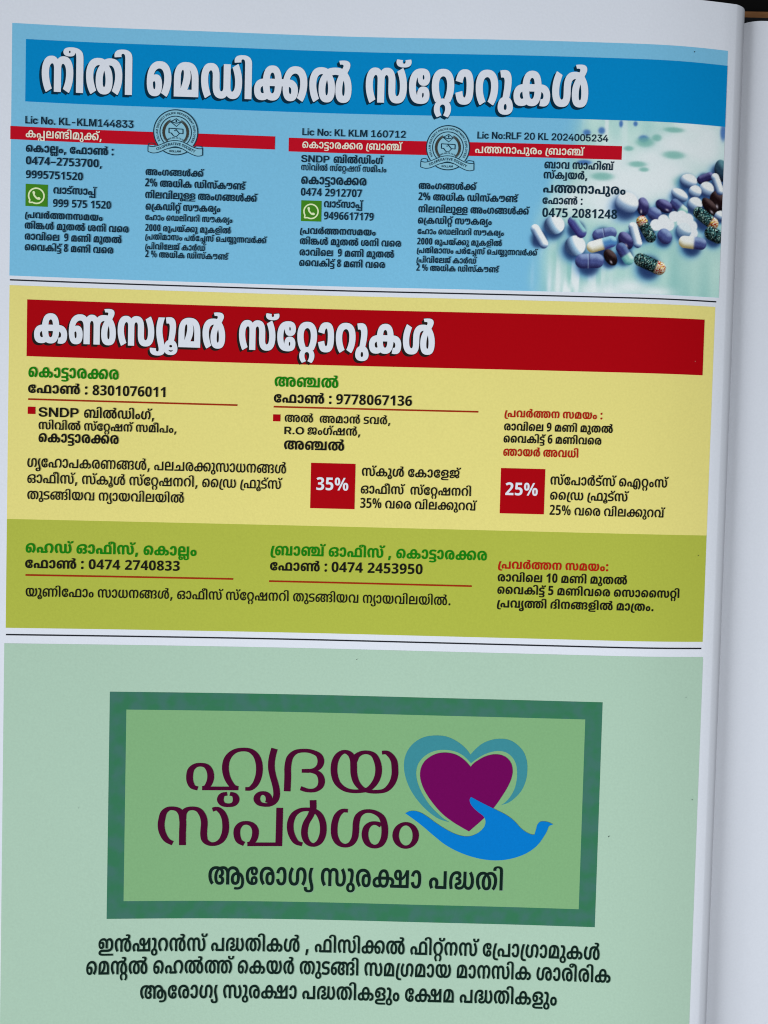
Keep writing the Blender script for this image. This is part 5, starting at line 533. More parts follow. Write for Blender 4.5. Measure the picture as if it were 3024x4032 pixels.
73:[[217,-4,-50,0,-82,22,-50,55,1,46,0,37,40,62,76,46,110,24,73,0,70,0,102,-23,64,-41,28,-50,1,-29,0,-33,-32,-55,-50,-45,-31,-18,-105,31,24,17,36,35,20,41,1,26,0,27,-28,41,-60,22,-47,0,-48,0,-76,-30,-40,-52,1,-35,0,-30,16,-31,24,-10,13,0,14,0,18,8,8,16,1,14,0,22,-20,18,-23,0,-24,0,-42,-17,-25,-20,-19,50,24,14,76,23,49,0,46,0,62,-21,32,-38,1,-26,0,-31,-40,-42,-72,-20],[845,-4,-48,0,-84,22,-48,55,1,46,0,37,40,62,76,46,110,24,71,0,72,0,100,-23,64,-41,30,-50,1,-29,0,-33,-30,-55,-52,-45,-31,-18,-105,31,22,17,36,35,22,41,1,26,0,27,-30,41,-60,22,-45,0,-48,0,-74,-30,-40,-52,1,-35,0,-30,12,-31,24,-10,17,0,12,0,16,8,8,16,1,14,0,22,-20,18,-23,0,-20,0,-44,-17,-27,-20,-19,50,24,14,78,23,47,0,48,0,60,-21,32,-38,1,-26,0,-31,-38,-42,-72,-20]],
184:[[249,288,62,0,104,-12,51,-11,-57,-48,-40,9,-70,8,-43,0,-34,0,-40,-10,-18,-14,1,-8,0,-8,8,-11,9,-4,12,-5,32,-4,25,0,15,0,50,0,76,-13,27,-12,24,-10,24,-29,1,-18,0,-22,-42,-40,-96,-26,-79,0,-211,0,1,54,193,0,40,0,38,6,11,6,6,4,6,10,1,6,0,7,-8,11,-11,4,-10,4,-26,4,-23,0,-11,0,-54,0,-90,14,-23,14,-18,10,-22,28,1,16,0,26,52,40,102,24],[237,-98,-44,0,-80,4,-70,9,-29,6,57,38,26,-5,48,-7,52,-3,31,0,40,0,42,7,16,11,1,7,0,12,-38,17,-21,4,85,42,30,-8,52,-22,32,-27,1,-17,0,-21,-52,-31,-100,-16]],
288:[[239,-4,-66,0,-92,22,-52,43,1,30,0,21,26,34,50,29,37,11,-30,13,-42,27,-20,32,1,18,0,27,48,38,88,21,55,0,60,0,86,-20,48,-38,1,-28,0,-20,-24,-32,-46,-26,-33,-10,42,-14,54,-30,24,-32,1,-20,0,-30,-52,-43,-96,-23],[239,54,38,0,36,20,1,20,0,10,-20,18,-28,17,-19,9,-7,4,-24,-8,-32,-18,-16,-20,1,-12,0,-18,38,-22],[237,224,16,7,28,13,12,17,1,11,0,15,-26,17,-25,0,-24,0,-32,-16,1,-16,0,-10,14,-17,24,-15]],
9:[[325,288,40,0,104,-9,41,-11,12,-2,12,-7,9,-3,20,-6,44,-17,34,-27,1,-21,0,-14,-18,-21,-36,-17,-27,-6,-3,7,44,-7,54,-35,1,-24,0,-20,-34,-34,-80,-18,-67,0,-80,0,-92,30,-40,56,1,36,0,30,32,52,60,42,49,14,8,3,4,5,9,2,34,10,86,12,49,0,52,0,80,-12,60,-22,23,-16,51,-118,1,-120,-137,0,1,148,0,32,-18,34,-23,10,-16,7,-44,7,-27,0,-22,0,-42,-4,-13,-4,-26,-4,-44,-22,-28,-30,-16,-36,1,-20,0,-42,36,-30,37,0,28,0,26,14,1,13,0,13,-34,16,-33,0,-9,0,1,53,9,0,32,0,30,17,1,12,0,16,-42,25,-43,5,-16,5,-42,3,-21,0,-56,0,-76,-24,-36,-42,1,-27,0,-23,20,-42,34,-36,23,-18,-103,-30,-32,18,-50,44,-30,55,1,35,0,24,28,48,64,42,114,26],[1081,-4,-64,0,-76,26,-34,50,1,30,0,50,78,52,77,0,40,0,62,-24,42,-40,13,-24,-53,-3,-4,11,-18,18,-28,12,-19,0,-28,0,-24,-25,1,-29,0,-18,8,-24,24,-12,15,0,18,0,20,13,12,30,1,27,0,9,0,21,-3,9,0,1,0,8,1,1,-4,18,-40,31,-68,20,-45,0,-26,0,-40,-4,-15,-7,-14,-5,-22,-16,-8,-30,1,-28,1,-44,-99,129,28,21,64,26,80,12,57,0,74,0,110,-26,76,-46,36,-62,1,-36,0,-44,-44,-56,-86,-22]],
25:[[513,288,72,0,100,-32,50,-60,1,-42,0,-33,-26,-57,-44,-48,-27,-21,-111,29,22,21,32,39,18,44,1,24,0,30,-24,36,-36,16,-23,0,-14,0,-22,-6,-7,-5,-8,-7,-8,-18,1,-21,1,-67,0,-20,-10,-34,-22,-26,-19,-10,-24,-13,-72,-11,-47,0,-74,0,-98,31,-52,61,1,40,0,34,28,57,44,48,29,21,113,-30,-22,-20,-32,-40,-18,-43,1,-25,0,-30,22,-36,38,-16,21,0,16,0,24,6,9,6,6,6,8,18,1,20,1,65,0,35,28,44,31,16,24,11,68,13]],
175:[[425,234,-84,0,-120,-27,-66,-52,1,-37,0,-30,14,-32,26,-10,15,0,12,0,16,8,10,16,1,14,0,22,-22,18,-21,0,-22,0,-44,-17,-25,-19,-21,50,24,14,80,22,47,0,46,0,62,-21,30,-38,1,-26,0,-31,-36,-42,-74,-20,-51,0,-52,0,-82,22,-48,54,1,45,0,45,60,64,104,42,144,20,89,0,64,0,92,-10,47,-9,10,-1,8,-8,9,-2,40,-8,58,-19,32,-27,1,-19,0,-14,-18,-21,-36,-17,-27,-6,-3,7,44,-7,52,-35,1,-24,0,-20,-32,-34,-80,-18,-67,0,-78,0,-94,30,-40,56,1,36,0,30,32,52,62,42,47,14,8,3,8,6,7,1,34,10,84,12,49,0,54,0,78,-12,58,-22,23,-16,53,-90,1,-148,-139,0,1,148,0,32,-16,34,-23,10,-16,7,-44,7,-27,0,-24,0,-40,-4,-13,-4,-26,-4,-44,-22,-28,-30,-16,-36,1,-20,0,-42,36,-30,37,0,28,0,26,14,1,13,0,13,-32,16,-35,0,-9,0,1,53,9,0,32,0,30,17,1,12,0,16,-46,22,-55,3,-20,4,-44,4,-44,1],[1117,288,64,0,84,-21,44,-37,1,-23,0,-17,-18,-25,-38,-19,-31,-8,5,4,40,-8,50,-36,1,-26,0,-38,-82,-38,-87,0,-24,0,-46,2,-17,2,21,50,12,-1,20,-1,13,0,30,0,26,14,1,16,0,8,-10,14,-9,4,-12,5,-32,5,-25,0,-11,0,1,52,11,0,24,0,32,5,9,5,12,4,10,13,1,9,0,16,-34,16,-27,0,-24,0,-36,-5,-11,-7,-16,-7,-18,-21,-6,-29,1,-21,1,-38,-111,8,-9,42,7,50,16,24,60,36,94,22]],
163:[[457,288,76,0,96,-35,44,-65,1,-46,0,-50,-52,-66,-96,-30,-67,0,-56,0,-80,19,-23,17,-32,21,-26,57,1,34,0,71,114,73],[457,234,-44,0,-40,-41,1,-52,0,-34,18,-41,36,-18,31,0,26,0,34,18,20,41,1,35,0,34,-18,40,-36,18],[197,-4,-82,0,-86,44,1,40,0,28,48,38,41,10,24,6,52,8,72,4,53,0,481,0,48,0,66,-4,50,-8,21,-6,38,-12,38,-38,1,-26,0,-37,-80,-47,-83,0,-56,0,-80,23,-42,49,1,36,0,12,2,18,3,9,2,4,0,7,1,4,10,30,50,48,72,34,96,18,59,0,78,0,104,-24,60,-42,28,-50,1,-27,0,-33,-32,-55,-52,-45,-31,-18,-103,31,20,17,36,35,22,41,1,26,0,28,-32,40,-60,22,-41,0,-44,0,-64,-19,-40,-35,-11,-26,0,-4,0,-8,1,-4,-4,-7,0,-17,1,-12,0,-24,16,-24,24,-8,13,0,20,0,18,16,1,16,0,10,-10,18,-15,6,-12,4,-36,4,-39,0,-535,0,-32,0,-42,-4,-13,-4,-16,-6,-16,-14,1,-10,0,-10,12,-16,28,-9,25,0,20,0,38,9,21,10,59,-48,-24,-10,-52,-10,-54,-2]],
282:[[27,0,1,50,151,100,44,28,46,38,18,29,1,16,0,13,-16,14,-28,8,-19,0,-30,0,-62,-12,-31,-12,-63,54,24,9,60,17,72,10,43,0,60,0,90,-24,52,-43,1,-28,0,-24,-28,-43,-66,-48,-53,-34,-79,-50,1,-3,241,0,1,-65]],
270:[[197,0,285,357,105,0,-283,-357],[173,138,-72,0,-72,62,1,50,0,52,70,60,79,0,74,0,70,-60,1,-52,0,-52,-68,-60],[177,188,16,0,16,28,1,34,0,34,-16,28,-15,0,-18,0,-16,-28,1,-34,0,-34,18,-28],[605,-4,-72,0,-72,62,1,50,0,52,70,60,79,0,74,0,70,-60,1,-51,0,-53,-68,-60],[613,46,16,0,16,29,1,33,0,34,-16,28,-15,0,-16,0,-18,-28,1,-34,0,-32,18,-30]],
41:[[525,-4,-30,0,-50,6,-40,15,-21,11,15,1,-32,-19,-72,-14,-47,0,-68,0,-92,32,-52,60,1,40,0,34,26,56,46,49,29,21,113,-31,-22,-19,-32,-40,-18,-43,1,-24,0,-29,24,-37,42,-17,23,0,12,0,18,3,7,3,12,6,12,24,1,24,1,174,137,0,1,-176,0,-26,12,-21,13,-6,4,-3,16,-2,15,0,22,0,40,16,28,36,1,31,0,23,-16,44,-32,40,-23,20,113,30,32,-22,42,-50,26,-56,1,-30,0,-40,-50,-60,-98,-34]],
35:[[513,-4,-48,0,-72,12,-23,13,-18,10,-24,25,-12,33,1,22,1,63,0,24,-8,18,-5,6,-8,7,-24,5,-15,0,-20,0,-38,-16,-22,-36,1,-30,0,-25,18,-43,32,-40,23,-20,-111,-30,-28,21,-44,49,-28,56,1,34,0,40,52,60,100,34,73,0,48,0,70,-13,27,-13,20,-10,20,-26,12,-33,1,-21,1,-64,0,-20,6,-20,11,-8,8,-6,24,-6,17,0,12,0,26,6,7,4,12,6,10,23,1,20,1,175,139,0,1,-168,0,-27,8,-25,15,-8,8,-3,22,-3,5,0,24,0,40,18,24,36,1,29,0,22,-16,43,-32,40,-23,20,113,32,30,-22,44,-50,24,-55,1,-33,0,-40,-50,-60,-92,-32,-65,0,-46,0,-76,14,-31,20,23,3,-30,-18,-64,-19]],
83:[[437,288,60,0,80,-32,44,-58,1,-42,0,-54,-56,-72,-116,-34,-91,0,-52,0,-90,8,-43,10,55,50,24,-6,64,-9,33,0,52,0,60,23,26,47,1,36,0,43,-34,36,-23,0,-10,0,-12,-3,-3,-4,-6,-5,-4,-14,1,-17,1,-57,-135,0,1,46,0,20,-4,19,-3,5,-6,6,-18,4,-7,0,-24,0,-24,-22,1,-18,0,-14,8,-26,5,-10,-131,-14,-8,14,-10,35,1,17,0,24,34,42,76,26,61,0,44,0,64,-14,25,-16,-21,0,26,16,56,14]],
191:[[321,288,68,0,92,-24,41,-26,-39,8,28,22,80,20,49,0,60,0,76,-24,29,-24,-3,-21,41,-103,1,-116,-137,0,1,172,0,23,-6,23,-13,6,-6,5,-24,5,-15,0,-16,0,-20,-5,-9,-5,-14,-7,-8,-22,1,-25,1,-170,-135,0,1,148,0,33,-16,31,-15,8,-12,7,-34,7,-29,0,-44,0,-74,-24,-46,-50,1,-39,1,-5,0,-30,16,-30,24,-10,13,0,14,0,18,8,8,16,1,14,0,22,-20,18,-23,0,-24,0,-42,-17,-25,-19,-19,49,24,14,76,23,49,0,48,0,60,-21,32,-38,1,-26,0,-31,-40,-42,-72,-20,-53,0,-50,0,-80,22,-50,56,1,48,0,56,74,74,130,36],[1023,288,64,0,94,-18,52,-34,1,-24,0,-14,-18,-22,-19,-8,-18,-8,-58,-8,-41,0,1,0,-12,0,-20,-2,-3,-2,-6,-1,-6,-5,1,-4,0,-8,30,-6,19,0,-1,0,46,0,54,-8,17,-8,20,-8,20,-22,1,-16,0,-18,-34,-32,-82,-16,-69,0,-24,0,-52,2,-52,5,-23,5,41,47,30,-3,54,-6,25,0,36,0,26,8,1,8,0,6,-18,7,-23,0,5,0,-48,0,-62,9,-17,9,-16,8,-20,23,1,13,0,16,22,23,21,8,18,7,48,9,49,0,3,0,22,0,20,6,1,7,0,11,-42,10,-37,0,-44,0,-68,-12,-21,-12,-32,-17,-18,-48,1,-37,1,-74,-127,-6,3,118,6,36,44,52,80,36,110,18]],
223:[[337,234,-34,0,-62,-6,-54,-13,-34,-17,-3,-12,-2,-3,4,-3,-1,-4,0,-3,-4,-14,1,-9,0,-20,20,-19,21,0,18,0,16,16,1,13,0,10,-8,12,-18,7,-9,0,-16,0,-26,-5,-17,-6,-65,10,22,12,52,20,58,13,29,0,44,0,56,-19,28,-32,1,-22,0,-20,-28,-36,-68,-22,-55,0,-48,0,-72,22,-40,42,1,31,0,26,34,47,74,37,122,21,89,0,78,0,112,-20,62,-39,1,-27,0,-22,-42,-31,-84,-16,-57,-2,-33,25,1,11,5,0,16,0,30,4,13,4,8,3,10,12,1,7,0,13,-32,16,-56,8],[609,78,0,-21,-32,-31,-27,-9,-16,-6,-44,-7,-60,-4,-43,0,-103,0,-40,0,-36,-2,-7,-2,-12,-2,-12,-7,1,-5,0,-4,12,-8,9,-2,10,-2,38,-2,37,0,477,0,165,-43,-639,0,-66,0,-82,7,-25,6,-30,7,-36,23,1,16,0,16,32,30,31,10,18,6,46,8,68,4,51,0,89,0,36,0,36,2,11,5,10,3,12,12,1,8,0,8,-16,13,-11,3,-8,4,-28,2,-23,0,1,0,1,48,129,-16,44,-10,52,-33],[951,234,-34,0,-64,-6,-52,-13,-34,-17,-5,-12,0,-3,4,-3,-1,-4,-2,-3,-4,-14,1,-9,0,-20,24,-19,19,0,18,0,16,16,1,13,0,10,-8,12,-16,7,-11,0,-16,0,-28,-5,-15,-6,-63,10,20,12,52,20,56,13,29,0,46,0,56,-19,26,-32,1,-22,0,-20,-28,-36,-68,-22,-53,0,-48,0,-74,22,-40,42,1,31,0,26,36,47,74,37,122,21,89,0,76,0,112,-20,64,-39,1,-27,0,-22,-44,-31,-82,-16,-57,-2,-33,25,1,11,3,0,18,0,30,4,13,4,8,3,8,12,1,7,0,13,-30,16,-58,8],[1221,78,0,-21,-32,-31,-25,-9,-18,-6,-44,-7,-60,-4,-43,0,-111,0,-40,0,-36,-2,-7,-2,-12,-2,-12,-7,1,-5,0,-4,12,-8,9,-2,10,-2,38,-2,37,0,321,0,1,-43,-311,0,-44,0,-64,2,-44,5,-17,4,-32,8,-46,24,1,16,0,16,30,30,33,10,18,6,46,8,68,4,51,0,99,0,34,0,36,2,13,5,10,3,10,12,1,8,0,8,-12,13,-13,3,-10,4,-26,2,-25,0,3,0,1,48,127,-16,44,-10,52,-33]],
220:[[297,288,72,0,96,-24,60,-40,28,-48,1,-25,0,-31,-24,-50,-48,-40,-29,-19,-105,31,16,12,32,34,20,40,1,23,0,24,-28,37,-52,22,-35,0,-40,0,-56,-22,-26,-37,1,-23,0,-32,38,-58,29,-20,-105,-31,-30,19,-46,40,-26,51,1,31,0,26,28,48,62,39,102,23],[293,39,60,0,88,-27,46,-39,1,-23,0,-25,-42,-41,-33,-16,-89,19,24,13,28,31,1,18,0,16,-22,20,-34,10,-23,0,-38,0,-42,-23,1,-22,0,-19,26,-31,23,-13,-87,-19,-36,16,-40,40,1,26,0,22,48,39,88,28]],
160:[[5,-24,-4,-2,0,-8,1,-2,0,-8,8,-12,28,-8,23,0,28,0,26,12,1,15,0,7,-6,16,-14,28,-15,26,-18,26,-22,58,1,30,0,36,32,64,29,28,141,0,-20,-24,-30,-42,-14,-38,1,-21,0,-24,18,-45,17,-28,18,-26,18,-38,6,-22,1,-10,0,-36,-92,-34,-95,0,-104,0,-92,38,1,30,0,4,4,10,1,4]],
59:[[217,182,68,0,80,-26,38,-42,1,-22,0,-17,-22,-29,-9,-10,-9,18,197,0,69,-54,-335,0,-43,32,8,9,16,27,1,18,0,18,-22,26,-27,0,-18,0,-24,-12,-12,-18,1,-12,0,-24,28,-30,13,-15,-113,-24,-28,21,-34,44,1,30,0,28,44,41,88,23],[733,288,72,0,96,-23,62,-41,26,-50,1,-28,0,-34,-30,-55,-52,-45,-31,-18,-105,31,24,17,36,36,20,42,1,26,0,26,-28,40,-52,22,-33,0,-38,0,-56,-21,-28,-39,1,-27,0,-25,16,-39,32,-34,21,-16,-63,-33,-25,0,-21,16,-24,18,-44,38,-30,48,1,32,0,24,26,48,62,40,100,24]],
51:[[295,288,72,0,98,-23,60,-41,28,-50,1,-28,0,-33,-28,-55,-54,-45,-33,-18,-103,31,22,16,36,36,22,42,1,26,0,26,-28,40,-52,22,-35,0,-36,0,-56,-21,-30,-39,1,-27,0,-25,18,-42,36,-36,25,-18,-107,-32,-32,18,-52,46,-28,56,1,34,0,25,28,50,60,41,100,24]],
280:[[239,-5,-66,0,-92,39,-48,82,1,62,0,62,44,82,90,40,71,0,72,0,90,-41,46,-83,1,-60,0,-39,-18,-67,-46,-50,-80,-27],[239,60,16,0,22,12,16,27,8,45,1,34,0,34,-8,46,-14,28,-24,12,-15,0,-14,0,-24,-12,-14,-28,-6,-46,1,-34,0,-32,4,-46,16,-28,20,-12]],
68:[[153,-92,-84,0,-88,39,1,33,0,22,38,41,76,23,59,0,54,0,78,-22,40,-42,1,-23,0,-22,-42,-32,-78,-17],[153,20,-30,0,-42,-21,1,-20,0,-20,40,-16,33,0,30,0,42,15,1,21,0,19,-40,22],[153,-38,-46,0,-46,22,1,23,0,10,18,21,15,12,49,-13,-14,-5,-22,-12,1,-8,0,-8,12,-8,24,-4,13,0,16,0,24,5,10,9,1,5,0,7,-18,13,-15,5,45,14,20,-12,12,-20,1,-11,0,-13,-16,-20,-42,-12],[125,288,56,0,64,-24,28,-38,1,-22,0,-38,-28,-72,-23,-44,-127,8,20,37,24,68,1,32,0,17,-24,22,-27,0,-12,0,-22,-2,-9,-2,-21,52,20,2,52,4]],
53:[[337,234,-34,0,-62,-6,-54,-13,-34,-17,-3,-12,-2,-3,4,-3,-1,-4,0,-3,-4,-14,1,-9,0,-20,20,-19,21,0,18,0,16,16,1,13,0,10,-8,12,-18,7,-9,0,-16,0,-26,-5,-17,-6,-65,10,22,12,52,20,58,13,29,0,44,0,56,-19,28,-32,1,-22,0,-20,-28,-36,-68,-22,-55,0,-48,0,-72,22,-40,42,1,31,0,26,34,47,74,37,122,21,89,0,78,0,112,-20,62,-39,1,-27,0,-22,-42,-31,-84,-16,-57,-2,-33,25,1,11,5,0,16,0,30,4,13,4,8,3,10,12,1,7,0,13,-32,16,-56,8],[609,78,0,-21,-32,-31,-27,-9,-16,-6,-44,-7,-60,-4,-43,0,-103,0,-40,0,-36,-2,-7,-2,-12,-2,-12,-7,1,-5,0,-4,12,-8,9,-2,10,-2,38,-2,37,0,313,0,1,-43,-311,0,-66,0,-82,7,-25,6,-30,7,-36,23,1,16,0,16,32,30,31,10,18,6,46,8,68,4,51,0,89,0,36,0,36,2,11,5,10,3,12,12,1,8,0,8,-16,13,-11,3,-8,4,-28,2,-23,0,1,0,1,48,129,-16,44,-10,52,-33]],
176:[[733,282,1,-282,-251,0,-3,2,-28,-2,-56,0,-27,0,-343,0,1,54,337,0,-63,-9,18,9,30,32,1,20,0,18,-22,18,-21,0,-26,0,-22,-19,1,-15,0,-8,0,-10,3,-4,-131,-6,-2,6,-4,15,1,9,0,40,92,46,91,0,54,0,68,-17,40,-25,16,-31,1,-15,0,-12,-10,-23,-20,-20,-11,-9,-17,10,185,0,1,228],[733,60,1,-172,-447,0,-61,38,159,53,36,12,72,25,37,12,85,-24,-151,-52,-36,-12,-62,-20,-19,-5,7,11,18,1,60,1,27,0,153,0,1,102]],
28:[[733,282,1,-282,-711,0,1,54,337,0,-63,-9,18,9,30,32,1,20,0,18,-22,18,-21,0,-26,0,-22,-19,1,-15,0,-8,0,-10,3,-4,-131,-6,-2,6,-4,15,1,9,0,40,92,46,91,0,54,0,68,-17,40,-25,16,-31,1,-15,0,-12,-10,-23,-20,-20,-11,-9,-17,10,185,0,1,228]],
219:[[585,-2,-36,0,-60,3,-52,10,-27,9,-4,2,-8,8,-3,3,-48,18,-56,47,-22,51,1,24,0,18,10,29,9,12,25,16,16,15,50,18,58,7,31,0,94,0,96,-59,1,-55,0,-48,-72,-75,-63,-23,-8,-3,-12,-7,-7,-2,-36,-11,-76,-9,-51,0,-76,0,-108,24,-72,46,-32,62,1,34,0,39,44,57,94,30,71,0,50,0,82,-23,33,-23,-99,-29,-12,12,-32,11,-15,0,-24,0,-34,-17,-18,-31,1,-23,0,-39,44,-54,68,-26,45,0,24,0,36,4,17,4,8,2,8,0,9,2,28,12,40,38,20,44,1,22,0,24,-16,26,-26,10,-13,0,-16,0,-28,-10,-12,-26,1,-24,0,-20,16,-42,30,-37,27,-12,4,-3,14,-3,7,-2,16,-4,40,-5,25,0,50,0,68,23,34,47,1,35,0,29,-32,56,-25,26,119,26,40,-30,40,-68,1,-35,0,-31,-26,-58,-62,-44,-112,-24],[799,60,1,-172,-447,0,-61,38,157,52,36,12,72,26,37,12,87,-24,-153,-52,-34,-12,-62,-20,-19,-5,5,11,20,1,60,1,29,0,149,0,1,102]],
203:[[521,288,46,0,70,-18,29,-18,-17,1,32,19,72,16,47,0,68,0,94,-34,50,-60,1,-40,0,-33,-24,-57,-44,-48,-27,-20,-115,30,24,20,32,40,18,42,1,23,0,29,-26,37,-40,17,-21,0,-6,0,-20,-2,-7,-4,-16,-6,-8,-26,1,-26,1,-170,-135,0,1,172,0,22,-8,24,-13,6,-8,5,-22,5,-15,0,-14,0,-24,-6,-5,-4,-14,-7,-10,-21,1,-26,1,-170,-135,0,1,176,0,24,-10,22,-9,7,-6,2,-18,3,-11,0,-20,0,-40,-16,-28,-36,1,-32,0,-22,16,-43,32,-41,25,-18,-111,-30,-30,22,-44,49,-26,55,1,30,0,39,48,62,98,35,71,0,32,0,48,-8,44,-14,21,-12,-23,-8,34,22,74,20]],
30:[[261,288,48,0,68,-10,48,-16,21,-10,-31,0,32,20,80,16,45,0,72,0,86,-30,38,-48,1,-28,0,-21,-22,-33,-44,-26,-31,-8,-143,-14,-85,-4,-24,-2,-72,-1,-31,0,-75,0,-34,0,-28,-3,-7,-4,-2,-2,-6,-4,1,-4,0,-4,6,-6,20,-5,17,0,18,0,30,3,42,7,39,8,24,5,54,8,46,8,40,4,13,2,16,3,30,10,30,11,28,6,15,0,30,0,58,-11,38,-27,1,-22,0,-30,-72,-30,-67,0,-52,0,-64,17,-28,29,1,16,0,20,36,29,17,7,113,-8,-8,-4,-28,-14,-20,-17,1,-11,0,-12,16,-12,17,0,16,0,16,11,1,9,0,8,-6,9,-14,5,-11,0,-12,0,-24,-8,-17,-9,-11,7,-12,-6,-42,-17,-56,-17,-35,-8,-44,-9,-64,-12,-58,-3,-37,0,-46,0,-72,10,-38,26,1,22,0,19,30,25,29,8,22,6,60,6,61,0,225,0,36,0,52,2,36,6,15,5,22,7,24,26,1,18,0,16,-20,24,-32,14,-27,0,-12,0,-16,-4,-7,-2,-18,-8,-10,-26,1,-21,1,-43,-123,0,1,27,0,23,-8,32,-19,12,-12,7,-42,9,-29,0,-20,0,-60,-6,-15,-8,0,-1,-6,-9,-1,-1,-4,-3,-6,-14,1,-7,0,-17,18,-12,13,0,12,0,12,6,8,10,1,8,0,12,-18,12,-15,0,-10,0,-20,-4,-9,-2,-53,10,22,13,74,10,37,0,28,0,48,-11,28,-24,1,-20,0,-16,-26,-28,-60,-18,-49,0,-64,0,-78,38,1,34,0,28,50,42,100,24]],
46:[[321,288,68,0,92,-24,41,-26,23,-38,23,-65,1,-135,-135,0,1,148,0,33,-16,31,-15,8,-12,7,-36,7,-27,0,-44,0,-74,-24,-46,-50,1,-39,1,-5,0,-30,16,-30,24,-10,13,0,14,0,18,8,8,16,1,14,0,22,-20,18,-23,0,-24,0,-42,-17,-25,-19,-19,49,24,14,76,23,49,0,48,0,60,-21,32,-39,1,-25,0,-31,-40,-42,-72,-20,-53,0,-50,0,-80,22,-50,56,1,48,0,56,74,74,130,36],[1073,282,1,-282,-359,0,-63,33,26,23,26,38,12,37,1,20,0,29,-24,37,-40,17,-23,0,-12,0,-16,-3,-7,-2,-12,-6,-12,-25,1,-22,1,-173,-127,0,1,115,33,94,11,35,32,23,80,18,51,0,66,0,94,-34,50,-60,1,-40,0,-22,-14,-39,-22,-33,-17,-16,-23,10,165,0,1,228]],
161:[[189,282,1,-352,-323,0,1,42,187,0,1,310]],
180:[[215,-4,-50,0,-80,22,-50,56,1,48,0,56,74,74,130,36,83,0,68,0,94,-24,39,-24,-3,-25,49,-115,1,-100,-135,0,1,148,0,34,-16,30,-15,8,-12,7,-36,7,-27,0,-44,0,-74,-24,-46,-50,1,-39,1,-5,0,-30,16,-30,24,-10,13,0,14,0,18,8,8,16,1,14,0,22,-20,18,-23,0,-24,0,-42,-17,-25,-19,-19,49,24,14,76,23,49,0,48,0,60,-21,32,-39,1,-25,0,-31,-40,-42,-72,-20],[689,288,32,0,68,-7,29,-7,9,-16,58,-14,74,-53,1,-37,0,-28,-40,-38,-72,-19,-47,0,-52,0,-72,21,-40,38,1,26,0,30,56,50,69,22,15,16,26,7,72,9,49,0,76,0,96,-26,58,-40,22,-47,1,-21,0,-27,-20,-43,-36,-36,-23,-17,-115,7,20,20,24,34,16,38,1,22,0,28,-32,38,-60,18,-39,0,-12,0,-26,-3,-13,-3,-7,3,-32,-7,-36,-26,-16,-31,1,-13,0,-16,12,-16,18,-5,11,0,8,0,16,5,12,17,1,14,0,15,-16,30,-32,28,-23,8,-31,-2,-12,2,-20,0,-7,0,-24,0,-40,-8,-11,-4,-28,-12,-20,-34,1,-28,1,-146,-127,0,1,110,41,122,24,14,56,24,80,14],[1389,282,1,-282,-737,0,1,54,603,0,1,228]],
286:[[249,-5,-48,0,-76,19,-60,40,-32,60,1,40,0,30,16,60,36,53,64,41,100,24,73,0,20,0,52,-2,21,-2,1,-65,-16,3,-40,2,-17,0,-62,0,-76,-24,-32,-46,-1,-34,5,0,10,12,34,18,46,10,29,0,50,0,74,-27,36,-51,1,-36,0,-38,-48,-56,-88,-31],[245,59,24,0,40,27,1,33,0,25,-32,28,-31,0,-20,0,-32,-12,-16,-22,1,-12,0,-12,8,-25,16,-19,24,-11]],
32:[[321,288,68,0,94,-24,39,-24,-5,-29,51,-108,1,-103,-135,0,1,148,0,34,-16,30,-15,8,-12,7,-36,7,-27,0,-44,0,-74,-24,-46,-50,1,-39,1,-5,0,-30,16,-30,24,-10,13,0,14,0,18,8,8,16,1,14,0,22,-20,18,-23,0,-24,0,-42,-17,-25,-19,-19,49,24,14,76,23,49,0,48,0,60,-21,32,-39,1,-25,0,-31,-40,-42,-72,-20,-53,0,-50,0,-80,22,-50,56,1,48,0,56,74,74,130,36],[697,288,36,0,76,-11,35,-11,15,-10,72,-24,80,-70,1,-52,0,-39,-44,-51,-84,-24,-61,0,-62,0,-82,26,-44,52,1,36,0,33,34,51,68,42,53,18,21,10,32,12,80,12,51,0,78,0,104,-24,60,-42,26,-51,1,-26,0,-33,-30,-54,-52,-44,-31,-18,-103,30,20,16,36,35,22,41,1,24,0,28,-30,42,-60,24,-47,0,-20,0,-34,-3,-13,-3,-11,-2,-38,-9,-48,-37,-22,-48,1,-24,0,-26,12,-26,24,-10,17,0,14,0,24,10,14,26,1,24,0,28,-26,47,-46,35,-27,9,-15,3,-8,2,-16,3,-22,1,-17,0,-28,0,-40,-8,-11,-5,-28,-11,-20,-35,1,-31,1,-132,-119,0,1,124,33,98,20,14,62,24,82,14]],
21:[[397,288,88,0,104,-23,46,-38,1,-23,0,-16,-18,-24,-38,-19,-29,-7,3,4,42,-8,48,-36,1,-25,0,-37,-80,-40,-87,0,-26,0,-48,2,-17,2,19,51,12,-1,22,-2,17,0,32,0,24,15,1,15,0,8,-12,14,-9,4,-10,5,-34,5,-29,0,-3,0,1,52,5,0,32,0,26,4,11,4,12,5,8,12,1,7,0,18,-56,18,-51,0,-52,0,-84,-14,-62,-28,-34,-42,1,-28,1,-8,0,-29,12,-29,26,-10,15,0,12,0,16,8,10,16,1,14,0,22,-20,18,-23,0,-22,0,-48,-18,-25,-20,-25,46,24,16,82,26,53,0,46,0,62,-21,30,-39,1,-26,0,-30,-36,-42,-74,-20,-51,0,-50,0,-84,23,-48,53,1,42,0,42,52,66,96,44,134,22],[1093,142,0,-36,-20,-54,-48,-38,-80,-18,-57,0,-54,0,-76,15,-44,27,-24,36,-5,18,139,12,4,-14,16,-27,26,-16,23,0,24,0,28,21,12,42,1,33,0,31,-12,40,-28,21,-23,0,-18,0,-26,-15,-16,-24,-5,-18,-137,13,10,19,28,34,46,28,72,16,55,0,58,0,76,-21,44,-39,20,-53]],
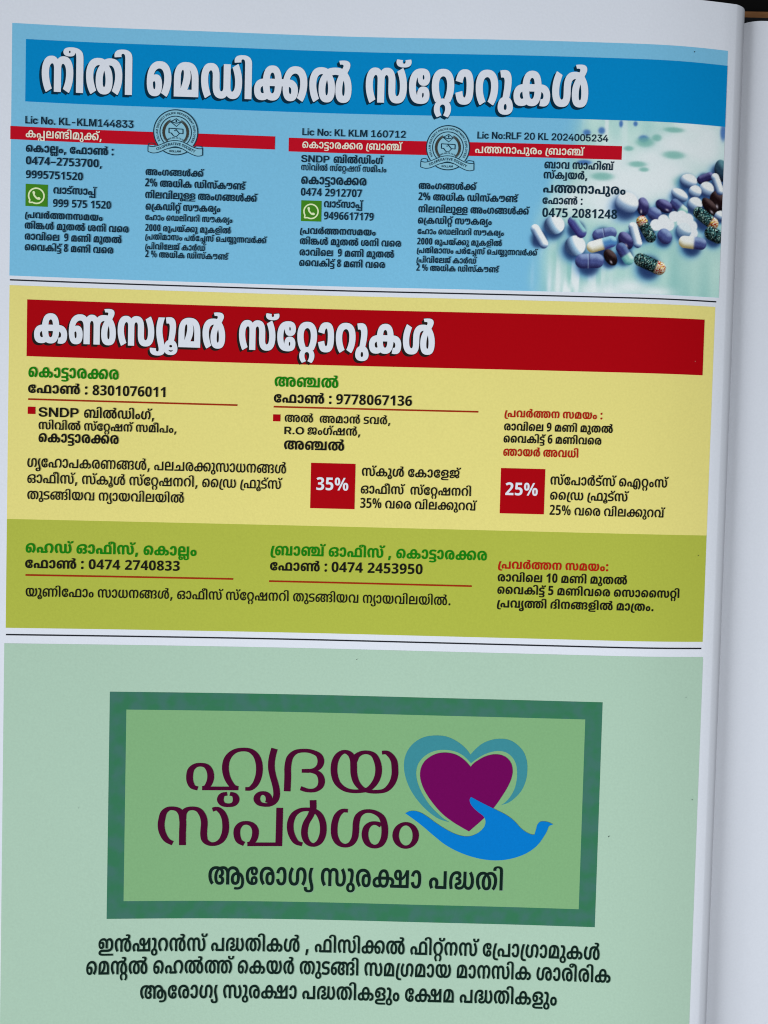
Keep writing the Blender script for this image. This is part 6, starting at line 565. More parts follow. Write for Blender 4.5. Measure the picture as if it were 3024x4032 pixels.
66:[[-63,378,58,0,84,-9,35,-10,48,-13,30,-39,1,-37,1,-270,-137,0,1,259,0,33,-10,30,-22,18,-21,5,-18,3,-42,2,-21,0,-14,0,-26,-3,-16,-7,1,-7,0,-7,18,-7,15,0,20,0,12,8,1,7,0,8,-24,13,-15,5,107,-4,10,-4,16,-13,1,-9,0,-11,-28,-19,-52,-10,-43,0,-40,0,-60,10,-32,18,1,14,0,14,36,20,78,12]],
281:[[369,0,-143,0,1,202,0,12,0,36,3,16,-2,-3,-24,-15,-11,-5,-61,-31,-83,39,205,106,123,0]],
285:[[197,-5,-40,0,-84,9,-27,6,1,67,26,-7,70,-10,45,0,36,0,46,13,22,25,1,18,0,24,-48,27,-53,0,-22,0,-48,-5,-15,-2,-49,21,23,176,325,0,1,-65,-199,0,-7,-64,12,0,28,2,21,0,60,0,84,-28,44,-48,1,-32,0,-40,-52,-56,-106,-31]],
69:[[51,-130,-58,0,-80,14,-44,28,1,20,0,26,84,32,85,0,36,0,72,-10,37,-12,-35,-34,-24,9,-48,8,-25,0,-22,0,-28,-10,1,-10,0,-9,28,-11,25,0,24,0,32,9,16,18,1,14,0,9,-8,20,-20,31,-15,28,-16,26,-24,58,1,30,0,37,32,63,29,28,141,0,-20,-24,-30,-42,-14,-38,1,-20,0,-24,18,-46,19,-28,16,-26,20,-41,10,-27,1,-13,0,-30,-54,-37,-92,-16]],
40:[[333,288,62,0,86,-21,44,-37,1,-24,0,-24,-40,-32,-47,-12,5,4,40,-8,52,-36,1,-26,0,-36,-86,-40,-85,0,-28,0,-50,2,-21,2,21,52,12,-2,28,-2,13,0,34,0,26,15,1,15,0,8,-10,14,-9,4,-12,5,-32,5,-27,0,-19,0,1,52,17,0,28,0,32,5,9,5,12,4,10,13,1,9,0,16,-32,16,-29,0,-48,0,-68,-30,-32,-55,1,-36,0,-27,12,-52,9,-22,-129,-14,-14,25,-16,62,1,28,0,55,68,78,132,42]],
278:[[137,-6,-36,0,-44,22,1,20,0,21,40,23,41,0,40,0,42,-23,1,-21,0,-20,-42,-22]],
}
FONTS['digits'] = {
280:[[263,-5,-78,0,-100,42,-50,81,1,60,0,60,46,82,100,42,83,0,78,0,100,-42,50,-82,1,-60,0,-41,-22,-67,-52,-49,-88,-26],[263,57,22,0,32,13,20,30,8,46,1,32,0,33,-8,47,-20,29,-32,13,-21,0,-22,0,-32,-14,-18,-29,-10,-46,1,-33,0,-32,10,-46,18,-29,32,-14]],
284:[[289,0,1,73,-271,0,1,53,281,231,137,0,1,-225,79,0,1,-59,-77,0,1,-73],[141,132,149,0,1,70,0,10,2,29,2,25,1,1,-3,0,-8,-11,-18,-20,-9,-8]],
287:[[101,0,243,293,-317,0,1,63,473,0,1,-48,-241,-308]],
307:[[41,104,1,60,421,0,1,-60]],
282:[[35,0,1,51,165,95,50,28,56,38,26,30,1,17,0,13,-18,18,-36,8,-23,0,-36,0,-70,-16,-37,-14,-71,50,28,12,64,20,84,12,53,0,64,0,96,-25,52,-43,1,-28,0,-27,-40,-46,-76,-49,-57,-30,-85,-48,1,-2,277,0,1,-64]],
285:[[219,-5,-46,0,-92,9,-33,8,1,66,32,-9,88,-11,47,0,40,0,54,12,28,26,1,18,0,26,-62,27,-63,0,-24,0,-56,-5,-15,-2,-55,18,25,179,357,0,1,-64,-227,0,-9,-68,14,1,32,2,31,0,62,0,94,-26,52,-48,1,-34,0,-38,-58,-56,-116,-31]],
283:[[225,-5,-52,0,-96,9,-39,8,1,64,42,-10,88,-10,41,0,70,0,58,27,1,25,0,16,-28,20,-68,10,-57,0,-47,0,1,59,51,0,58,0,60,12,24,21,1,14,0,20,-40,20,-51,0,-40,0,-66,-15,-21,-7,-67,52,44,14,98,18,71,0,68,0,100,-20,52,-38,1,-27,0,-23,-36,-36,-64,-24,-41,-6,1,-2,78,-5,84,-43,1,-36,0,-30,-56,-49,-116,-28]],
276:[[215,59,7,-5,-8,-21,-24,-41,-28,-39,-15,-18,-109,0,10,19,16,44,16,44,5,17]],
289:[[169,-5,-22,0,-54,1,-17,2,1,62,18,-2,40,-2,23,0,58,0,78,15,44,29,22,40,1,24,-3,0,-14,-11,-34,-19,-52,-11,-39,0,-56,0,-80,27,-46,52,1,35,0,39,54,55,100,30,69,0,52,0,86,-19,66,-38,36,-58,1,-40,0,-32,-16,-60,-44,-54,-72,-42,-112,-23],[255,182,30,0,40,16,22,22,1,11,0,11,-10,23,-20,21,-36,14,-23,0,-36,0,-48,-29,1,-33,0,-27,42,-29]],
281:[[391,0,-145,0,1,206,0,12,2,39,3,17,-4,-4,-32,-15,-11,-5,-71,-32,-75,42,217,97,123,0]],
286:[[273,-5,-50,0,-86,19,-66,38,-36,60,1,40,0,31,16,59,40,54,74,42,112,23,81,0,22,0,54,-1,21,-2,1,-62,-18,2,-42,3,-19,0,-78,0,-86,-27,-36,-48,-3,-34,7,0,12,12,38,18,52,11,37,0,56,0,84,-27,44,-51,1,-36,0,-38,-56,-56,-98,-30],[269,56,36,0,48,30,1,32,0,26,-40,30,-39,0,-28,0,-42,-14,-22,-22,1,-12,0,-13,12,-25,20,-20,34,-12]],
288:[[265,-5,-76,0,-102,23,-54,43,1,29,0,24,32,35,56,27,37,10,-30,12,-46,26,-28,32,1,20,0,28,56,38,96,20,61,0,60,0,92,-20,56,-38,1,-28,0,-21,-28,-33,-52,-24,-35,-10,40,-12,62,-28,36,-34,1,-22,0,-30,-58,-43,-106,-24],[261,51,52,0,44,23,1,20,0,12,-26,20,-40,17,-21,7,-9,4,-26,-8,-42,-18,-22,-20,1,-14,0,-18,48,-25],[261,222,22,6,34,13,20,18,1,12,0,17,-40,18,-31,0,-32,0,-42,-18,1,-17,0,-11,20,-18,32,-14]],
270:[[195,0,343,357,111,0,-341,-357],[187,138,-78,0,-78,60,1,52,0,52,74,60,85,0,78,0,78,-60,1,-52,0,-52,-74,-60],[189,188,20,0,20,30,1,32,0,32,-20,30,-19,0,-20,0,-20,-30,1,-32,0,-32,20,-30],[653,-4,-78,0,-78,60,1,52,0,52,74,60,85,0,78,0,80,-60,1,-52,0,-52,-76,-60],[657,46,20,0,20,30,1,32,0,32,-20,30,-19,0,-20,0,-20,-30,1,-32,0,-32,20,-30]],
}
FONTS['thin'] = {
25:[[485,285,62,0,90,-31,46,-58,1,-42,0,-36,-26,-58,-48,-46,-27,-18,-81,26,22,17,36,38,20,45,1,29,0,31,-24,40,-40,20,-27,0,-20,0,-26,-6,-9,-6,-10,-9,-8,-25,1,-25,1,-69,0,-18,-8,-32,-20,-24,-17,-10,-24,-12,-62,-10,-43,0,-62,0,-90,30,-46,58,1,42,0,36,28,58,46,46,29,20,83,-29,-24,-16,-36,-38,-20,-47,1,-28,0,-30,24,-42,42,-20,27,0,20,0,28,7,9,6,10,9,8,27,1,27,1,63,0,31,22,41,29,15,24,10,58,13]],
69:[[37,-126,-48,0,-74,13,-38,27,1,20,0,24,76,32,79,0,30,0,72,-10,37,-14,-19,-28,-32,10,-52,10,-29,0,-26,0,-36,-12,1,-14,0,-12,34,-14,31,0,28,0,38,10,18,20,1,16,0,11,-8,21,-18,32,-15,26,-14,24,-28,56,1,30,0,34,32,64,29,29,105,0,-20,-25,-28,-41,-12,-37,1,-22,0,-26,18,-44,19,-28,16,-26,20,-38,10,-26,1,-14,0,-28,-50,-35,-84,-15]],
72:[[289,-4,-52,0,-92,15,-72,37,-38,56,1,38,0,36,42,54,72,36,96,17,57,0,60,0,72,-20,32,-33,1,-20,0,-20,-32,-30,-56,-15,-35,0,-46,0,-54,17,-26,29,1,17,0,12,14,23,13,7,85,4,-12,-7,-16,-23,1,-14,0,-12,16,-16,25,0,20,0,20,14,1,14,0,16,-34,18,-27,0,-12,0,-30,0,-7,0,-36,-2,-58,-26,-34,-46,1,-31,0,-31,28,-46,54,-28,39,-2,10,0,30,-1,9,0,24,0,28,9,14,14,1,12,0,12,-18,15,-19,0,-24,0,-20,-17,1,-12,0,-14,20,-22,13,-8,-87,6,-8,7,-16,23,1,12,0,16,24,28,56,18,45,0,36,0,58,-14,32,-30,1,-21,0,-21,-34,-32,-74,-18]],
59:[[197,177,60,0,72,-25,36,-40,1,-22,0,-20,-26,-30,-9,-8,-11,10,221,0,47,-42,-313,0,-35,28,12,10,20,28,1,19,0,23,-32,28,-33,0,-22,0,-30,-12,-14,-22,1,-14,0,-24,28,-30,17,-16,-81,-22,-26,19,-38,45,1,28,0,28,42,39,76,22],[685,285,64,0,88,-22,60,-39,24,-50,1,-29,0,-35,-28,-55,-52,-43,-33,-16,-73,28,22,14,38,32,24,44,1,29,0,31,-32,45,-60,23,-39,0,-40,0,-60,-23,-34,-45,1,-30,0,-25,18,-41,36,-34,23,-14,-49,-30,-15,0,-25,18,-24,16,-42,38,-24,47,1,29,0,26,28,50,60,38,88,23]],
64:[[387,140,0,-34,-18,-54,-44,-38,-70,-18,-53,0,-48,0,-64,14,-44,28,-24,33,-3,17,105,10,4,-14,16,-29,32,-20,29,0,28,0,36,23,16,48,1,34,0,34,-16,46,-36,24,-27,0,-22,0,-34,-18,-18,-28,-5,-16,-101,10,10,18,24,32,44,28,64,15,49,0,50,0,70,-21,40,-38,18,-53]],
44:[[197,177,60,0,72,-25,36,-40,1,-22,0,-20,-26,-30,-9,-8,-11,10,241,0,1,237,105,0,1,-279,-391,0,-35,28,10,10,22,28,1,20,0,22,-32,28,-33,0,-22,0,-30,-12,-14,-22,1,-14,0,-24,28,-30,17,-16,-81,-22,-26,19,-38,45,1,28,0,28,42,39,76,22]],
23:[[185,-4,-74,0,-82,43,1,39,0,27,44,34,39,11,22,6,48,8,72,4,57,0,241,0,80,0,92,-10,29,-12,32,-10,36,-35,1,-25,0,-38,-88,-42,-63,0,-20,0,-28,2,-19,1,21,40,8,-1,16,-2,11,0,30,0,36,20,1,20,0,12,-16,19,-15,5,-16,8,-52,6,-55,0,-279,0,-44,0,-56,-4,-17,-8,-16,-6,-18,-16,1,-14,0,-13,16,-19,32,-10,25,0,24,0,40,9,25,10,49,-35,-28,-11,-48,-11,-48,-2],[423,285,70,0,84,-35,40,-64,1,-46,0,-50,-46,-65,-86,-29,-61,0,-50,0,-72,18,-19,16,-30,21,-22,59,1,32,0,72,102,71],[423,244,-46,0,-48,-48,1,-56,0,-38,20,-46,42,-20,33,0,30,0,42,20,22,46,1,38,0,38,-22,45,-42,21]],
50:[[297,285,68,0,102,-24,68,-45,34,-60,1,-36,0,-47,-40,-55,-78,-22,-53,0,-56,0,-68,26,-34,48,1,31,0,49,74,52,73,0,36,0,54,-18,42,-34,17,-24,-39,-6,-4,9,-24,20,-32,13,-23,0,-36,0,-32,-32,1,-30,0,-21,12,-29,28,-16,21,0,22,0,30,17,16,37,1,32,0,6,-2,19,-1,9,0,3,0,7,-3,2,-4,20,-40,35,-68,21,-43,0,-56,0,-72,-24,-36,-45,1,-31,0,-26,20,-42,38,-35,27,-15,-75,-28,-32,16,-52,44,-28,55,1,35,0,28,32,51,64,38,96,22]],
37:[[297,285,64,0,80,-24,37,-24,-31,3,28,24,72,21,45,0,50,0,66,-21,23,-18,-13,0,28,20,66,19,47,0,60,0,88,-33,44,-60,1,-38,0,-37,-28,-57,-44,-46,-27,-18,-83,28,24,16,36,38,20,45,1,27,0,30,-24,41,-44,22,-27,0,-12,0,-24,-5,-11,-4,-16,-8,-12,-30,1,-30,1,-166,-99,0,1,167,0,27,-8,26,-11,10,-8,6,-28,7,-23,0,-20,0,-26,-7,-9,-6,-14,-11,-8,-27,1,-26,1,-166,-101,0,1,156,0,30,-16,32,-15,10,-12,6,-36,9,-31,0,-48,0,-74,-28,-42,-53,1,-38,1,-11,0,-30,16,-35,30,-13,19,0,16,0,20,9,12,20,1,17,0,25,-26,22,-29,0,-24,0,-44,-16,-23,-16,-19,36,22,13,74,23,43,0,42,0,60,-20,28,-37,1,-27,0,-30,-34,-40,-64,-18,-45,0,-44,0,-74,22,-46,56,1,47,0,55,68,74,116,35]],
175:[[395,244,-88,0,-118,-32,-60,-57,1,-40,0,-31,18,-36,30,-13,21,0,14,0,22,9,12,20,1,16,0,26,-30,22,-27,0,-26,0,-44,-16,-23,-16,-17,36,22,13,72,23,45,0,40,0,60,-20,32,-38,1,-26,0,-30,-36,-40,-64,-18,-45,0,-46,0,-74,22,-44,54,1,45,0,45,54,64,100,40,130,19,79,0,52,0,90,-9,43,-9,8,-1,8,-6,5,-1,38,-7,50,-22,28,-27,1,-18,0,-14,-16,-23,-36,-16,-27,-6,-5,5,44,-7,52,-32,1,-24,0,-21,-30,-33,-72,-18,-57,0,-66,0,-84,28,-38,56,1,38,0,28,26,52,58,43,43,15,6,2,8,4,7,2,30,10,78,11,43,0,54,0,74,-13,52,-24,23,-17,29,-81,1,-150,-101,0,1,150,0,34,-14,34,-25,12,-16,8,-46,8,-31,0,-24,0,-38,-6,-15,-3,-30,-6,-42,-23,-28,-32,-14,-38,1,-22,0,-45,44,-37,43,0,30,0,32,18,1,16,0,18,-40,21,-39,0,-5,0,1,41,7,0,32,0,40,20,1,17,0,21,-48,25,-51,4,-20,3,-44,4,-40,2],[1037,285,56,0,76,-21,40,-36,1,-22,0,-16,-16,-26,-40,-19,-31,-7,1,2,42,-6,52,-38,1,-25,0,-37,-78,-38,-73,0,-22,0,-44,2,-15,2,17,39,12,-2,24,-1,13,0,32,0,36,16,1,22,0,9,-12,17,-13,6,-12,6,-38,6,-27,0,-9,0,1,42,11,0,28,0,36,6,13,6,10,5,10,15,1,10,0,21,-40,20,-31,0,-26,0,-38,-6,-15,-7,-16,-8,-20,-21,-12,-31,1,-22,1,-44,-71,3,-11,45,9,59,16,21,52,33,84,20]],
120:[[639,360,54,0,54,-13,22,-19,1,-9,0,-15,-44,-36,-37,-26,-17,-9,-26,-19,-40,-40,-20,-46,1,-24,0,-25,14,-31,28,-14,21,0,32,0,32,30,1,41,0,17,-8,36,-20,35,-32,29,-25,8,-18,7,-36,7,-27,0,-24,0,-38,-6,-15,-5,-34,-11,-20,-46,1,-33,1,-43,0,-17,-8,-30,-18,-25,-17,-10,-24,-12,-62,-10,-43,0,-62,0,-90,30,-46,58,1,42,0,36,28,58,44,46,31,20,83,-29,-24,-16,-36,-38,-20,-47,1,-28,0,-30,24,-42,42,-20,27,0,20,0,26,7,11,7,10,8,8,26,1,30,1,40,0,39,38,55,41,16,28,10,72,11,53,0,38,0,56,-7,25,-6,15,-4,48,-15,64,-49,32,-61,1,-34,0,-59,-84,-54,-81,0,-54,0,-76,24,-36,49,1,37,0,28,24,50,52,46,37,22,13,14,28,18,34,20,1,9,0,9,-30,10,-27,0,-12,0,-30,-2,-9,-1,-17,27,18,2,56,2]],
276:[[193,58,5,-6,-8,-23,-22,-39,-26,-38,-15,-18,-83,0,12,20,16,44,12,42,5,18]],
52:[[637,279,1,-279,-583,0,1,162,0,36,26,42,23,14,24,15,72,16,51,0,50,0,72,-15,25,-15,28,-17,20,-42,1,-32,1,-54,-283,0,1,-68,377,0,1,237],[247,244,-50,0,-40,-40,1,-38,1,-15,181,0,1,15,0,39,-42,39]],
28:[[687,279,1,-279,-669,0,1,42,317,0,-51,-8,20,10,36,34,1,24,0,21,-28,23,-29,0,-30,0,-32,-22,1,-21,0,-6,2,-12,3,-3,-99,-6,0,6,-6,15,1,9,0,38,86,44,77,0,48,0,60,-15,38,-25,14,-30,1,-14,0,-16,-12,-26,-24,-20,-11,-10,-19,10,217,0,1,237]],
163:[[423,285,70,0,84,-35,40,-64,1,-46,0,-50,-46,-65,-86,-29,-61,0,-50,0,-72,18,-19,16,-30,21,-22,59,1,32,0,72,102,71],[423,244,-46,0,-48,-48,1,-56,0,-38,20,-46,42,-20,33,0,30,0,42,20,22,46,1,38,0,38,-22,45,-42,21],[185,-4,-74,0,-82,43,1,39,0,27,44,34,39,11,22,6,48,8,72,4,57,0,425,0,42,0,62,-4,46,-8,21,-6,34,-11,36,-37,1,-26,0,-36,-72,-44,-73,0,-50,0,-72,22,-40,48,1,36,0,13,4,19,1,8,2,4,0,6,3,4,8,31,44,48,68,33,88,17,53,0,66,0,94,-23,56,-39,28,-51,1,-28,0,-34,-32,-55,-50,-42,-33,-17,-75,28,24,14,38,32,22,44,1,28,0,32,-34,45,-62,23,-41,0,-46,0,-70,-22,-40,-39,-9,-27,0,-3,0,-7,-1,-4,-2,-8,-2,-18,1,-14,0,-26,18,-28,30,-11,19,0,24,0,24,21,1,20,0,12,-12,20,-17,6,-14,6,-44,6,-43,0,-459,0,-44,0,-56,-4,-17,-8,-16,-6,-18,-16,1,-14,0,-13,16,-19,32,-10,25,0,24,0,40,9,25,10,49,-35,-28,-11,-48,-11,-48,-2]],
67:[[137,-90,-72,0,-82,37,1,33,0,22,38,40,68,20,49,0,48,0,68,-20,40,-40,1,-22,0,-22,-40,-32,-68,-16],[137,-60,28,0,34,20,1,19,0,19,-30,26,-31,0,-28,0,-32,-25,1,-20,0,-20,32,-19],[105,285,52,0,60,-23,24,-36,1,-21,0,-35,-30,-80,-21,-44,-95,7,20,41,24,72,1,32,0,20,-24,24,-33,0,-12,0,-24,-1,-9,-2,-17,40,18,3,42,3]],
58:[[495,285,42,0,60,-13,21,-10,18,-10,22,-22,8,-31,1,-22,1,-62,0,-29,8,-28,13,-9,8,-6,28,-7,21,0,28,0,40,20,24,42,1,30,0,28,-20,47,-36,38,-23,16,83,29,30,-20,44,-46,28,-58,1,-36,0,-42,-48,-58,-88,-30,-61,0,-44,0,-62,10,-23,12,-16,10,-20,25,-8,31,1,18,1,72,0,22,-8,25,-11,9,-8,6,-28,6,-19,0,-16,0,-30,-6,-7,-6,-12,-9,-10,-27,1,-24,1,-170,-99,0,1,166,0,30,-12,30,-15,8,-10,4,-26,5,-11,0,-28,0,-44,-23,-24,-41,1,-29,0,-26,20,-46,36,-38,25,-16,-81,-28,-30,19,-48,46,-24,57,1,36,0,38,44,60,88,33,61,0,44,0,68,-18,31,-22,-13,-1,22,18,62,23]],
41:[[493,-4,-32,0,-48,8,-38,18,-17,12,15,-1,-28,-21,-66,-16,-45,0,-62,0,-88,32,-44,59,1,39,0,36,26,57,46,46,31,19,83,-28,-24,-16,-36,-38,-20,-46,1,-27,0,-29,26,-42,46,-22,29,0,14,0,22,4,9,4,16,8,12,30,1,26,1,171,105,0,1,-170,0,-29,12,-28,15,-8,8,-3,22,-5,15,0,26,0,48,20,28,42,1,32,0,26,-20,46,-36,38,-23,16,81,28,32,-20,44,-46,28,-56,1,-34,0,-40,-46,-60,-90,-32]],
42:[[237,285,32,0,48,-10,36,-17,19,-12,-13,0,28,21,68,18,45,0,64,0,86,-33,46,-60,1,-38,0,-36,-28,-58,-46,-46,-29,-18,-79,28,22,16,36,37,22,45,1,28,0,30,-28,41,-44,22,-27,0,-14,0,-22,-5,-7,-4,-16,-7,-12,-29,1,-28,1,-170,-103,0,1,170,0,29,-12,27,-15,8,-6,4,-22,5,-15,0,-26,0,-46,-21,-28,-41,1,-31,0,-28,20,-45,36,-38,25,-16,-81,-27,-30,19,-46,46,-26,56,1,35,0,39,44,60,90,34]],
21:[[373,285,76,0,96,-23,44,-37,1,-23,0,-14,-20,-24,-40,-20,-31,-6,1,2,44,-6,52,-38,1,-24,0,-36,-76,-40,-75,0,-24,0,-44,2,-15,2,17,40,12,-2,24,-2,15,0,36,0,30,20,1,18,0,9,-12,17,-11,6,-12,6,-40,6,-27,0,-3,0,1,42,3,0,34,0,32,5,15,6,10,5,12,14,1,8,0,22,-60,22,-57,0,-52,0,-86,-16,-64,-32,-34,-45,1,-29,1,-10,0,-28,16,-34,30,-13,21,0,14,0,22,9,12,20,1,17,0,25,-28,22,-27,0,-28,0,-44,-16,-25,-18,-21,35,20,14,76,25,49,0,42,0,58,-20,32,-37,1,-28,0,-29,-36,-40,-64,-18,-45,0,-46,0,-72,22,-44,53,1,42,0,41,44,64,88,44,126,23],[1013,140,0,-34,-20,-54,-42,-38,-70,-18,-51,0,-48,0,-68,14,-42,28,-22,33,-7,17,105,10,4,-14,20,-29,30,-20,27,0,30,0,36,23,16,48,1,34,0,34,-16,46,-34,24,-27,0,-24,0,-32,-18,-20,-28,-5,-16,-101,10,8,18,28,32,42,28,66,15,47,0,50,0,68,-21,42,-38,18,-53]],
45:[[197,177,60,0,72,-25,36,-40,1,-22,0,-20,-26,-30,-9,-8,-11,10,189,0,1,-42,-235,0,-35,28,10,10,22,28,1,20,0,22,-32,28,-33,0,-22,0,-30,-12,-14,-22,1,-14,0,-24,28,-30,17,-16,-81,-22,-26,19,-38,45,1,28,0,28,42,39,76,22],[661,285,48,0,70,-13,23,-12,36,-16,24,-49,1,-35,1,-160,-403,0,1,158,0,24,10,38,24,28,23,12,24,12,72,13],[659,243,-26,0,-34,-7,-9,-7,-16,-10,-12,-33,1,-29,1,-115,197,0,1,113,0,31,-12,33,-15,10,-12,7,-36,7]],
66:[[-63,377,52,0,76,-10,29,-9,40,-12,28,-36,1,-32,1,-278,-103,0,1,266,0,28,-8,26,-18,18,-17,7,-16,5,-42,4,-31,0,-14,0,-32,-4,-20,-10,1,-8,0,-10,22,-8,19,0,24,0,20,9,1,9,0,8,-20,14,-15,5,83,-3,10,-4,16,-13,1,-9,0,-12,-24,-18,-52,-11,-39,0,-36,0,-52,9,-32,20,1,14,0,12,36,21,72,12]],
77:[[-93,294,-52,0,-66,13,-32,23,1,16,0,8,8,12,5,4,89,-5,-4,-4,-4,-9,1,-5,0,-11,16,-12,28,-4,17,0,18,0,26,4,16,12,1,11,0,5,-4,9,-3,4,89,5,4,-4,4,-12,1,-8,0,-15,-30,-24,-66,-13]],
68:[[137,-90,-72,0,-82,37,1,33,0,22,38,40,68,20,49,0,48,0,68,-20,40,-40,1,-22,0,-22,-40,-32,-68,-16],[137,26,-32,0,-44,-25,1,-22,0,-21,42,-19,35,0,36,0,40,19,1,20,0,22,-40,26],[137,-38,-48,0,-40,24,1,20,0,11,16,21,17,11,43,-14,-16,-5,-20,-12,1,-8,0,-8,12,-8,22,-4,17,0,16,0,24,4,12,8,1,7,0,9,-18,12,-15,4,43,15,16,-12,14,-20,1,-10,0,-13,-16,-19,-38,-13],[109,285,48,0,60,-23,24,-36,1,-21,0,-35,-30,-80,-21,-44,-95,7,20,41,24,72,1,32,0,20,-24,24,-33,0,-12,0,-24,-1,-9,-2,-17,40,18,3,44,3]],
220:[[277,285,64,0,88,-22,58,-39,26,-48,1,-26,0,-32,-28,-50,-48,-40,-33,-18,-73,28,20,12,36,32,22,42,1,24,0,30,-34,41,-56,23,-39,0,-42,0,-60,-24,-34,-42,1,-27,0,-35,44,-56,37,-20,-75,-28,-32,16,-48,41,-28,52,1,32,0,26,28,49,58,37,90,22],[273,32,56,0,80,-26,44,-36,1,-22,0,-26,-44,-39,-31,-15,-67,18,24,12,28,30,1,18,0,16,-20,22,-40,12,-27,0,-40,0,-48,-26,1,-24,0,-19,28,-29,25,-12,-67,-18,-32,14,-42,39,1,27,0,22,46,36,80,26]],
57:[[197,177,60,0,72,-25,36,-40,1,-22,0,-20,-26,-30,-9,-8,-11,10,231,0,35,-42,-311,0,-35,28,12,10,20,28,1,19,0,23,-32,28,-33,0,-22,0,-30,-12,-14,-22,1,-14,0,-24,28,-30,17,-16,-81,-22,-26,19,-38,45,1,28,0,28,42,39,76,22],[531,0,1,204,0,12,-6,18,-5,4,-4,3,-12,3,-5,0,-22,0,-24,-20,1,-19,0,-13,14,-23,36,-12,39,0,37,0,38,0,62,19,50,33,42,44,21,26,99,0,1,-279],[499,285,32,0,46,-9,17,-9,20,-11,16,-30,1,-26,1,-158,157,0,1,109,0,13,0,20,4,18,1,6,5,-4,-24,-30,-68,-40,-80,-17,-41,0,-41,0,-64,0,-80,23,-40,40,1,26,0,20,32,36,66,23]],
51:[[277,285,64,0,88,-22,58,-39,26,-50,1,-29,0,-35,-28,-54,-52,-43,-35,-17,-73,28,22,14,40,33,22,43,1,29,0,31,-34,45,-56,23,-39,0,-40,0,-60,-23,-36,-45,1,-30,0,-26,20,-44,40,-34,25,-16,-75,-28,-32,16,-52,43,-28,56,1,35,0,28,28,50,56,38,92,23]],
65:[[-15,377,36,0,62,-7,23,-7,20,-7,24,-18,12,-25,1,-19,1,-294,-103,0,1,279,0,19,-4,24,-12,16,-11,5,-8,3,-22,4,-15,0,-18,0,-28,-6,-18,-11,1,-9,0,-4,2,-9,5,-3,-99,-4,-4,4,-4,10,1,6,0,18,44,23,76,12]],
73:[[201,-4,-44,0,-76,22,-44,54,1,46,0,40,38,60,70,44,100,23,61,0,62,0,92,-21,60,-38,30,-52,1,-30,0,-34,-32,-55,-52,-42,-31,-17,-75,28,24,14,38,32,22,43,1,29,0,32,-32,45,-64,23,-43,0,-52,0,-76,-32,-42,-56,1,-38,0,-32,18,-35,28,-14,21,0,16,0,20,9,12,20,1,16,0,26,-28,22,-27,0,-26,0,-44,-16,-23,-16,-17,36,20,13,72,23,45,0,44,0,56,-20,32,-37,1,-27,0,-30,-36,-40,-62,-18],[781,-4,-44,0,-76,22,-44,54,1,46,0,40,38,60,70,44,100,23,63,0,62,0,90,-21,60,-38,30,-52,1,-30,0,-34,-32,-55,-50,-42,-33,-17,-73,28,22,14,40,32,22,43,1,29,0,32,-34,45,-64,23,-43,0,-50,0,-78,-32,-40,-56,1,-38,0,-32,16,-35,28,-14,21,0,16,0,20,9,12,20,1,16,0,26,-28,22,-27,0,-24,0,-46,-16,-21,-16,-19,36,20,13,74,23,43,0,44,0,56,-20,32,-37,1,-27,0,-30,-34,-40,-64,-18]],
162:[[239,279,-34,-48,-44,-85,-20,-78,1,-38,0,-30,24,-28,48,-13,33,0,12,0,26,1,15,1,11,-33,-16,-2,-34,0,-19,0,-72,0,-88,23,-40,45,1,38,0,42,24,81,42,81,31,43]],
35:[[481,-4,-44,0,-60,10,-19,12,-18,9,-22,23,-10,30,1,22,1,62,0,30,-8,27,-9,9,-8,6,-28,6,-19,0,-26,0,-42,-20,-24,-40,1,-31,0,-29,20,-46,36,-38,25,-16,-81,-27,-28,18,-46,46,-28,57,1,37,0,41,46,58,90,33,67,0,40,0,62,-12,23,-11,20,-10,18,-26,8,-30,1,-18,1,-74,0,-20,8,-26,13,-8,8,-7,28,-7,21,0,16,0,30,8,9,5,12,9,10,27,1,25,1,169,101,0,1,-166,0,-29,12,-31,17,-8,12,-5,24,-4,13,0,28,0,44,22,24,42,1,28,0,28,-20,44,-36,39,-23,17,83,28,30,-20,46,-46,26,-56,1,-36,0,-39,-44,-59,-88,-32,-59,0,-44,0,-68,16,-29,22,15,0,-22,-18,-60,-20]],
33:[[233,285,56,0,92,-11,49,-10,-45,-38,-38,8,-68,8,-39,0,-40,0,-48,-12,-20,-19,1,-9,0,-11,8,-13,13,-5,12,-6,38,-4,27,0,11,0,46,0,76,-13,25,-13,20,-10,20,-27,1,-18,0,-26,-48,-40,-92,-20,-71,0,-48,0,-108,10,-39,10,49,38,24,-6,44,-8,50,-4,31,0,40,0,48,13,22,19,1,12,0,10,-12,16,-13,4,-12,6,-28,4,-27,0,-3,0,-50,0,-82,12,-23,12,-18,10,-22,28,1,18,0,24,48,38,94,23]],
38:[[413,-4,-54,0,-74,25,-40,51,1,36,0,34,32,54,64,43,45,15,23,9,26,11,72,11,45,0,68,0,92,-23,56,-40,28,-52,1,-28,0,-34,-28,-53,-52,-41,-33,-18,-73,28,22,14,38,32,24,43,1,27,0,30,-34,47,-66,27,-47,0,-20,0,-36,-3,-15,-4,-11,-4,-36,-9,-48,-38,-24,-50,1,-28,0,-30,16,-31,32,-11,17,0,20,0,30,11,18,31,1,29,0,29,-24,50,-48,37,-31,10,-15,4,-12,4,-32,3,-15,0,-52,0,-72,-25,-36,-46,1,-30,0,-27,20,-42,38,-34,27,-15,-75,-29,-32,16,-52,42,-28,56,1,36,0,26,26,50,60,40,98,23,69,0,42,0,66,-11,31,-10,19,-8,64,-22,76,-72,1,-54,0,-38,-40,-50,-76,-24]],
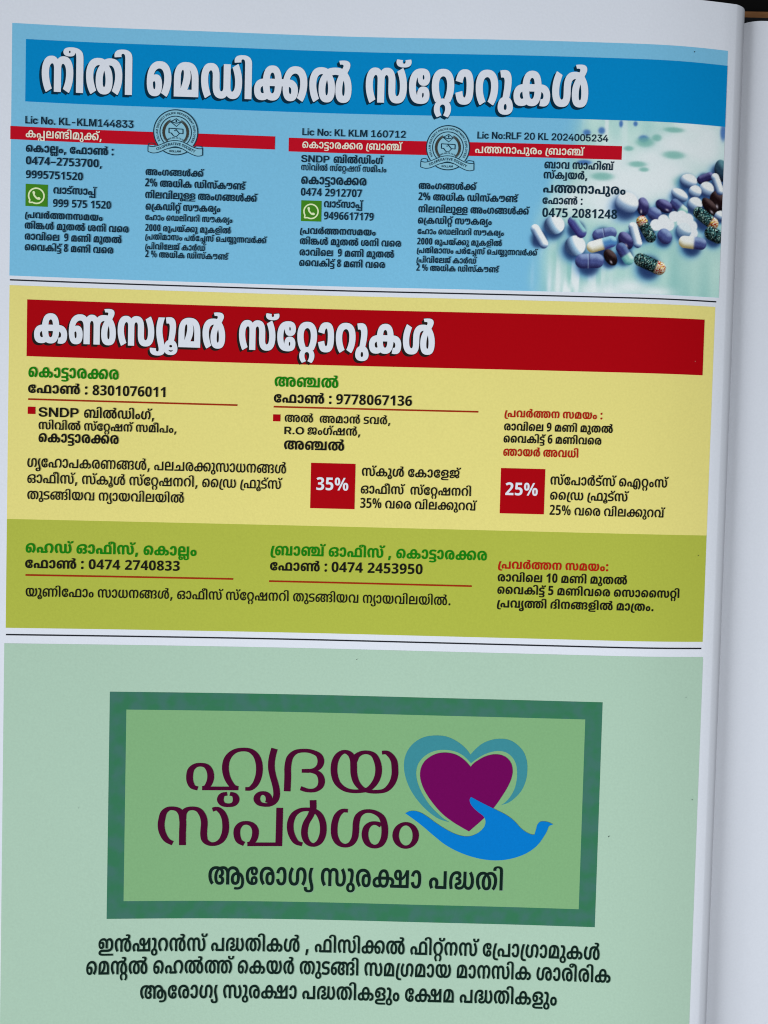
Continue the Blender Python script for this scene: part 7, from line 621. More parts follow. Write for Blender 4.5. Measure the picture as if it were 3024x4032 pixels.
49:[[547,-4,-46,0,-72,8,-33,12,-6,2,-8,6,-5,3,-44,19,-52,48,-22,53,1,27,0,17,12,33,13,13,17,11,16,13,42,17,50,7,29,0,84,0,90,-57,1,-54,0,-50,-68,-76,-59,-24,-6,-3,-14,-5,-5,-3,-32,-9,-70,-8,-45,0,-66,0,-102,24,-66,45,-34,61,1,37,0,39,44,54,84,29,61,0,44,0,72,-19,33,-20,-75,-24,-16,12,-34,10,-17,0,-28,0,-38,-18,-22,-36,1,-26,0,-42,44,-58,76,-30,49,0,26,0,36,4,17,4,6,2,12,2,5,2,32,12,42,40,20,49,1,23,0,28,-22,31,-30,13,-17,0,-22,0,-34,-14,-16,-32,1,-24,0,-22,16,-47,36,-41,33,-14,4,-2,10,-2,7,-2,14,-4,42,-6,23,0,56,0,72,28,34,52,1,36,0,29,-32,59,-27,26,93,21,36,-29,36,-68,1,-34,0,-34,-26,-58,-62,-44,-100,-22]],
55:[[277,285,64,0,88,-21,56,-39,28,-49,1,-28,0,-28,-24,-46,-38,-38,-25,-18,17,24,177,0,1,237,105,0,1,-279,-341,0,-47,30,18,11,36,32,22,43,1,27,0,31,-34,45,-56,23,-39,0,-40,0,-60,-23,-36,-45,1,-30,0,-26,20,-44,40,-34,25,-16,-75,-28,-32,15,-52,44,-28,56,1,35,0,28,28,50,56,38,92,23]],
160:[[-23,-26,0,-2,-2,-8,1,-3,0,-9,12,-16,30,-9,29,0,36,0,36,16,1,19,0,8,-8,19,-16,29,-15,24,-14,24,-26,55,1,31,0,34,32,64,29,29,105,0,-20,-25,-28,-41,-12,-37,1,-22,0,-26,18,-44,19,-28,12,-22,20,-35,10,-25,1,-13,0,-34,-88,-33,-85,0,-86,0,-86,36,1,30,0,5,2,9,3,4]],
119:[[601,285,50,0,74,-7,56,-10,25,-8,21,-4,66,-25,62,-78,1,-45,0,-58,-84,-54,-83,0,-52,0,-76,24,-36,49,1,37,0,28,24,50,52,46,37,22,9,11,32,19,34,22,1,9,0,9,-30,10,-27,0,-12,0,-30,-2,-9,-1,-15,27,16,2,52,2,29,0,52,0,58,-13,22,-19,1,-9,0,-15,-44,-36,-39,-26,-15,-9,-26,-19,-40,-40,-20,-46,1,-24,0,-25,14,-31,28,-14,21,0,32,0,32,30,1,40,0,24,-20,46,-38,38,-31,12,-29,6,-28,8,-64,5,-33,0,-38,0,-68,-6,-27,-7,-19,-2,-48,-16,-52,-66,1,-44,0,-26,16,-30,32,-10,17,0,20,0,30,11,18,31,1,29,0,29,-26,50,-46,37,-31,10,-15,4,-12,4,-32,3,-15,0,-52,0,-72,-25,-36,-45,1,-31,0,-27,20,-42,38,-34,27,-15,-75,-29,-32,16,-52,42,-28,56,1,36,0,26,26,50,60,40,98,23,69,0,44,0,68,-10,29,-11,17,-7,66,-23,74,-72,1,-54,0,-38,-40,-50,-76,-24,-55,0,-56,0,-72,24,-40,51,1,35,0,29,24,51,60,44,49,16,21,12,32,12,104,15]],
6:[[193,-4,-50,0,-74,21,-36,43,1,29,0,31,40,42,72,22,49,0,48,0,74,-22,40,-42,1,-31,0,-30,-40,-43,-74,-20],[193,144,-28,0,-36,-25,1,-31,0,-29,36,-25,29,0,28,0,38,25,1,30,0,30,-36,25]],
278:[[129,-6,-28,0,-36,18,1,18,0,18,34,18,31,0,32,0,34,-18,1,-18,0,-18,-34,-18]],
}
for F in FONTS.values():
    for gid in F:
        cs = []
        for c in F[gid]:
            x = y = 0; pts = []
            for i in range(0, len(c), 2):
                x += c[i] >> 1; y += c[i+1]
                pts.append((x/500.0, y/500.0, bool(c[i] & 1)))
            cs.append(pts)
        F[gid] = cs

def flatten(c, n):
    q = []
    for i in range(len(c)):
        a, b = c[i], c[(i+1) % len(c)]
        q.append(a)
        if not a[2] and not b[2]: q.append(((a[0]+b[0])/2, (a[1]+b[1])/2, True))
    s = next(i for i, v in enumerate(q) if v[2])
    q = q[s:] + q[:s]; q.append(q[0]); out = []; i = 0
    while i < len(q)-1:
        if q[i+1][2]:
            out.append(q[i][:2]); i += 1
        else:
            a, b, d = q[i], q[i+1], q[i+2]
            for k in range(n):
                t = k/n
                out.append(((1-t)**2*a[0]+2*t*(1-t)*b[0]+t*t*d[0], (1-t)**2*a[1]+2*t*(1-t)*b[1]+t*t*d[1]))
            i += 2
    return out

def letters(font, u, v, su, sv, run, n=3):
    """outlines of a run of letters set on the baseline (u, v); run = letter, offset, letter, offset ..."""
    C = []
    for k in range(0, len(run), 2):
        for c in FONTS[font][run[k]]:
            C.append([(u + (x + run[k+1]/1000.0)*su, v + y*sv) for x, y in flatten(c, n)])
    return C

# name of the part, ink, font, U, V, width scale, height scale, letters
BLUE_TEXT = [
    ('title_word', 'white', 'black', 7.505, -17.324, 10.842, 16.1265, [42,0,66,805,38,1059,65,1983]),
    ('title_word', 'white', 'black', 34.895, -17.285, 10.6426, 15.6364, [71,0,48,660,35,1344,65,2413,163,2667,119,4034]),
    ('title_word', 'white', 'black', 92.815, -17.075, 10.7752, 15.8029, [58,0,77,1069,72,1069,220,1630,64,2234,51,2712,67,3316,23,3653,120,4597]),
    ('text_line', 'navy', 'caps', 3.563, -25.955, 2.5033, 2.7169, [281,0,689,555,586,798,300,1620,790,2344,1376,2923,271,3460,281,4142,1392,4697,271,5342,281,6024,292,6579,1360,7470,1372,8115,1372,8759,1367,9404,1371,10049,1371,10693]),
    ('banner_text', 'pink', 'semi', 3.783, -29.489, 3.2248, 3.3018, [23,0,208,872,52,1607,191,2318,65,3523,48,3750,67,4376,163,4674,77,5924,276,5924]),
    ('text_line', 'navy', 'bold', 3.814, -33.298, 3.1038, 3.2068, [71,0,23,630,64,1541,222,2002,6,2739,276,3158,72,3658,45,4194,64,5167,116,5628,290,7153]),
    ('text_line', 'navy', 'digits', 3.851, -36.57, 3.0417, 2.9596, [280,0,284,526,287,1052,284,1578,307,2105,282,2605,287,3131,285,3657,283,4183,287,4709,280,5235,280,5761,276,6287]),
    ('text_line', 'navy', 'digits', 3.911, -40.147, 2.8418, 2.8994, [289,0,289,526,289,1052,285,1578,287,2105,285,2631,281,3157,285,3683,282,4209,280,4735]),
    ('text_line', 'navy', 'bold', 11.05, -43.906, 2.7765, 2.9877, [55,0,64,831,33,1292,77,1772,58,1772,64,2807,208,3268,77,4030]),
    ('text_line', 'navy', 'digits', 11.016, -47.349, 2.6402, 2.8478, [289,0,289,526,289,1052,285,1847,287,2373,285,2899,281,3694,285,4220,282,4746,280,5272]),
    ('text_line', 'navy', 'bold', 3.818, -50.597, 2.5893, 2.8382, [162,0,44,266,55,1027,118,1858,196,2514,42,4053,58,4829,48,5864,49,6522,6,7429]),
    ('text_line', 'navy', 'bold', 3.761, -53.418, 2.5703, 2.9193, [38,0,65,894,173,1136,120,2075,48,3210,67,3868,38,4184,119,5079,56,6368,42,7269,65,8045,55,8507,71,9338,50,9968]),
    ('text_line', 'navy', 'bold', 3.795, -56.284, 2.5638, 2.9211, [50,0,64,653,55,1115,65,1945,71,2187,52,2817,289,3996,48,4696,37,5354,65,6506,48,6969,67,7627,38,7943,119,8838]),
    ('text_line', 'navy', 'bold', 3.825, -59.091, 2.5733, 2.9228, [73,0,55,1259,23,2090,65,3001,184,3242,77,3722,288,3943,48,4642,37,5300,65,6452,55,6915,71,7746,50,8376]),
    ('text_line', 'navy', 'bold', 35.107, -38.123, 2.5373, 2.8366, [9,0,6,1304,25,1723,175,2490,120,3834,163,4748,77,6057]),
    ('text_line', 'navy', 'bold', 35.035, -41.092, 2.6385, 2.9938, [282,0,270,478,9,1481,41,2784,65,3560,23,3802,35,4934,65,5969,58,6211,77,7246,23,7246,83,8156,191,8810,77,10066]),
    ('text_line', 'navy', 'bold', 35.109, -44.181, 2.6015, 2.9973, [42,0,65,776,52,1018,55,1755,65,2586,52,2828,67,3565,223,3882,9,5353,6,6656,25,7075,175,7843,120,9186,163,10100,77,11409]),
    ('text_line', 'navy', 'bold', 35.243, -47.233, 2.5484, 2.9223, [71,0,162,630,23,896,35,1806,65,2842,220,3083,77,3668,58,3889,83,4924,23,5578,50,6489,160,7142,6,7398]),
    ('text_line', 'navy', 'bold', 35.214, -49.951, 2.0889, 2.5404, [72,0,59,536,64,1558,6,2019,71,2659,35,3289,52,4324,65,5062,55,5303,51,6134,65,6719,58,7182,83,8217,23,8871,50,9781,160,10435,6,10690]),
    ('text_line', 'navy', 'bold', 35.268, -52.778, 2.1784, 2.5427, [282,0,280,478,280,957,280,1435,50,2134,68,2787,44,3104,49,3866,77,4772,163,4772,67,6081,48,6619,67,7277,23,7594,53,8504,65,9141,119,9382]),
    ('text_line', 'navy', 'bold', 35.292, -55.062, 2.088, 2.5458, [162,0,44,266,38,1027,65,1921,48,2163,64,2821,58,3282,6,4318,44,4957,118,5719,72,6375,176,6911,58,7696,77,8732,71,8953,28,9583,219,10368,67,11274,203,11591,55,12632,118,13463,163,14119,77,15428]),
    ('text_line', 'navy', 'bold', 35.33, -57.601, 2.0724, 2.546, [162,0,44,266,65,1027,55,1269,65,2100,72,2341,52,2877,30,3615,77,4414,23,4635,64,5546,118,6007,35,6663,77,7698]),
    ('text_line', 'navy', 'bold', 35.373, -59.703, 2.1373, 2.5484, [282,0,270,699,9,1702,41,3005,65,3781,23,4023,35,5155,65,6190,58,6432,77,7467,23,7467,83,8377,191,9031,77,10287]),
    ('text_line', 'navy', 'caps', 76.353, -26.213, 2.4775, 2.5515, [281,0,689,555,586,798,300,1620,790,2344,1377,2923,271,3460,281,4142,271,4966,281,5648,292,6203,1360,7363,1373,8008,1359,8652,1366,9297,1360,9941,1361,10586]),
    ('banner_text', 'pink', 'semi', 76.452, -29.515, 3.0734, 3.0159, [71,0,23,601,64,1473,184,1913,64,2372,50,2812,163,3437,50,4687,162,5533,46,5781,64,6860,180,7300,77,8673]),
    ('text_line', 'navy', 'caps', 76.227, -33.255, 2.8349, 2.556, [397,0,300,650,84,1374,375,2074]),
    ('text_line', 'navy', 'bold', 84.86, -33.249, 2.7193, 3.0753, [46,0,65,1125,119,1366,35,2435,65,3470,6,3712,25,4130,77,4898]),
    ('text_line', 'navy', 'semi', 76.295, -35.412, 2.1786, 2.5569, [58,0,65,998,55,1225,65,2026,119,2253,58,3497,77,4495,72,4495,220,5005,57,5568,42,6541,77,7288,58,7509,48,8507,66,9134,44,9360,6,10095]),
    ('text_line', 'navy', 'bold', 76.34, -38.999, 3.1719, 3.5425, [71,0,23,630,64,1541,184,2002,64,2481,50,2943,163,3596,50,4905]),
    ('text_line', 'navy', 'digits', 76.33, -42.079, 2.7207, 2.8619, [280,0,284,526,287,1052,284,1578,282,2373,289,2899,281,3425,282,3951,287,4478,280,5004,287,5530]),
    ('text_line', 'navy', 'bold', 82.566, -45.004, 2.5845, 2.9328, [55,0,64,831,33,1292,77,1772,58,1772,64,2807,208,3268,77,4030]),
    ('text_line', 'navy', 'digits', 82.644, -48.175, 2.5606, 2.8684, [289,0,284,526,289,1052,286,1578,286,2105,281,2631,287,3157,281,3683,287,4209,289,4735]),
    ('text_line', 'navy', 'bold', 76.329, -52.163, 2.6011, 2.785, [162,0,44,266,55,1027,118,1858,196,2514,42,4053,58,4829,48,5864,49,6522,6,7429]),
    ('text_line', 'navy', 'bold', 76.342, -54.963, 2.566, 2.8653, [38,0,65,894,173,1136,120,2075,48,3210,67,3868,38,4184,119,5079,56,6368,42,7269,65,8045,55,8507,71,9338,50,9968]),
    ('text_line', 'navy', 'bold', 76.315, -57.91, 2.5699, 2.8681, [50,0,64,653,55,1115,65,1945,71,2187,52,2817,289,3996,48,4696,37,5354,65,6506,48,6969,67,7627,38,7943,119,8838]),
    ('text_line', 'navy', 'bold', 76.281, -60.709, 2.5661, 2.8707, [73,0,55,1259,23,2090,65,3001,184,3242,77,3722,288,3943,48,4642,37,5300,65,6452,55,6915,71,7746,50,8376]),
    ('text_line', 'navy', 'bold', 107.756, -39.574, 2.5476, 2.8477, [9,0,6,1304,25,1723,175,2490,120,3834,163,4748,77,6057]),
    ('text_line', 'navy', 'bold', 107.76, -42.514, 2.6391, 2.9263, [282,0,270,478,9,1481,41,2784,65,3560,23,3802,35,4934,65,5969,58,6211,77,7246,23,7246,83,8156,191,8810,77,10066]),
    ('text_line', 'navy', 'bold', 107.83, -45.72, 2.5957, 2.9292, [42,0,65,776,52,1018,55,1755,65,2586,52,2828,67,3565,223,3882,9,5353,6,6656,25,7075,175,7843,120,9186,163,10100,77,11409]),
    ('text_line', 'navy', 'bold', 107.771, -48.686, 2.5444, 2.8561, [71,0,162,630,23,896,35,1806,65,2842,220,3083,77,3668,58,3889,83,4924,23,5578,50,6489,160,7142,6,7398]),
    ('text_line', 'navy', 'bold', 107.775, -51.476, 2.0882, 2.4723, [72,0,59,536,64,1558,6,2019,71,2659,35,3289,52,4324,65,5062,55,5303,51,6134,65,6719,58,7182,83,8217,23,8871,50,9781,160,10435,6,10690]),
    ('text_line', 'navy', 'bold', 107.767, -54.201, 2.1778, 2.4746, [282,0,280,478,280,957,280,1435,50,2134,68,2787,44,3104,49,3866,77,4772,163,4772,67,6081,48,6619,67,7277,23,7594,53,8504,65,9141,119,9382]),
    ('text_line', 'navy', 'bold', 107.729, -56.495, 2.0914, 2.4758, [162,0,44,266,38,1027,65,1921,48,2163,64,2821,58,3282,6,4318,44,4957,118,5719,72,6375,176,6911,58,7696,77,8732,71,8953,28,9583,219,10368,67,11274,203,11591,55,12632,118,13463,163,14119,77,15428]),
    ('text_line', 'navy', 'bold', 107.703, -59.009, 2.0892, 2.4792, [162,0,44,266,65,1027,55,1269,65,2100,72,2341,52,2877,30,3615,77,4414,23,4635,64,5546,118,6007,35,6663,77,7698]),
    ('text_line', 'navy', 'bold', 107.727, -61.174, 2.1501, 2.4805, [282,0,270,699,9,1702,41,3005,65,3781,23,4023,35,5155,65,6190,58,6432,77,7467,23,7467,83,8377,191,9031,77,10287]),
    ('text_line', 'navy', 'caps', 122.97, -26.013, 2.3739, 2.559, [281,0,689,555,586,798,300,1620,790,2344,1377,2923,384,3191,281,3840,137,4396,1361,5244,1359,5888,271,6802,281,7484,1361,8307,1359,8952,1361,9597,1372,10241,1359,10886,1359,11530,1364,12175,1361,12819,1371,13464,1372,14108]),
    ('banner_text', 'pink', 'semi', 122.535, -29.755, 3.2952, 3.0254, [44,0,196,735,42,2211,64,2957,44,3397,67,4132,50,4430,6,5055,162,5675,46,5923,64,7001,180,7442,77,8815]),
    ('text_line', 'navy', 'bold', 141.061, -33.393, 2.8436, 3.1433, [46,0,64,1125,55,1586,58,2638,64,3673,59,4135,65,5156,46,5398,77,6523]),
    ('text_line', 'navy', 'bold', 140.932, -36.074, 2.9627, 3.1455, [58,0,77,1035,23,1035,161,1946,49,2183,118,3089,276,3745]),
    ('text_line', 'navy', 'bold', 140.919, -39.765, 3.9118, 3.7232, [44,0,196,761,42,2300,64,3076,44,3538,67,4299,50,4616,6,5269]),
    ('text_line', 'navy', 'bold', 140.861, -42.738, 2.9048, 3.0094, [72,0,45,536,64,1509,116,1970,290,3495]),
    ('text_line', 'navy', 'digits', 140.91, -46.165, 3.3372, 3.3586, [280,0,284,526,287,1052,285,1578,282,2373,280,2899,288,3425,281,3951,282,4478,284,5004,288,5530]),
]
YELLOW_TEXT = [
    ('title_word', 'white', 'black', 6.436, -83.226, 9.5143, 13.6227, [23,0,116,944,58,2291,160,3360,68,3636,48,3973,118,4657]),
    ('title_word', 'white', 'black', 60.46, -83.373, 9.5758, 13.7088, [58,0,77,1069,72,1069,220,1630,64,2234,51,2712,67,3316,23,3653,120,4597]),
    ('town_name', 'green', 'bold', 5.114, -92.421, 4.3004, 4.815, [71,0,23,630,64,1541,184,2002,64,2481,50,2943,163,3596,50,4905]),
    ('text_line', 'black', 'bold', 5.086, -96.621, 4.2093, 3.9619, [72,0,45,536,64,1509,116,1970,290,3495]),
    ('text_line', 'black', 'digits', 21.927, -96.707, 3.7828, 3.776, [288,0,283,526,280,1052,281,1578,280,2105,287,2631,286,3157,280,3683,281,4209,281,4735]),
    ('text_line', 'black', 'caps', 7.876, -102.843, 3.9625, 3.4519, [397,0,300,650,84,1374,375,2074]),
    ('text_line', 'black', 'semi', 19.78, -102.81, 3.8062, 4.0109, [46,0,65,1079,119,1306,35,2328,65,3326,6,3553,25,3952,77,4688,276,4688]),
    ('text_line', 'black', 'semi', 7.936, -106.211, 3.4065, 3.5407, [58,0,65,998,55,1225,65,2026,119,2253,58,3497,77,4495,72,4495,220,5005,57,5568,42,6541,77,7288,58,7509,48,8507,66,9134,44,9360,6,10095,276,10494]),
    ('text_line', 'black', 'bold', 7.964, -109.614, 3.8294, 4.2159, [71,0,23,630,64,1541,184,2002,64,2481,50,2943,163,3596,50,4905]),
    ('text_line', 'black', 'thin', 5.098, -116.356, 3.8716, 4.289, [25,0,69,717,72,942,59,1435,64,2391,44,2814,23,3530,50,4374,37,4978,175,6059,120,7305,276,8153,44,8637,52,9352,28,10044,50,10787,163,11391,67,12602,58,12887,64,13859,41,14283,42,15010,175,15737,120,16983]),
    ('text_line', 'black', 'thin', 5.145, -120.577, 3.9433, 4.1353, [21,0,45,1049,66,1960,58,2176,77,3148,276,3148,58,3632,77,4604,23,4604,68,5448,120,5734,58,6803,77,7775,72,7775,220,8268,57,8815,42,9756,51,10483,65,11030,276,11246,73,11730,162,12892,35,13127,162,14320,45,14555,68,15467,33,15752,77,16199,58,16199,77,17171]),
    ('text_line', 'black', 'thin', 5.199, -124.931, 3.8476, 3.9711, [38,0,67,828,33,1113,175,1560,65,2806,49,3022,55,3868,42,4866,160,5593,64,5818,49,6242,55,7088,65,7864,52,8080,49,8772,65,9619,119,9835]),
    ('town_name', 'green', 'bold', 70.287, -92.971, 4.5762, 4.6239, [9,0,180,1304,119,2744]),
    ('text_line', 'black', 'bold', 70.209, -97.291, 4.2159, 4.0027, [72,0,45,536,64,1509,116,1970,290,3495]),
    ('text_line', 'black', 'digits', 86.974, -97.299, 3.9354, 3.8025, [289,0,287,526,287,1052,288,1578,280,2105,286,2631,287,3157,281,3683,283,4209,286,4735]),
    ('text_line', 'black', 'semi', 73.232, -102.421, 3.474, 3.4066, [9,0,119,1248,9,2713,48,3961,64,4587,117,5027,33,6137,55,6596,118,7397,276,8024]),
    ('text_line', 'black', 'caps', 73.139, -105.707, 3.3673, 2.7426, [384,0,1376,649,321,918]),
    ('text_line', 'black', 'semi', 79.444, -105.683, 3.6178, 3.4895, [30,0,6,765,25,1164,77,1900,57,1900,117,2873,276,3762]),
    ('text_line', 'black', 'bold', 73.177, -109.815, 4.3357, 4.2568, [9,0,180,1304,119,2744]),
    ('badge_text', 'white', 'digits', 82.121, -120.525, 4.7404, 4.789, [283,0,285,526,270,1052]),
    ('text_line', 'black', 'semi', 94.383, -116.458, 3.8225, 3.8987, [58,0,77,998,23,998,68,1870,120,2168,72,3266,23,3776,64,4649,72,5089,53,5599,30,6208,77,6973]),
    ('text_line', 'black', 'semi', 94.184, -121.213, 3.6479, 3.825, [21,0,45,1081,66,2022,58,2249,77,3247,58,3689,77,4687,72,4687,220,5198,57,5761,42,6734,51,7480,65,8043]),
    ('text_line', 'black', 'semi', 94.155, -125.097, 3.5855, 3.7501, [283,0,285,461,270,921,55,1881,71,2682,50,3283,55,4129,65,4930,52,5157,163,5869,67,7118,51,7416,55,7979,77,8780]),
    ('red_text', 'redtext', 'bold', 132.497, -99.64, 3.1098, 3.2182, [162,0,44,266,55,1027,118,1858,196,2514,42,4053,58,5050,48,6085,49,6743,6,7650,290,8289]),
    ('text_line', 'black', 'bold', 132.47, -103.228, 3.0492, 3.3007, [50,0,64,653,55,1115,65,1945,71,2187,52,2817,289,3775,48,4475,37,5133,65,6285,48,6748,67,7406,38,7722,119,8617]),
    ('text_line', 'black', 'bold', 132.43, -106.488, 3.0187, 3.3044, [73,0,55,1259,23,2090,65,3001,184,3242,77,3722,286,3943,48,4642,37,5300,65,6452,55,6694,71,7525,50,8155]),
    ('red_text', 'redtext', 'bold', 132.448, -110.084, 3.0787, 3.3872, [32,0,64,1267,49,1728,118,2635,9,3512,55,4816,41,5646,65,6422]),
    ('badge_text', 'white', 'digits', 133.303, -120.632, 4.7842, 4.7846, [282,0,285,526,270,1052]),
    ('text_line', 'black', 'semi', 145.416, -117.575, 3.7197, 3.9766, [58,0,77,998,72,998,44,1509,64,2244,118,2684,33,3311,77,3769,58,3769,77,4767,19,4988,220,6638,6,7201,58,7599,77,8597]),
    ('text_line', 'black', 'semi', 145.447, -121.607, 3.7795, 3.8225, [73,0,162,1200,35,1448,162,2667,45,2916,68,3856,33,4154,77,4613,58,4613,77,5611]),
    ('text_line', 'black', 'semi', 145.474, -125.712, 3.5647, 3.7479, [282,0,285,461,270,921,55,1881,71,2682,50,3283,55,4129,65,4930,52,5157,163,5869,67,7118,51,7416,55,7979,77,8780]),
]
LIME_TEXT = [
    ('town_name', 'green', 'bold', 4.904, -139.254, 4.582, 4.4977, [71,0,59,630,35,1651,77,2687,21,2908,45,4035,66,5007,58,5249,77,6284,276,6284,71,6784,23,7414,64,8325,222,8786,6,9523]),
    ('text_line', 'black', 'bold', 4.841, -143.382, 4.1703, 3.935, [72,0,45,536,64,1509,116,1970,290,3495]),
    ('text_line', 'black', 'digits', 21.52, -143.373, 4.0482, 3.7037, [280,0,284,526,287,1052,284,1578,282,2373,287,2899,284,3425,280,3951,288,4478,283,5004,283,5530]),
    ('text_line', 'black', 'thin', 5.055, -151.023, 3.898, 4.0323, [49,0,68,846,37,1132,65,2212,72,2428,45,2922,64,3833,6,4257,58,4863,64,5835,41,6258,42,6986,175,7713,120,8958,276,9807,21,10291,45,11340,66,12251,58,12467,77,13439,58,13660,77,14632,72,14632,220,15125,57,15672,42,16613,51,17340,65,17887,38,18324,67,19151,33,19437,175,19884,65,21130,49,21346,55,22192,42,23189,160,23916,64,24141,49,24565,55,25411,65,26188,52,26404,49,27096,65,27942,119,28158,278,29147]),
    ('town_name', 'green', 'bold', 70.119, -138.562, 4.4823, 4.537, [162,0,46,266,64,1391,180,1852,77,3292,21,3513,45,4641,66,5613,58,5855,77,6890,276,7111,71,7611,23,8241,64,9151,184,9613,64,10092,50,10553,163,11207,50,12516]),
    ('text_line', 'black', 'bold', 70.07, -142.696, 4.1981, 3.9838, [72,0,45,536,64,1509,116,1970,290,3495]),
    ('text_line', 'black', 'digits', 86.756, -142.744, 4.1328, 3.8598, [280,0,284,526,287,1052,284,1578,282,2373,284,2899,285,3425,283,3951,289,4478,285,5004,280,5530]),
    ('red_text', 'redtext', 'bold', 132, -140.652, 3.6174, 3.5021, [162,0,44,266,55,1027,118,1858,196,2514,42,4053,58,5050,48,6085,49,6743,6,7650,290,8068]),
    ('text_line', 'black', 'bold', 131.972, -144.148, 3.4806, 3.5059, [50,0,64,653,55,1115,65,1945,71,2187,52,2817,281,3775,280,4254,48,4953,37,5611,65,6763,48,7226,67,7884,38,8201,119,9095]),
    ('text_line', 'black', 'bold', 131.981, -147.539, 3.5059, 3.509, [73,0,55,1259,23,2090,65,3001,184,3242,77,3722,285,3943,48,4642,37,5300,65,6452,55,6694,71,7525,50,8155,71,9029,58,9659,64,10694,73,11156,58,12415,220,13451,65,14036]),
    ('text_line', 'black', 'bold', 132.008, -151.251, 3.5272, 3.5137, [162,0,44,266,55,1027,69,1858,196,2113,65,3652,40,4115,65,4675,42,4917,175,5693,53,7036,65,7673,119,7915,48,9204,64,9862,162,10323,38,10589,6,11483,278,11902]),
]
MINT_TEXT = [
    ('subtitle', 'darkgreen', 'semi', 54.787, -229.648, 7.4507, 8.9164, [10,0,72,1370,50,1880,64,2505,25,2945,160,3682,58,4140,67,5138,50,5435,167,6061,64,7488,44,8149,200,8884,38,9877,65,10734]),
    ('caption_line', 'darkgreen', 'semi', 25.505, -248.335, 5.4099, 6.6477, [11,0,117,797,57,1686,67,2659,51,2957,117,3520,58,4409,77,5407,44,5628,200,6363,38,7356,65,8213,23,8440,120,9312,276,10410,45,10900,65,11841,58,12068,65,13066,163,13293,119,14543,45,15786,65,16727,220,16954,77,17517,42,17517,58,18264,77,19262,72,19483,162,19993,44,20242,64,20976,162,21417,25,21665,64,22401,48,22841,67,23468,23,23765,120,24637]),
    ('caption_line', 'darkgreen', 'semi', 22.297, -254.637, 5.3519, 6.6615, [71,0,48,601,205,1227,119,2117,71,3360,59,3961,119,4945,196,5968,77,7444,71,7665,23,8265,49,9137,118,10010,38,10858,67,11715,33,12013,175,12471,65,13757,58,14205,48,15203,162,15830,25,16078,48,16815,64,17441,49,17881,48,18975,64,19601,42,20042,58,20788,65,21786,23,22013,56,23106,64,23971,50,24411,66,25036,50,25263,65,25888,23,26115]),
    ('caption_line', 'darkgreen', 'semi', 36.856, -261.642, 5.4562, 6.6758, [10,0,72,1370,50,1880,64,2505,25,2945,160,3682,58,4140,67,5138,50,5435,167,6061,64,7488,44,8149,200,8884,38,9877,65,10734,23,10961,53,11833,67,12442,6,12739,72,13359,167,13869,48,15297,44,16144,200,16879,38,17872,65,18729,23,18956,53,19828,67,20437,6,20734]),
]
# the small capitals of the emblem: letter outline, advance width
CAPS = {'K': (271, 0.682), 'O': (321, 0.748), 'L': (281, 0.555), 'A': (2, 0.709), 'M': (292, 0.891), ' ': (1422, 0.269), 'D': (84, 0.7), 'I': (234, 0.388), 'S': (397, 0.65), 'T': (411, 0.633), 'R': (384, 0.649), 'C': (73, 0.726), 'P': (375, 0.63), 'E': (95, 0.606), 'N': (300, 0.724), 'Y': (472, 0.687), '.': (1376, 0.269), 'V': (456, 0.702), 'G': (141, 0.735), 'Q': (382, 0.748), '1': (1360, 0.645), '7': (1366, 0.645), '0': (1359, 0.645)}

# ------------------------------------------------------------------ setting: table and floor
def box(x0, y0, z0, x1, y1, z1, bevel=0.0):
    import bmesh
    bm = bmesh.new()
    bmesh.ops.create_cube(bm, size=1.0)
    for v in bm.verts:
        v.co = Vector(((x0+x1)/2 + v.co.x*(x1-x0), (y0+y1)/2 + v.co.y*(y1-y0), (z0+z1)/2 + v.co.z*(z1-z0))) * MM
    if bevel:
        bmesh.ops.bevel(bm, geom=bm.edges[:], offset=bevel*MM, segments=3, profile=0.5, affect='EDGES')
    me = bpy.data.meshes.new('box')
    bm.to_mesh(me); bm.free()
    for p in me.polygons: p.use_smooth = False
    return me

Z_TABLE = -19.0
floor = link('floor', box(-2500, -2500, -780, 2500, 2500, -760), ink('floor_dark', (0.03, 0.03, 0.032), 0.2, 0.6))
floor['kind'] = 'structure'
table = empty('table', (0.1, -0.13, -0.76), 'dark stained wooden table top under the open booklet', 'table')
DARKWOOD = wood('table_wood', (0.004, 0.0037, 0.0035), (0.009, 0.008, 0.007), 60.0, 0.6)
link('table_top', box(-500, -520, Z_TABLE-25, 720, 330, Z_TABLE, 3), DARKWOOD, table)
for lx in (-460, 680):
    for ly in (-480, 290):
        link('leg', box(lx-25, ly-25, -760, lx+25, ly+25, Z_TABLE-25.2, 2), DARKWOOD, table)

# ------------------------------------------------------------------ the booklet
BOOK = empty('open_booklet', (0.196, -0.137, Z_TABLE*MM),
             'open hardcover booklet showing a page of blue, yellow and green printed advertisement panels', 'book')
COVER = wood('cover_brown', (0.10, 0.040, 0.014), (0.42, 0.19, 0.075), 900.0, 0.7)
PAGE_TOP, PAGE_BOT, PAGE_LEFT = 12.5, -290.0, -14.0
COVER_SHADE = ink('cover_shade', (0.02, 0.021, 0.023), 0.1, 0.8)
link('cover', box(PAGE_LEFT-4, PAGE_BOT-4, Z_TABLE+0.05, 412, PAGE_TOP+6.6, -15.6, 0.5), COVER, BOOK)

link('cover_shade', box(PAGE_LEFT-2, PAGE_BOT-2, -15.58, 410, PAGE_TOP+6.6-2.0, -15.52), COVER_SHADE, BOOK)  # added dark sheet, paints the shade on the cover beside the leaves

# left leaves: flat part, then the roll down into the gutter
def left_rows():
    grid_u = np.concatenate([[PAGE_LEFT], np.arange(-12, 192.1, U_STEP)])
    roll = [(193.4, -0.62), (194.4, -1.25), (195.15, -2.1), (195.65, -3.2), (195.85, -4.6), (195.9, -6.5), (195.9, -9.2)]
    return grid_u, roll

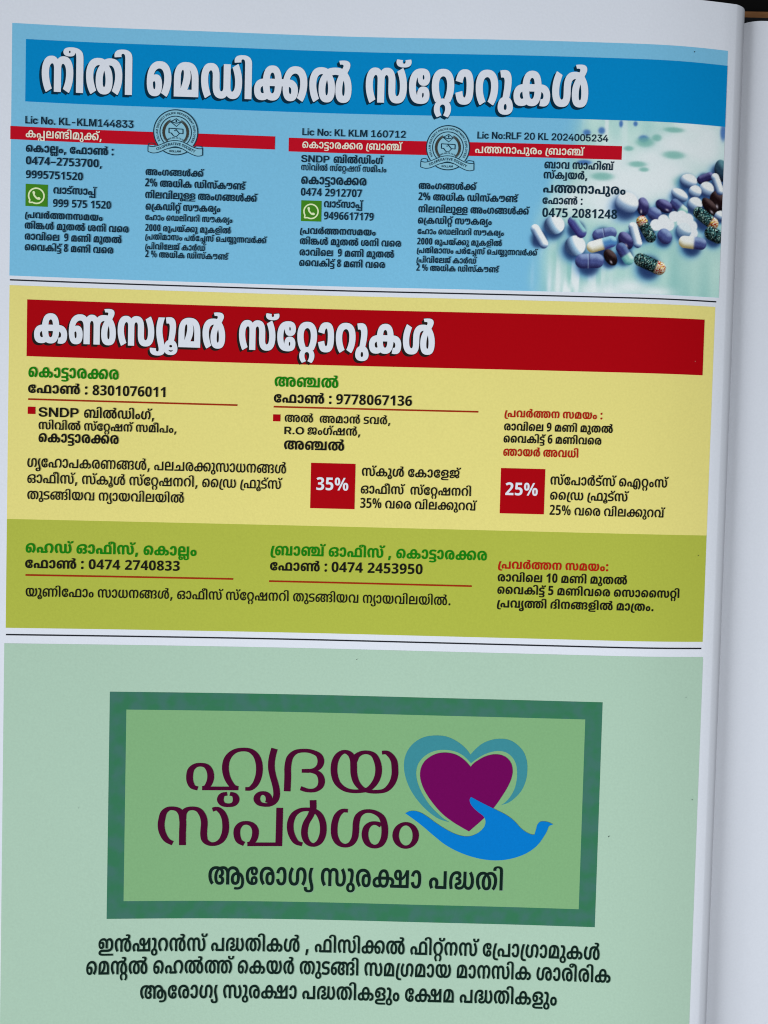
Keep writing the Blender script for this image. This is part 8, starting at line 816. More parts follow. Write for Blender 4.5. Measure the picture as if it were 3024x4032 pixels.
def left_pages():
    gu, roll = left_rows()
    gv = np.unique(np.concatenate([[PAGE_BOT, PAGE_TOP], np.arange(-288, 12.1, V_STEP)]))
    top = []
    for v in gv:
        z0 = float(page_z(192.0, v)); zb = float(page_z(188.0, v))
        pts = smooth([(188.0, zb), (192.0, z0)] + [(u, z0 + d) for u, d in roll], k=4, corner=80)
        i0 = 4
        row = [(float(u), float(page_z(u, v))) for u in gu] + pts[i0+1:]
        top.append(row)
    n = len(top[0]); verts = []; faces = []
    for v, row in zip(gv, top):
        for u, z in row: verts.append((u*MM, v*MM, z*MM))
    for j in range(len(gv)-1):
        for i in range(n-1):
            a = j*n+i
            faces.append((a, a+1, a+n+1, a+n))
    # edges and underside of the block of leaves
    k = len(verts); zb = -15.5
    for v, row in zip(gv, top):
        verts.append((row[0][0]*MM, v*MM, zb*MM)); verts.append((row[-1][0]*MM, v*MM, zb*MM))
    m = len(gv)
    for j in range(m-1):
        faces.append((j*n, (j+1)*n, k+2*(j+1), k+2*j))
        faces.append((j*n+n-1, k+2*j+1, k+2*(j+1)+1, (j+1)*n+n-1))
        faces.append((k+2*j, k+2*(j+1), k+2*(j+1)+1, k+2*j+1))
    # top and bottom edges of the leaves as strips of their own
    for j in (0, m-1):
        b = len(verts)
        for u, z in top[j]: verts.append((u*MM, gv[j]*MM, z*MM))
        for u, z in top[j]: verts.append((u*MM, gv[j]*MM, zb*MM))
        for i in range(n-1):
            f = (b+i, b+n+i, b+n+i+1, b+i+1)
            faces.append(f if j == 0 else f[::-1])
    me = bpy.data.meshes.new('left_page')
    me.from_pydata(verts, [], faces)
    nt = (m-1)*(n-1)
    me.polygons.foreach_set('use_smooth', [i < nt for i in range(len(me.polygons))])
    return me

left_page = link('left_page', left_pages(), PAPER, BOOK)

def right_pages():
    prof = smooth([(196.3, -12.6), (197.0, -11.6), (198.4, -10.4), (201.0, -9.5), (204, -9.35), (210, -9.8), (222, -10.9),
                   (236, -11.7), (300, -12.4), (400, -12.6)], k=4, corner=80)
    sink = lambda v: 2.0*(PAGE_TOP - v)/(PAGE_TOP - PAGE_BOT)
    vs = (PAGE_TOP, PAGE_BOT)
    verts, faces = [], []
    n = len(prof)
    for v in vs:
        for u, z in prof: verts.append((u*MM, v*MM, (z-sink(v))*MM))
    for i in range(n-1): faces.append((i, n+i, n+i+1, i+1))
    b = len(verts)
    for v in vs:
        for u, z in prof: verts.append((u*MM, v*MM, (z-sink(v))*MM))
        for u, z in prof: verts.append((u*MM, v*MM, -15.5*MM))
    for i in range(n-1):
        faces.append((b+i, b+i+1, b+n+i+1, b+n+i))
        faces.append((b+2*n+i, b+3*n+i, b+3*n+i+1, b+2*n+i+1))
    c = len(verts)
    verts += [(400*MM, PAGE_TOP*MM, -12.6*MM), (400*MM, PAGE_BOT*MM, -14.6*MM), (400*MM, PAGE_BOT*MM, -15.5*MM), (400*MM, PAGE_TOP*MM, -15.5*MM)]
    faces.append((c, c+1, c+2, c+3))
    me = bpy.data.meshes.new('right_page')
    me.from_pydata(verts, [], faces)
    me.polygons.foreach_set('use_smooth', [i < n-1 for i in range(len(me.polygons))])
    return me

link('right_page', right_pages(), PAPER, BOOK)

# ------------------------------------------------------------------ printed panels of the left page
def set_text(lines, panel, layer):
    for name, ink_name, font, u, v, su, sv, run in lines:
        if name == 'title_word': continue
        C = letters(font, u, v, su, sv, run)
        if name == 'caption_line' or name == 'subtitle':
            printed(name + '_shadow', [[(x + 0.13, y - 0.13) for x, y in c] for c in C], layer - 1, SHADE_GREEN, panel)
        printed(name, C, layer, INKS[ink_name], panel)

def set_title(lines, panel, shadow_ink, offsets, layer):
    for name, ink_name, font, u, v, su, sv, run in lines:
        if name != 'title_word': continue
        C = letters(font, u, v, su, sv, run)
        bold = [[(x + d, y) for x, y in c] for d in (-0.07, 0.07) for c in C]
        printed('title_shadow', [[(x + a, y + b) for x, y in c] for a, b in offsets for c in C], layer, shadow_ink, panel)
        printed('title_word', bold, layer + 1, PAPER, panel)

# ---- light blue panel with two medical store addresses
blue_panel = printed('blue_panel', [rect(-0.00, -65.79, 190.00, 0.00)], 1, BLUE_INK, BOOK,
                     'light blue panel at the top of the page with pill photograph')
printed('title_banner', [rect(3.59, -20.17, 190.00, -4.00)], 3, BANNER_BLUE, blue_panel)

# the printed photograph of scattered pills, fading into the blue panel on its left
# kind, centre U, V, length, width, angle, colours
PILLS = [
    ('egg', 189.40, -31.87, 5.85, 3.95, -80, 'darkteal'),
    ('dome', 180.21, -35.29, 4.83, 3.77, -5, 'white'),
    ('capsule', 184.88, -34.19, 5.05, 2.24, 25, 'purple'),
    ('dome', 185.37, -37.12, 4.19, 4.05, 0, 'white'),
    ('dome', 182.10, -38.03, 3.72, 3.43, 20, 'white'),
    ('egg', 188.78, -39.97, 5.55, 4.82, -70, 'black'),
    ('capsule', 188.43, -35.53, 6.06, 2.33, -66, 'white'),
    ('egg', 177.84, -39.10, 5.01, 3.03, -27, 'white'),
    ('dome', 182.24, -41.40, 4.15, 4.01, 0, 'white'),
    ('egg', 186.44, -41.69, 5.81, 3.12, -45, 'black'),
    ('dome', 189.52, -43.85, 2.64, 3.22, -80, 'white'),
    ('capsule2', 177.80, -42.41, 5.64, 2.68, -38, 'navy_teal'),
    ('egg', 173.71, -42.29, 5.00, 3.27, -25, 'purple'),
    ('speckled', 185.47, -44.82, 8.11, 3.33, -33, 'orange_end'),
    ('speckled', 188.05, -49.12, 5.84, 3.65, -22, 'none'),
    ('capsule', 171.15, -44.45, 4.00, 3.31, -30, 'bluepurple'),
    ('egg', 167.94, -42.70, 5.00, 3.22, -85, 'purple'),
    ('dome', 163.61, -41.98, 6.27, 6.00, 0, 'white'),
    ('blob', 173.66, -46.05, 3.06, 3.06, 0, 'white'),
    ('blob', 171.61, -47.35, 3.04, 3.04, 0, 'white'),
    ('blob', 175.10, -47.20, 3.21, 3.21, 0, 'white'),
    ('blob', 173.58, -47.54, 3.75, 3.20, 0, 'white'),
    ('blob', 176.62, -44.90, 3.09, 2.81, 0, 'white'),
    ('blob', 178.59, -44.66, 3.25, 2.97, 0, 'white'),
    ('blob', 180.39, -45.43, 3.13, 3.13, 0, 'white'),
    ('blob', 181.47, -47.25, 3.29, 3.29, 0, 'white'),
    ('blob', 181.68, -49.00, 3.29, 3.15, 0, 'white'),
    ('blob', 179.15, -46.45, 3.54, 2.83, 0, 'white'),
    ('dome', 179.45, -48.45, 4.12, 4.12, -20, 'greyblue'),
    ('capsule2', 181.99, -51.58, 7.88, 3.29, -3, 'white_purple'),
    ('capsule', 174.17, -50.27, 4.32, 3.62, -50, 'bluepurple'),
    ('speckled', 169.04, -48.59, 7.84, 2.96, -58, 'red_start'),
    ('capsule', 166.15, -50.23, 7.05, 2.46, -72, 'white'),
    ('egg', 163.62, -51.76, 5.12, 3.48, -55, 'purple'),
    ('capsule2', 163.54, -55.29, 6.55, 2.87, -55, 'navy_teal'),
    ('egg', 159.69, -56.34, 4.77, 3.14, -55, 'black'),
    ('scored', 157.90, -50.20, 6.67, 3.13, 12, 'bluepurple'),
    ('capsule2', 157.25, -52.91, 8.31, 3.07, 17, 'white_blue'),
    ('dome', 150.15, -53.50, 5.58, 5.44, 0, 'whiteleft'),
    ('scored', 154.13, -57.43, 7.77, 3.88, 3, 'bluepurple'),
    ('capsule', 150.47, -48.56, 6.53, 2.86, -52, 'purpleteal'),
    ('dome', 144.39, -48.15, 5.44, 5.03, 0, 'whiteleft'),
    ('capsule', 140.47, -51.28, 7.07, 2.51, -58, 'white'),
    ('speckled', 170.40, -57.77, 9.11, 3.59, -22, 'red_end'),
]
BLOTS = [   # out of focus shapes behind: centre, half sizes, tint
    (175.61, -22.08, 2.94, 0.77, 'teal'),
    (175.86, -28.69, 3.22, 1.12, 'teal'),
    (166.10, -31.53, 2.52, 0.84, 'teal'),
    (167.86, -32.87, 1.40, 0.63, 'teal'),
    (156.76, -35.02, 3.22, 1.12, 'teal'),
    (167.50, -24.80, 1.40, 0.98, 'blue'),
    (167.94, -25.65, 2.66, 1.40, 'teal'),
    (171.05, -24.39, 1.40, 0.98, 'teal'),
    (161.30, -21.07, 0.56, 0.98, 'blue'),
    (165.17, -20.95, 0.63, 0.70, 'blue'),
    (156.20, -23.02, 0.98, 0.98, 'blue'),
    (152.22, -23.61, 1.12, 0.84, 'blue'),
    (189.57, -21.66, 0.98, 2.38, 'blue'),
    (151.81, -31.48, 2.10, 0.70, 'blue'),
    (163.57, -27.47, 1.40, 0.70, 'teal'),
    (172.09, -44.91, 4.20, 2.10, 'teal'),
    (179.45, -35.79, 3.50, 2.10, 'teal'),
]
WHITES = [  # pale patches of the background
    (179.11, -27.08, 7.69, 2.80),
    (172.41, -34.83, 8.39, 4.90),
    (157.52, -39.34, 6.29, 4.90),
    (184.84, -27.32, 4.20, 4.20),
    (175.52, -25.30, 4.90, 2.10),
    (180.29, -20.96, 4.20, 2.80),
    (185.40, -23.24, 3.50, 4.20),
    (169.45, -29.60, 4.20, 2.10),
    (162.14, -35.19, 6.29, 3.50),
    (169.70, -36.28, 7.69, 4.20),
    (175.13, -33.36, 4.90, 3.50),
    (159.00, -42.65, 4.90, 3.50),
    (148.76, -41.60, 4.20, 2.80),
    (165.01, -39.12, 4.20, 3.50),
    (143.51, -63.91, 0.63, 4.20),
    (145.85, -64.53, 1.05, 4.90),
    (150.73, -63.73, 0.70, 3.50),
    (154.33, -65.32, 2.80, 2.10),
    (159.80, -65.51, 3.50, 1.54),
    (165.22, -64.01, 4.20, 1.82),
    (172.15, -65.14, 4.20, 1.12),
    (159.91, -29.91, 2.80, 3.50),
]
FADE = [(-20.31, 146.68), (-35.74, 142.45), (-49.25, 137.80), (-67.43, 137.69)]

def value_noise(x, y, seed=0):
    xi, yi = np.floor(x).astype(int), np.floor(y).astype(int)
    fx, fy = x - xi, y - yi
    fx, fy = fx*fx*(3-2*fx), fy*fy*(3-2*fy)
    def h(a, b):
        n = (a*374761393 + b*668265263 + seed*1442695041) & 0x7fffffff
        n = ((n ^ (n >> 13))*1274126177) & 0x7fffffff
        return ((n ^ (n >> 16)) & 0xffff)/65535.0
    return (h(xi, yi)*(1-fx)+h(xi+1, yi)*fx)*(1-fy) + (h(xi, yi+1)*(1-fx)+h(xi+1, yi+1)*fx)*fy

def paint_pills(U, V):
    """colour of the printed photograph (sRGB 0..255) at the points U, V"""
    W, DEEP = np.array([218, 225, 233.]), np.array([24, 36, 80.])
    TINT = {'teal': np.array([112, 172, 166.]), 'blue': np.array([48, 92, 170.])}
    img = np.zeros(U.shape + (3,))
    base_top, base_low = np.array([176, 210, 210.]), np.array([156, 198, 197.])
    k = np.clip((-V - 20)/45, 0, 1)[..., None]
    img[:] = base_top*(1-k) + base_low*k
    img += (value_noise(U*0.35, V*0.12, 3)[..., None]-0.5)*np.array([44, 26, 22.])
    streak = value_noise(U*0.9, V*0.10, 5)
    low = np.clip((-V - 50)/14, 0, 1)*np.clip((166-U)/14, 0, 1)
    s = (np.clip((streak-0.45)*4, 0, 1)*low)[..., None]
    img[:] = img*(1-s) + W*s
    top = np.clip((V + 32)/9, 0, 1)*np.clip((168-U)/10, 0, 1)
    s = (np.clip((value_noise(U*0.8, V*0.06, 9)-0.5)*4, 0, 1)*top*0.7)[..., None]
    img[:] = img*(1-s) + W*s
    for cu, cv, a, b in WHITES:
        g = np.exp(-(((U-cu)/a)**2+((V-cv)/b)**2)*0.7)[..., None]*0.92
        img[:] = img*(1-g) + W*g
    for cu, cv, a, b, c in BLOTS:
        d = np.sqrt(((U-cu)/a)**2+((V-cv)/b)**2)
        g = (1/(1+np.exp((d-0.9)*7)))[..., None]*0.8
        img[:] = img*(1-g) + TINT[c]*g
    # the background fades into the plain blue of the panel, the pills stay whole
    edge = np.interp(-V, [-f[0] for f in FADE], [f[1] for f in FADE]) + (value_noise(U*0.5, V*0.16, 31)-0.5)*3.0
    m = np.clip((U-edge+1.5)/9.0, 0, 1)
    m = (m*m*(3-2*m))[..., None]
    img[:] = np.array([117, 180, 218.])*(1-m) + img*m
    # blue glow and shadow under the pills
    for kind, cu, cv, L, Wd, ang, pal in PILLS:
        if kind == 'blob': continue
        r = 0.5*math.sqrt(L*Wd)
        d = np.sqrt((U-cu+0.25*r)**2+((V-cv+0.45*r)*1.05)**2)
        g = np.exp(-(d/(1.3*r))**4)[..., None]*0.66*(0.35+0.65*m)
        img[:] = img*(1-g) + np.array([44, 112, 186.])*g
        g = np.exp(-(np.sqrt((U-cu+0.1*r)**2+(V-cv+0.35*r)**2)/(1.1*r))**6)[..., None]*0.82
        img[:] = img*(1-g) + DEEP*g
    col = {'white': ((224, 226, 233), (146, 170, 202), (40, 58, 102)),
           'whiteleft': ((224, 226, 233), (150, 184, 214), (48, 66, 104)),
           'greyblue': ((214, 222, 232), (132, 160, 190), (74, 100, 140)),
           'purple': ((120, 122, 176), (40, 36, 84), (18, 14, 40)),
           'bluepurple': ((136, 156, 200), (68, 78, 134), (34, 34, 76)),
           'purpleteal': ((150, 200, 206), (70, 74, 140), (36, 28, 84)),
           'black': ((84, 66, 68), (26, 14, 16), (10, 5, 8)),
           'darkteal': ((90, 134, 150), (38, 62, 84), (18, 24, 38)),
           'teal': ((206, 226, 222), (130, 186, 182), (66, 124, 140)),
           'navy': ((104, 128, 176), (56, 62, 118), (30, 26, 64)),
           'cream': ((226, 226, 228), (214, 212, 202), (150, 134, 92)),
           'skyblue': ((156, 204, 222), (72, 122, 180), (52, 48, 112))}
    for i, (kind, cu, cv, L, Wd, ang, pal) in enumerate(PILLS):
        a = math.radians(ang)
        x = (U-cu)*math.cos(a) + (V-cv)*math.sin(a)
        y = -(U-cu)*math.sin(a) + (V-cv)*math.cos(a)
        hl, hw = L/2, Wd/2
        if kind in ('capsule', 'capsule2', 'speckled', 'scored'):
            px = np.clip(np.abs(x)-(hl-hw), 0, None)
            d = np.sqrt(px**2+y**2)/hw
            n2 = y/hw; n1 = np.sign(x)*px/hw
        else:
            d = np.sqrt((x/hl)**2+(y/hw)**2)
            n1, n2 = x/hl, y/hw
        nz = np.sqrt(np.clip(1-n1**2-n2**2, 0, 1))
        nu, nv = n1*math.cos(a)-n2*math.sin(a), n1*math.sin(a)+n2*math.cos(a)
        soft = 0.10 + 0.05*(kind == 'blob')
        m = np.clip((1-d)/soft+0.5, 0, 1)
        if not m.any(): continue
        lam = 0.36*nu + 0.80*nv + 0.34*nz
        if pal == 'whiteleft': lam = 0.86*nu + 0.52*nv + 0.30*nz
        pals = {'navy_teal': ('navy', 'teal'), 'white_purple': ('cream', 'bluepurple'), 'white_blue': ('cream', 'skyblue')}
        def shade(p):
            h, c, s = [np.array(q, float) for q in col[p]]
            t = np.clip(lam, -0.6, 1.0)[..., None]
            up = np.clip(t-0.35, 0, None)/0.5
            if p in ('white', 'cream', 'whiteleft', 'greyblue'): up = np.clip((t-0.14)/0.30, 0, None)
            up = np.clip(up, 0, 1); up = up*up*(3-2*up)
            dn = np.clip((0.15-t)/0.6, 0, 1)
            return (c*(1-up)+h*up)*(1-dn) + s*dn
        if pal in pals:
            first, second = pals[pal]
            q = 1/(1+np.exp(-(x-0.05*L)*8))[..., None]
            c = shade(first)*(1-q) + shade(second)*q
        elif kind == 'speckled':
            n = value_noise(U*4.2, V*4.2, 20+i)
            n2_ = value_noise(U*4.6, V*4.6, 60+i)
            c = np.where((n < 0.52)[..., None], np.array([14, 22, 28.]), np.array([56, 96, 100.]))
            c = np.where((n2_ > 0.78)[..., None], np.array([150, 182, 176.]), c)
            if pal in ('orange_end', 'red_end', 'red_start'):
                e = x if pal != 'red_start' else -x
                w = np.clip((e-0.17*L)*2.2, 0, 1)[..., None]
                end = np.where((n > 0.6)[..., None], np.array([220, 196, 96.]), np.array([212, 186, 160.]))
                end = np.where((n2_ > 0.60)[..., None], np.array([158, 44, 30.]), end)
                end = np.where(((n2_ < 0.30))[..., None], np.array([222, 214, 206.]), end)
                c = c*(1-w) + end*w
            lt = np.clip(0.72+0.55*lam, 0.35, 1.25)[..., None]
            c = c*lt
        elif kind == 'blob':
            c = np.full(U.shape+(3,), 1.0)*np.array([220, 223, 232.])
        else:
            c = shade(pal)
            if kind == 'scored':
                g = np.exp(-(x/(0.02*L))**2)[..., None]*0.6
                c = c*(1-g) + np.array([40, 34, 84.])*g
                g = np.exp(-((x+0.045*L)/(0.018*L))**2)[..., None]*0.5
                c = c*(1-g) + np.array([176, 196, 222.])*g
            if pal in ('purple', 'black') and kind == 'egg':     # small bright glint printed on the shiny pills
                g = np.exp(-((x-0.24*L)**2/(0.10*L)**2 + (y+0.16*Wd)**2/(0.07*Wd)**2))[..., None]*0.85
                c = c*(1-g) + np.array([206, 196, 212.])*g
        c = c + (value_noise(U*5, V*5, 90+i)[..., None]-0.5)*10
        m = m[..., None]
        img[:] = img*(1-m) + c*m
    return np.clip(img + (value_noise(U*6, V*6, 7)[..., None]-0.5)*8, 4, 236)

def pill_photo():
    u0, u1, v0, v1 = 136.0, 190.00, -65.79, -20.17
    nu, nv = 271, 229
    us, vs = np.linspace(u0, u1, nu), np.linspace(v0, v1, nv)
    U, V = np.meshgrid(us, vs)
    rgb = lin(paint_pills(U, V))/PHOTO_LIGHT
    e = np.clip((U-u0)/3.0, 0, 1)[..., None]
    rgb = BLUE_RGB*(1-e) + rgb*e
    Z = page_z(U, V) + 2*LAYER
    verts = np.stack([U*MM, V*MM, Z*MM], -1).reshape(-1, 3)
    idx = np.arange(nu*nv).reshape(nv, nu)
    faces = np.stack([idx[:-1, :-1], idx[:-1, 1:], idx[1:, 1:], idx[1:, :-1]], -1).reshape(-1, 4)
    me = bpy.data.meshes.new('pill_photograph')
    me.from_pydata(verts.tolist(), [], faces.tolist())
    at = me.color_attributes.new('print', 'FLOAT_COLOR', 'POINT')
    at.data.foreach_set('color', np.concatenate([rgb.reshape(-1, 3), np.ones((nu*nv, 1))], 1).astype(np.float32).ravel())
    lay_on_page(me, np.stack([U.ravel(), V.ravel()], 1), 2)
    return link('pill_photograph', me, PHOTO_INK, blue_panel, 'printed photograph of scattered white and purple pills')

pill_photo()

printed('red_bar', [rect(-0.15, -30.15, 69.29, -26.72)], 3, BAR_RED, blue_panel)
printed('red_bar', [rect(72.92, -30.53, 161.77, -26.93)], 3, BAR_RED, blue_panel)

def messaging_icon(r):
    """green square with a speech bubble and a telephone receiver"""
    (u0, v0), (u1, v1) = r[0], r[2]
    w, h = u1-u0, v1-v0
    printed('messaging_icon', [r], 3, ICON_GREEN, blue_panel, 'green square icon with a receiver in a speech bubble')
    P = lambda x, y: (u0 + (x-250)/1040*w, v1 - (y-285)/1050*h)
    s = w/1040
    pts = [P(760 + 362*math.cos(t), 835 + 362*math.sin(t)) for t in np.linspace(math.radians(100), math.radians(500-32+0), 50)]
    pts = [P(760 + 360*math.cos(math.radians(a)), 835 + 360*math.sin(math.radians(a))) for a in np.linspace(-212, 118, 60)]
    bubble = [P(432, 1165)] + pts + [P(432, 1165)]
    C = stroke(bubble, 72*s)
    arc = smooth([P(630, 700), P(650, 790), P(720, 890), P(810, 965), P(880, 975)], k=6)
    C += stroke(arc, 82*s)
    C += [disc(*P(640, 695), 62*s, 84*s, 20, 0.2), disc(*P(880, 955), 80*s, 62*s, 20, -0.3)]
    printed('icon_symbol', [ccw(c) for c in C], 4, ICON_CREAM, blue_panel)

messaging_icon(rect(3.95, -47.40, 9.68, -41.61))
messaging_icon(rect(76.59, -48.76, 82.03, -43.27))

def arc_text(text, cx, cy, r, a0, a1, size, s):
    """capitals spread along a circle, clockwise from angle a0 to a1 (degrees)"""
    adv = [CAPS[c][1] for c in text]; tot = sum(adv); C = []; t = 0
    for c, w in zip(text, adv):
        a = math.radians(a0 + (a1-a0)*(t+w/2)/tot); t += w
        if c == ' ': continue
        px, py = cx + r*math.cos(a), cy + r*math.sin(a)
        ang = a - math.pi/2
        wide = abs(a1-a0)/180*math.pi*r/tot
        for k in FONTS['caps'][CAPS[c][0]]:
            q = []
            for x, y in flatten(k, 2):
                x, y = (x - w/2)*wide*0.98, y*size
                q.append((px + x*math.cos(ang) - y*math.sin(ang), py + x*math.sin(ang) + y*math.cos(ang)))
            C.append(q)
    return C

def path_text(text, path, size):
    """capitals standing on a curve"""
    p = np.array(path); seg = np.linalg.norm(np.diff(p, axis=0), axis=1); cum = np.concatenate([[0], np.cumsum(seg)])
    adv = [CAPS[c][1] for c in text]; wide = cum[-1]/sum(adv); t = 0; C = []
    for c, w in zip(text, adv):
        m = (t + w/2)*wide; t += w
        if c == ' ': continue
        i = min(np.searchsorted(cum, m, side='right')-1, len(seg)-1)
        d = (p[i+1]-p[i])/seg[i]; o = p[i] + d*(m-cum[i])
        for k in FONTS['caps'][CAPS[c][0]]:
            C.append([tuple(o + d*((x-w/2)*wide) + np.array([-d[1], d[0]])*y*size) for x, y in flatten(k, 2)])
    return C

def emblem(centre, s):
    """round police society emblem with wreath, handshake, lamp and ribbon"""
    cu, cv = centre
    P = lambda *pts: [(cu + (x-785)*s, cv - (y-720)*s) for x, y in pts]
    top = smooth(P((145, 1060), (250, 1075), (370, 1045), (500, 990), (640, 935), (785, 915), (930, 935), (1060, 990), (1200, 1055), (1310, 1085), (1415, 1085)), k=5)
    low = smooth(P((145, 1190), (260, 1220), (370, 1205), (490, 1155), (620, 1100), (785, 1078), (940, 1100), (1060, 1165), (1180, 1225), (1310, 1258), (1415, 1240)), k=5)
    fill = [disc(cu, cv, 515*s, n=64), ccw(top + low[::-1])]
    printed('emblem', fill, 4, EMBLEM_FILL, blue_panel, 'round emblem with handshake, wreath and ribbon')
    L = []
    c = (cu, cv)
    A = lambda r, a0, a1, n=60: [(cu + r*s*math.cos(math.radians(a)), cv + r*s*math.sin(math.radians(a))) for a in np.linspace(a0, a1, n)]
    L += stroke(A(513, -37, 217), 24*s) + stroke(A(367, -47, 227), 21*s) + stroke(A(525, 238, 302), 24*s)
    L += stroke(top, 18*s) + stroke(low, 18*s)
    L += stroke(P((145, 1060), (145, 1190)), 20*s) + stroke(P((1415, 1085), (1415, 1240)), 20*s)
    for fold in (((145, 1055), (160, 1005), (220, 990), (300, 1005), (305, 1050)), ((1215, 1065), (1260, 1025), (1330, 1022), (1400, 1035), (1415, 1085))):
        L += stroke(smooth(P(*fold), k=4), 18*s)
    L += stroke(smooth(P((640, 1098), (785, 1062), (930, 1098)), k=5), 26*s)
    # lamp
    L += stroke(P((665, 485), (795, 410), (910, 490), (800, 590), (665, 485)), 22*s)
    L += stroke(smooth(P((690, 485), (790, 512), (890, 490)), k=4), 22*s)
    L += [ccw(disc(*P((795, 462))[0], 20*s, 30*s, 16))]
    # handshake
    L += stroke(P((620, 635), (960, 648)), 22*s) + stroke(P((628, 635), (628, 740)), 26*s) + stroke(P((955, 648), (955, 755)), 26*s)
    L += stroke(P((620, 740), (690, 745), (735, 810), (800, 825), (880, 745), (960, 755)), 20*s)
    L += stroke(P((760, 640), (800, 665), (770, 690), (745, 685)), 20*s) + stroke(P((800, 670), (870, 750)), 24*s)
    L += stroke(P((680, 745), (740, 815)), 22*s)
    printed('emblem_line_art', [ccw(q) for q in L], 5, EMBLEM_LINE, blue_panel)
    wr = []
    for side in (-1, 1):
        for i in range(17):
            a = math.radians(90 + side*(28 + i*6.6))
            for rr, tilt in ((300, 0.5), (262, -0.5), (281, 0.0)):
                wd = 1.0 - 0.5*abs(i-8)/9
                x, y = cu + rr*s*math.cos(a), cv - 5*s + (rr+10)*s*math.sin(a)
                wr.append(disc(x, y, 27*s, 13*s*wd, 10, a + math.pi/2 + tilt*side))
    printed('emblem_wreath', wr, 5, WREATH_INK, blue_panel)
    T = arc_text('KOLLAM DISTRICT POLICE DEPARTMENT EMPLOYEES', cu, cv, 415*s, 211, -33, 66*s, s)
    mid = [((a[0]+b[0]*2)/3, (a[1]+b[1]*2)/3) for a, b in zip(top, low)]
    T += path_text('CO.OPERATIVE SOCIETY', mid[9:-8], 84*s)
    T += path_text('KOLLAM', P((640, 1185), (785, 1192), (915, 1187)), 66*s)
    T += path_text('REG NO. Q 1170', smooth(P((600, 920), (690, 880), (785, 868), (880, 885), (960, 925)), k=5), 46*s)
    printed('emblem_lettering', T, 6, EMBLEM_LINE, blue_panel)

emblem((42.99, -26.58), 0.01132)
emblem((115.38, -28.48), 0.01116)

set_title(BLUE_TEXT, blue_panel, SHADOW_NAVY, [(-0.14, 0.0), (-0.3, -0.2), (-0.5, -0.42), (-0.74, -0.66), (0.0, -0.4)], 4)
set_text(BLUE_TEXT, blue_panel, 6)

# ---- yellow panel with the consumer stores
yellow_panel = printed('yellow_panel', [rect(0.06, -130.33, 189.13, -68.30)], 1, YELLOW_INK, BOOK,
                       'yellow panel in the middle of the page under a red title banner')
printed('title_banner', [rect(4.70, -86.90, 186.18, -71.92)], 3, RED_INK, yellow_panel)
_o = [(0.2*math.cos(a), 0.2*math.sin(a)) for a in np.arange(0, 2*math.pi, math.pi/3)]
set_title(YELLOW_TEXT, yellow_panel, OUTLINE_BLACK, _o + [(-0.38, -0.28), (-0.66, -0.6)], 4)
printed('discount_badge', [rect(80.73, -125.52, 92.76, -113.25)], 3, RED_INK, yellow_panel)
printed('discount_badge', [rect(132.11, -125.62, 144.08, -113.38)], 3, RED_INK, yellow_panel)
printed('bullet', [rect(5.17, -102.19, 7.18, -100.27)], 3, RED_INK, yellow_panel)
printed('bullet', [rect(70.22, -102.32, 72.22, -100.46)], 3, RED_INK, yellow_panel)
printed('underline', [rect(5.24, -98.49, 60.59, -98.05)], 3, RUST_INK, yellow_panel)
printed('underline', [rect(70.32, -98.63, 125.54, -98.19)], 3, RUST_INK, yellow_panel)
set_text(YELLOW_TEXT, yellow_panel, 5)

# ---- lime panel with the offices
lime_panel = printed('lime_panel', [rect(0.06, -159.58, 189.13, -130.33)], 1, LIME_INK, BOOK,
                     'olive green panel with office telephone numbers below the yellow panel')
printed('underline', [rect(5.09, -145.49, 60.32, -145.05)], 3, RUST_INK, lime_panel)
printed('underline', [rect(70.03, -145.86, 125.14, -145.42)], 3, RUST_INK, lime_panel)
set_text(LIME_TEXT, lime_panel, 4)

printed('divider_line', [rect(0.12, -67.11, 189.36, -66.73)], 1, RULE_INK, BOOK)
printed('divider_line', [rect(0.14, -161.61, 188.84, -161.21)], 1, RULE_INK, BOOK)

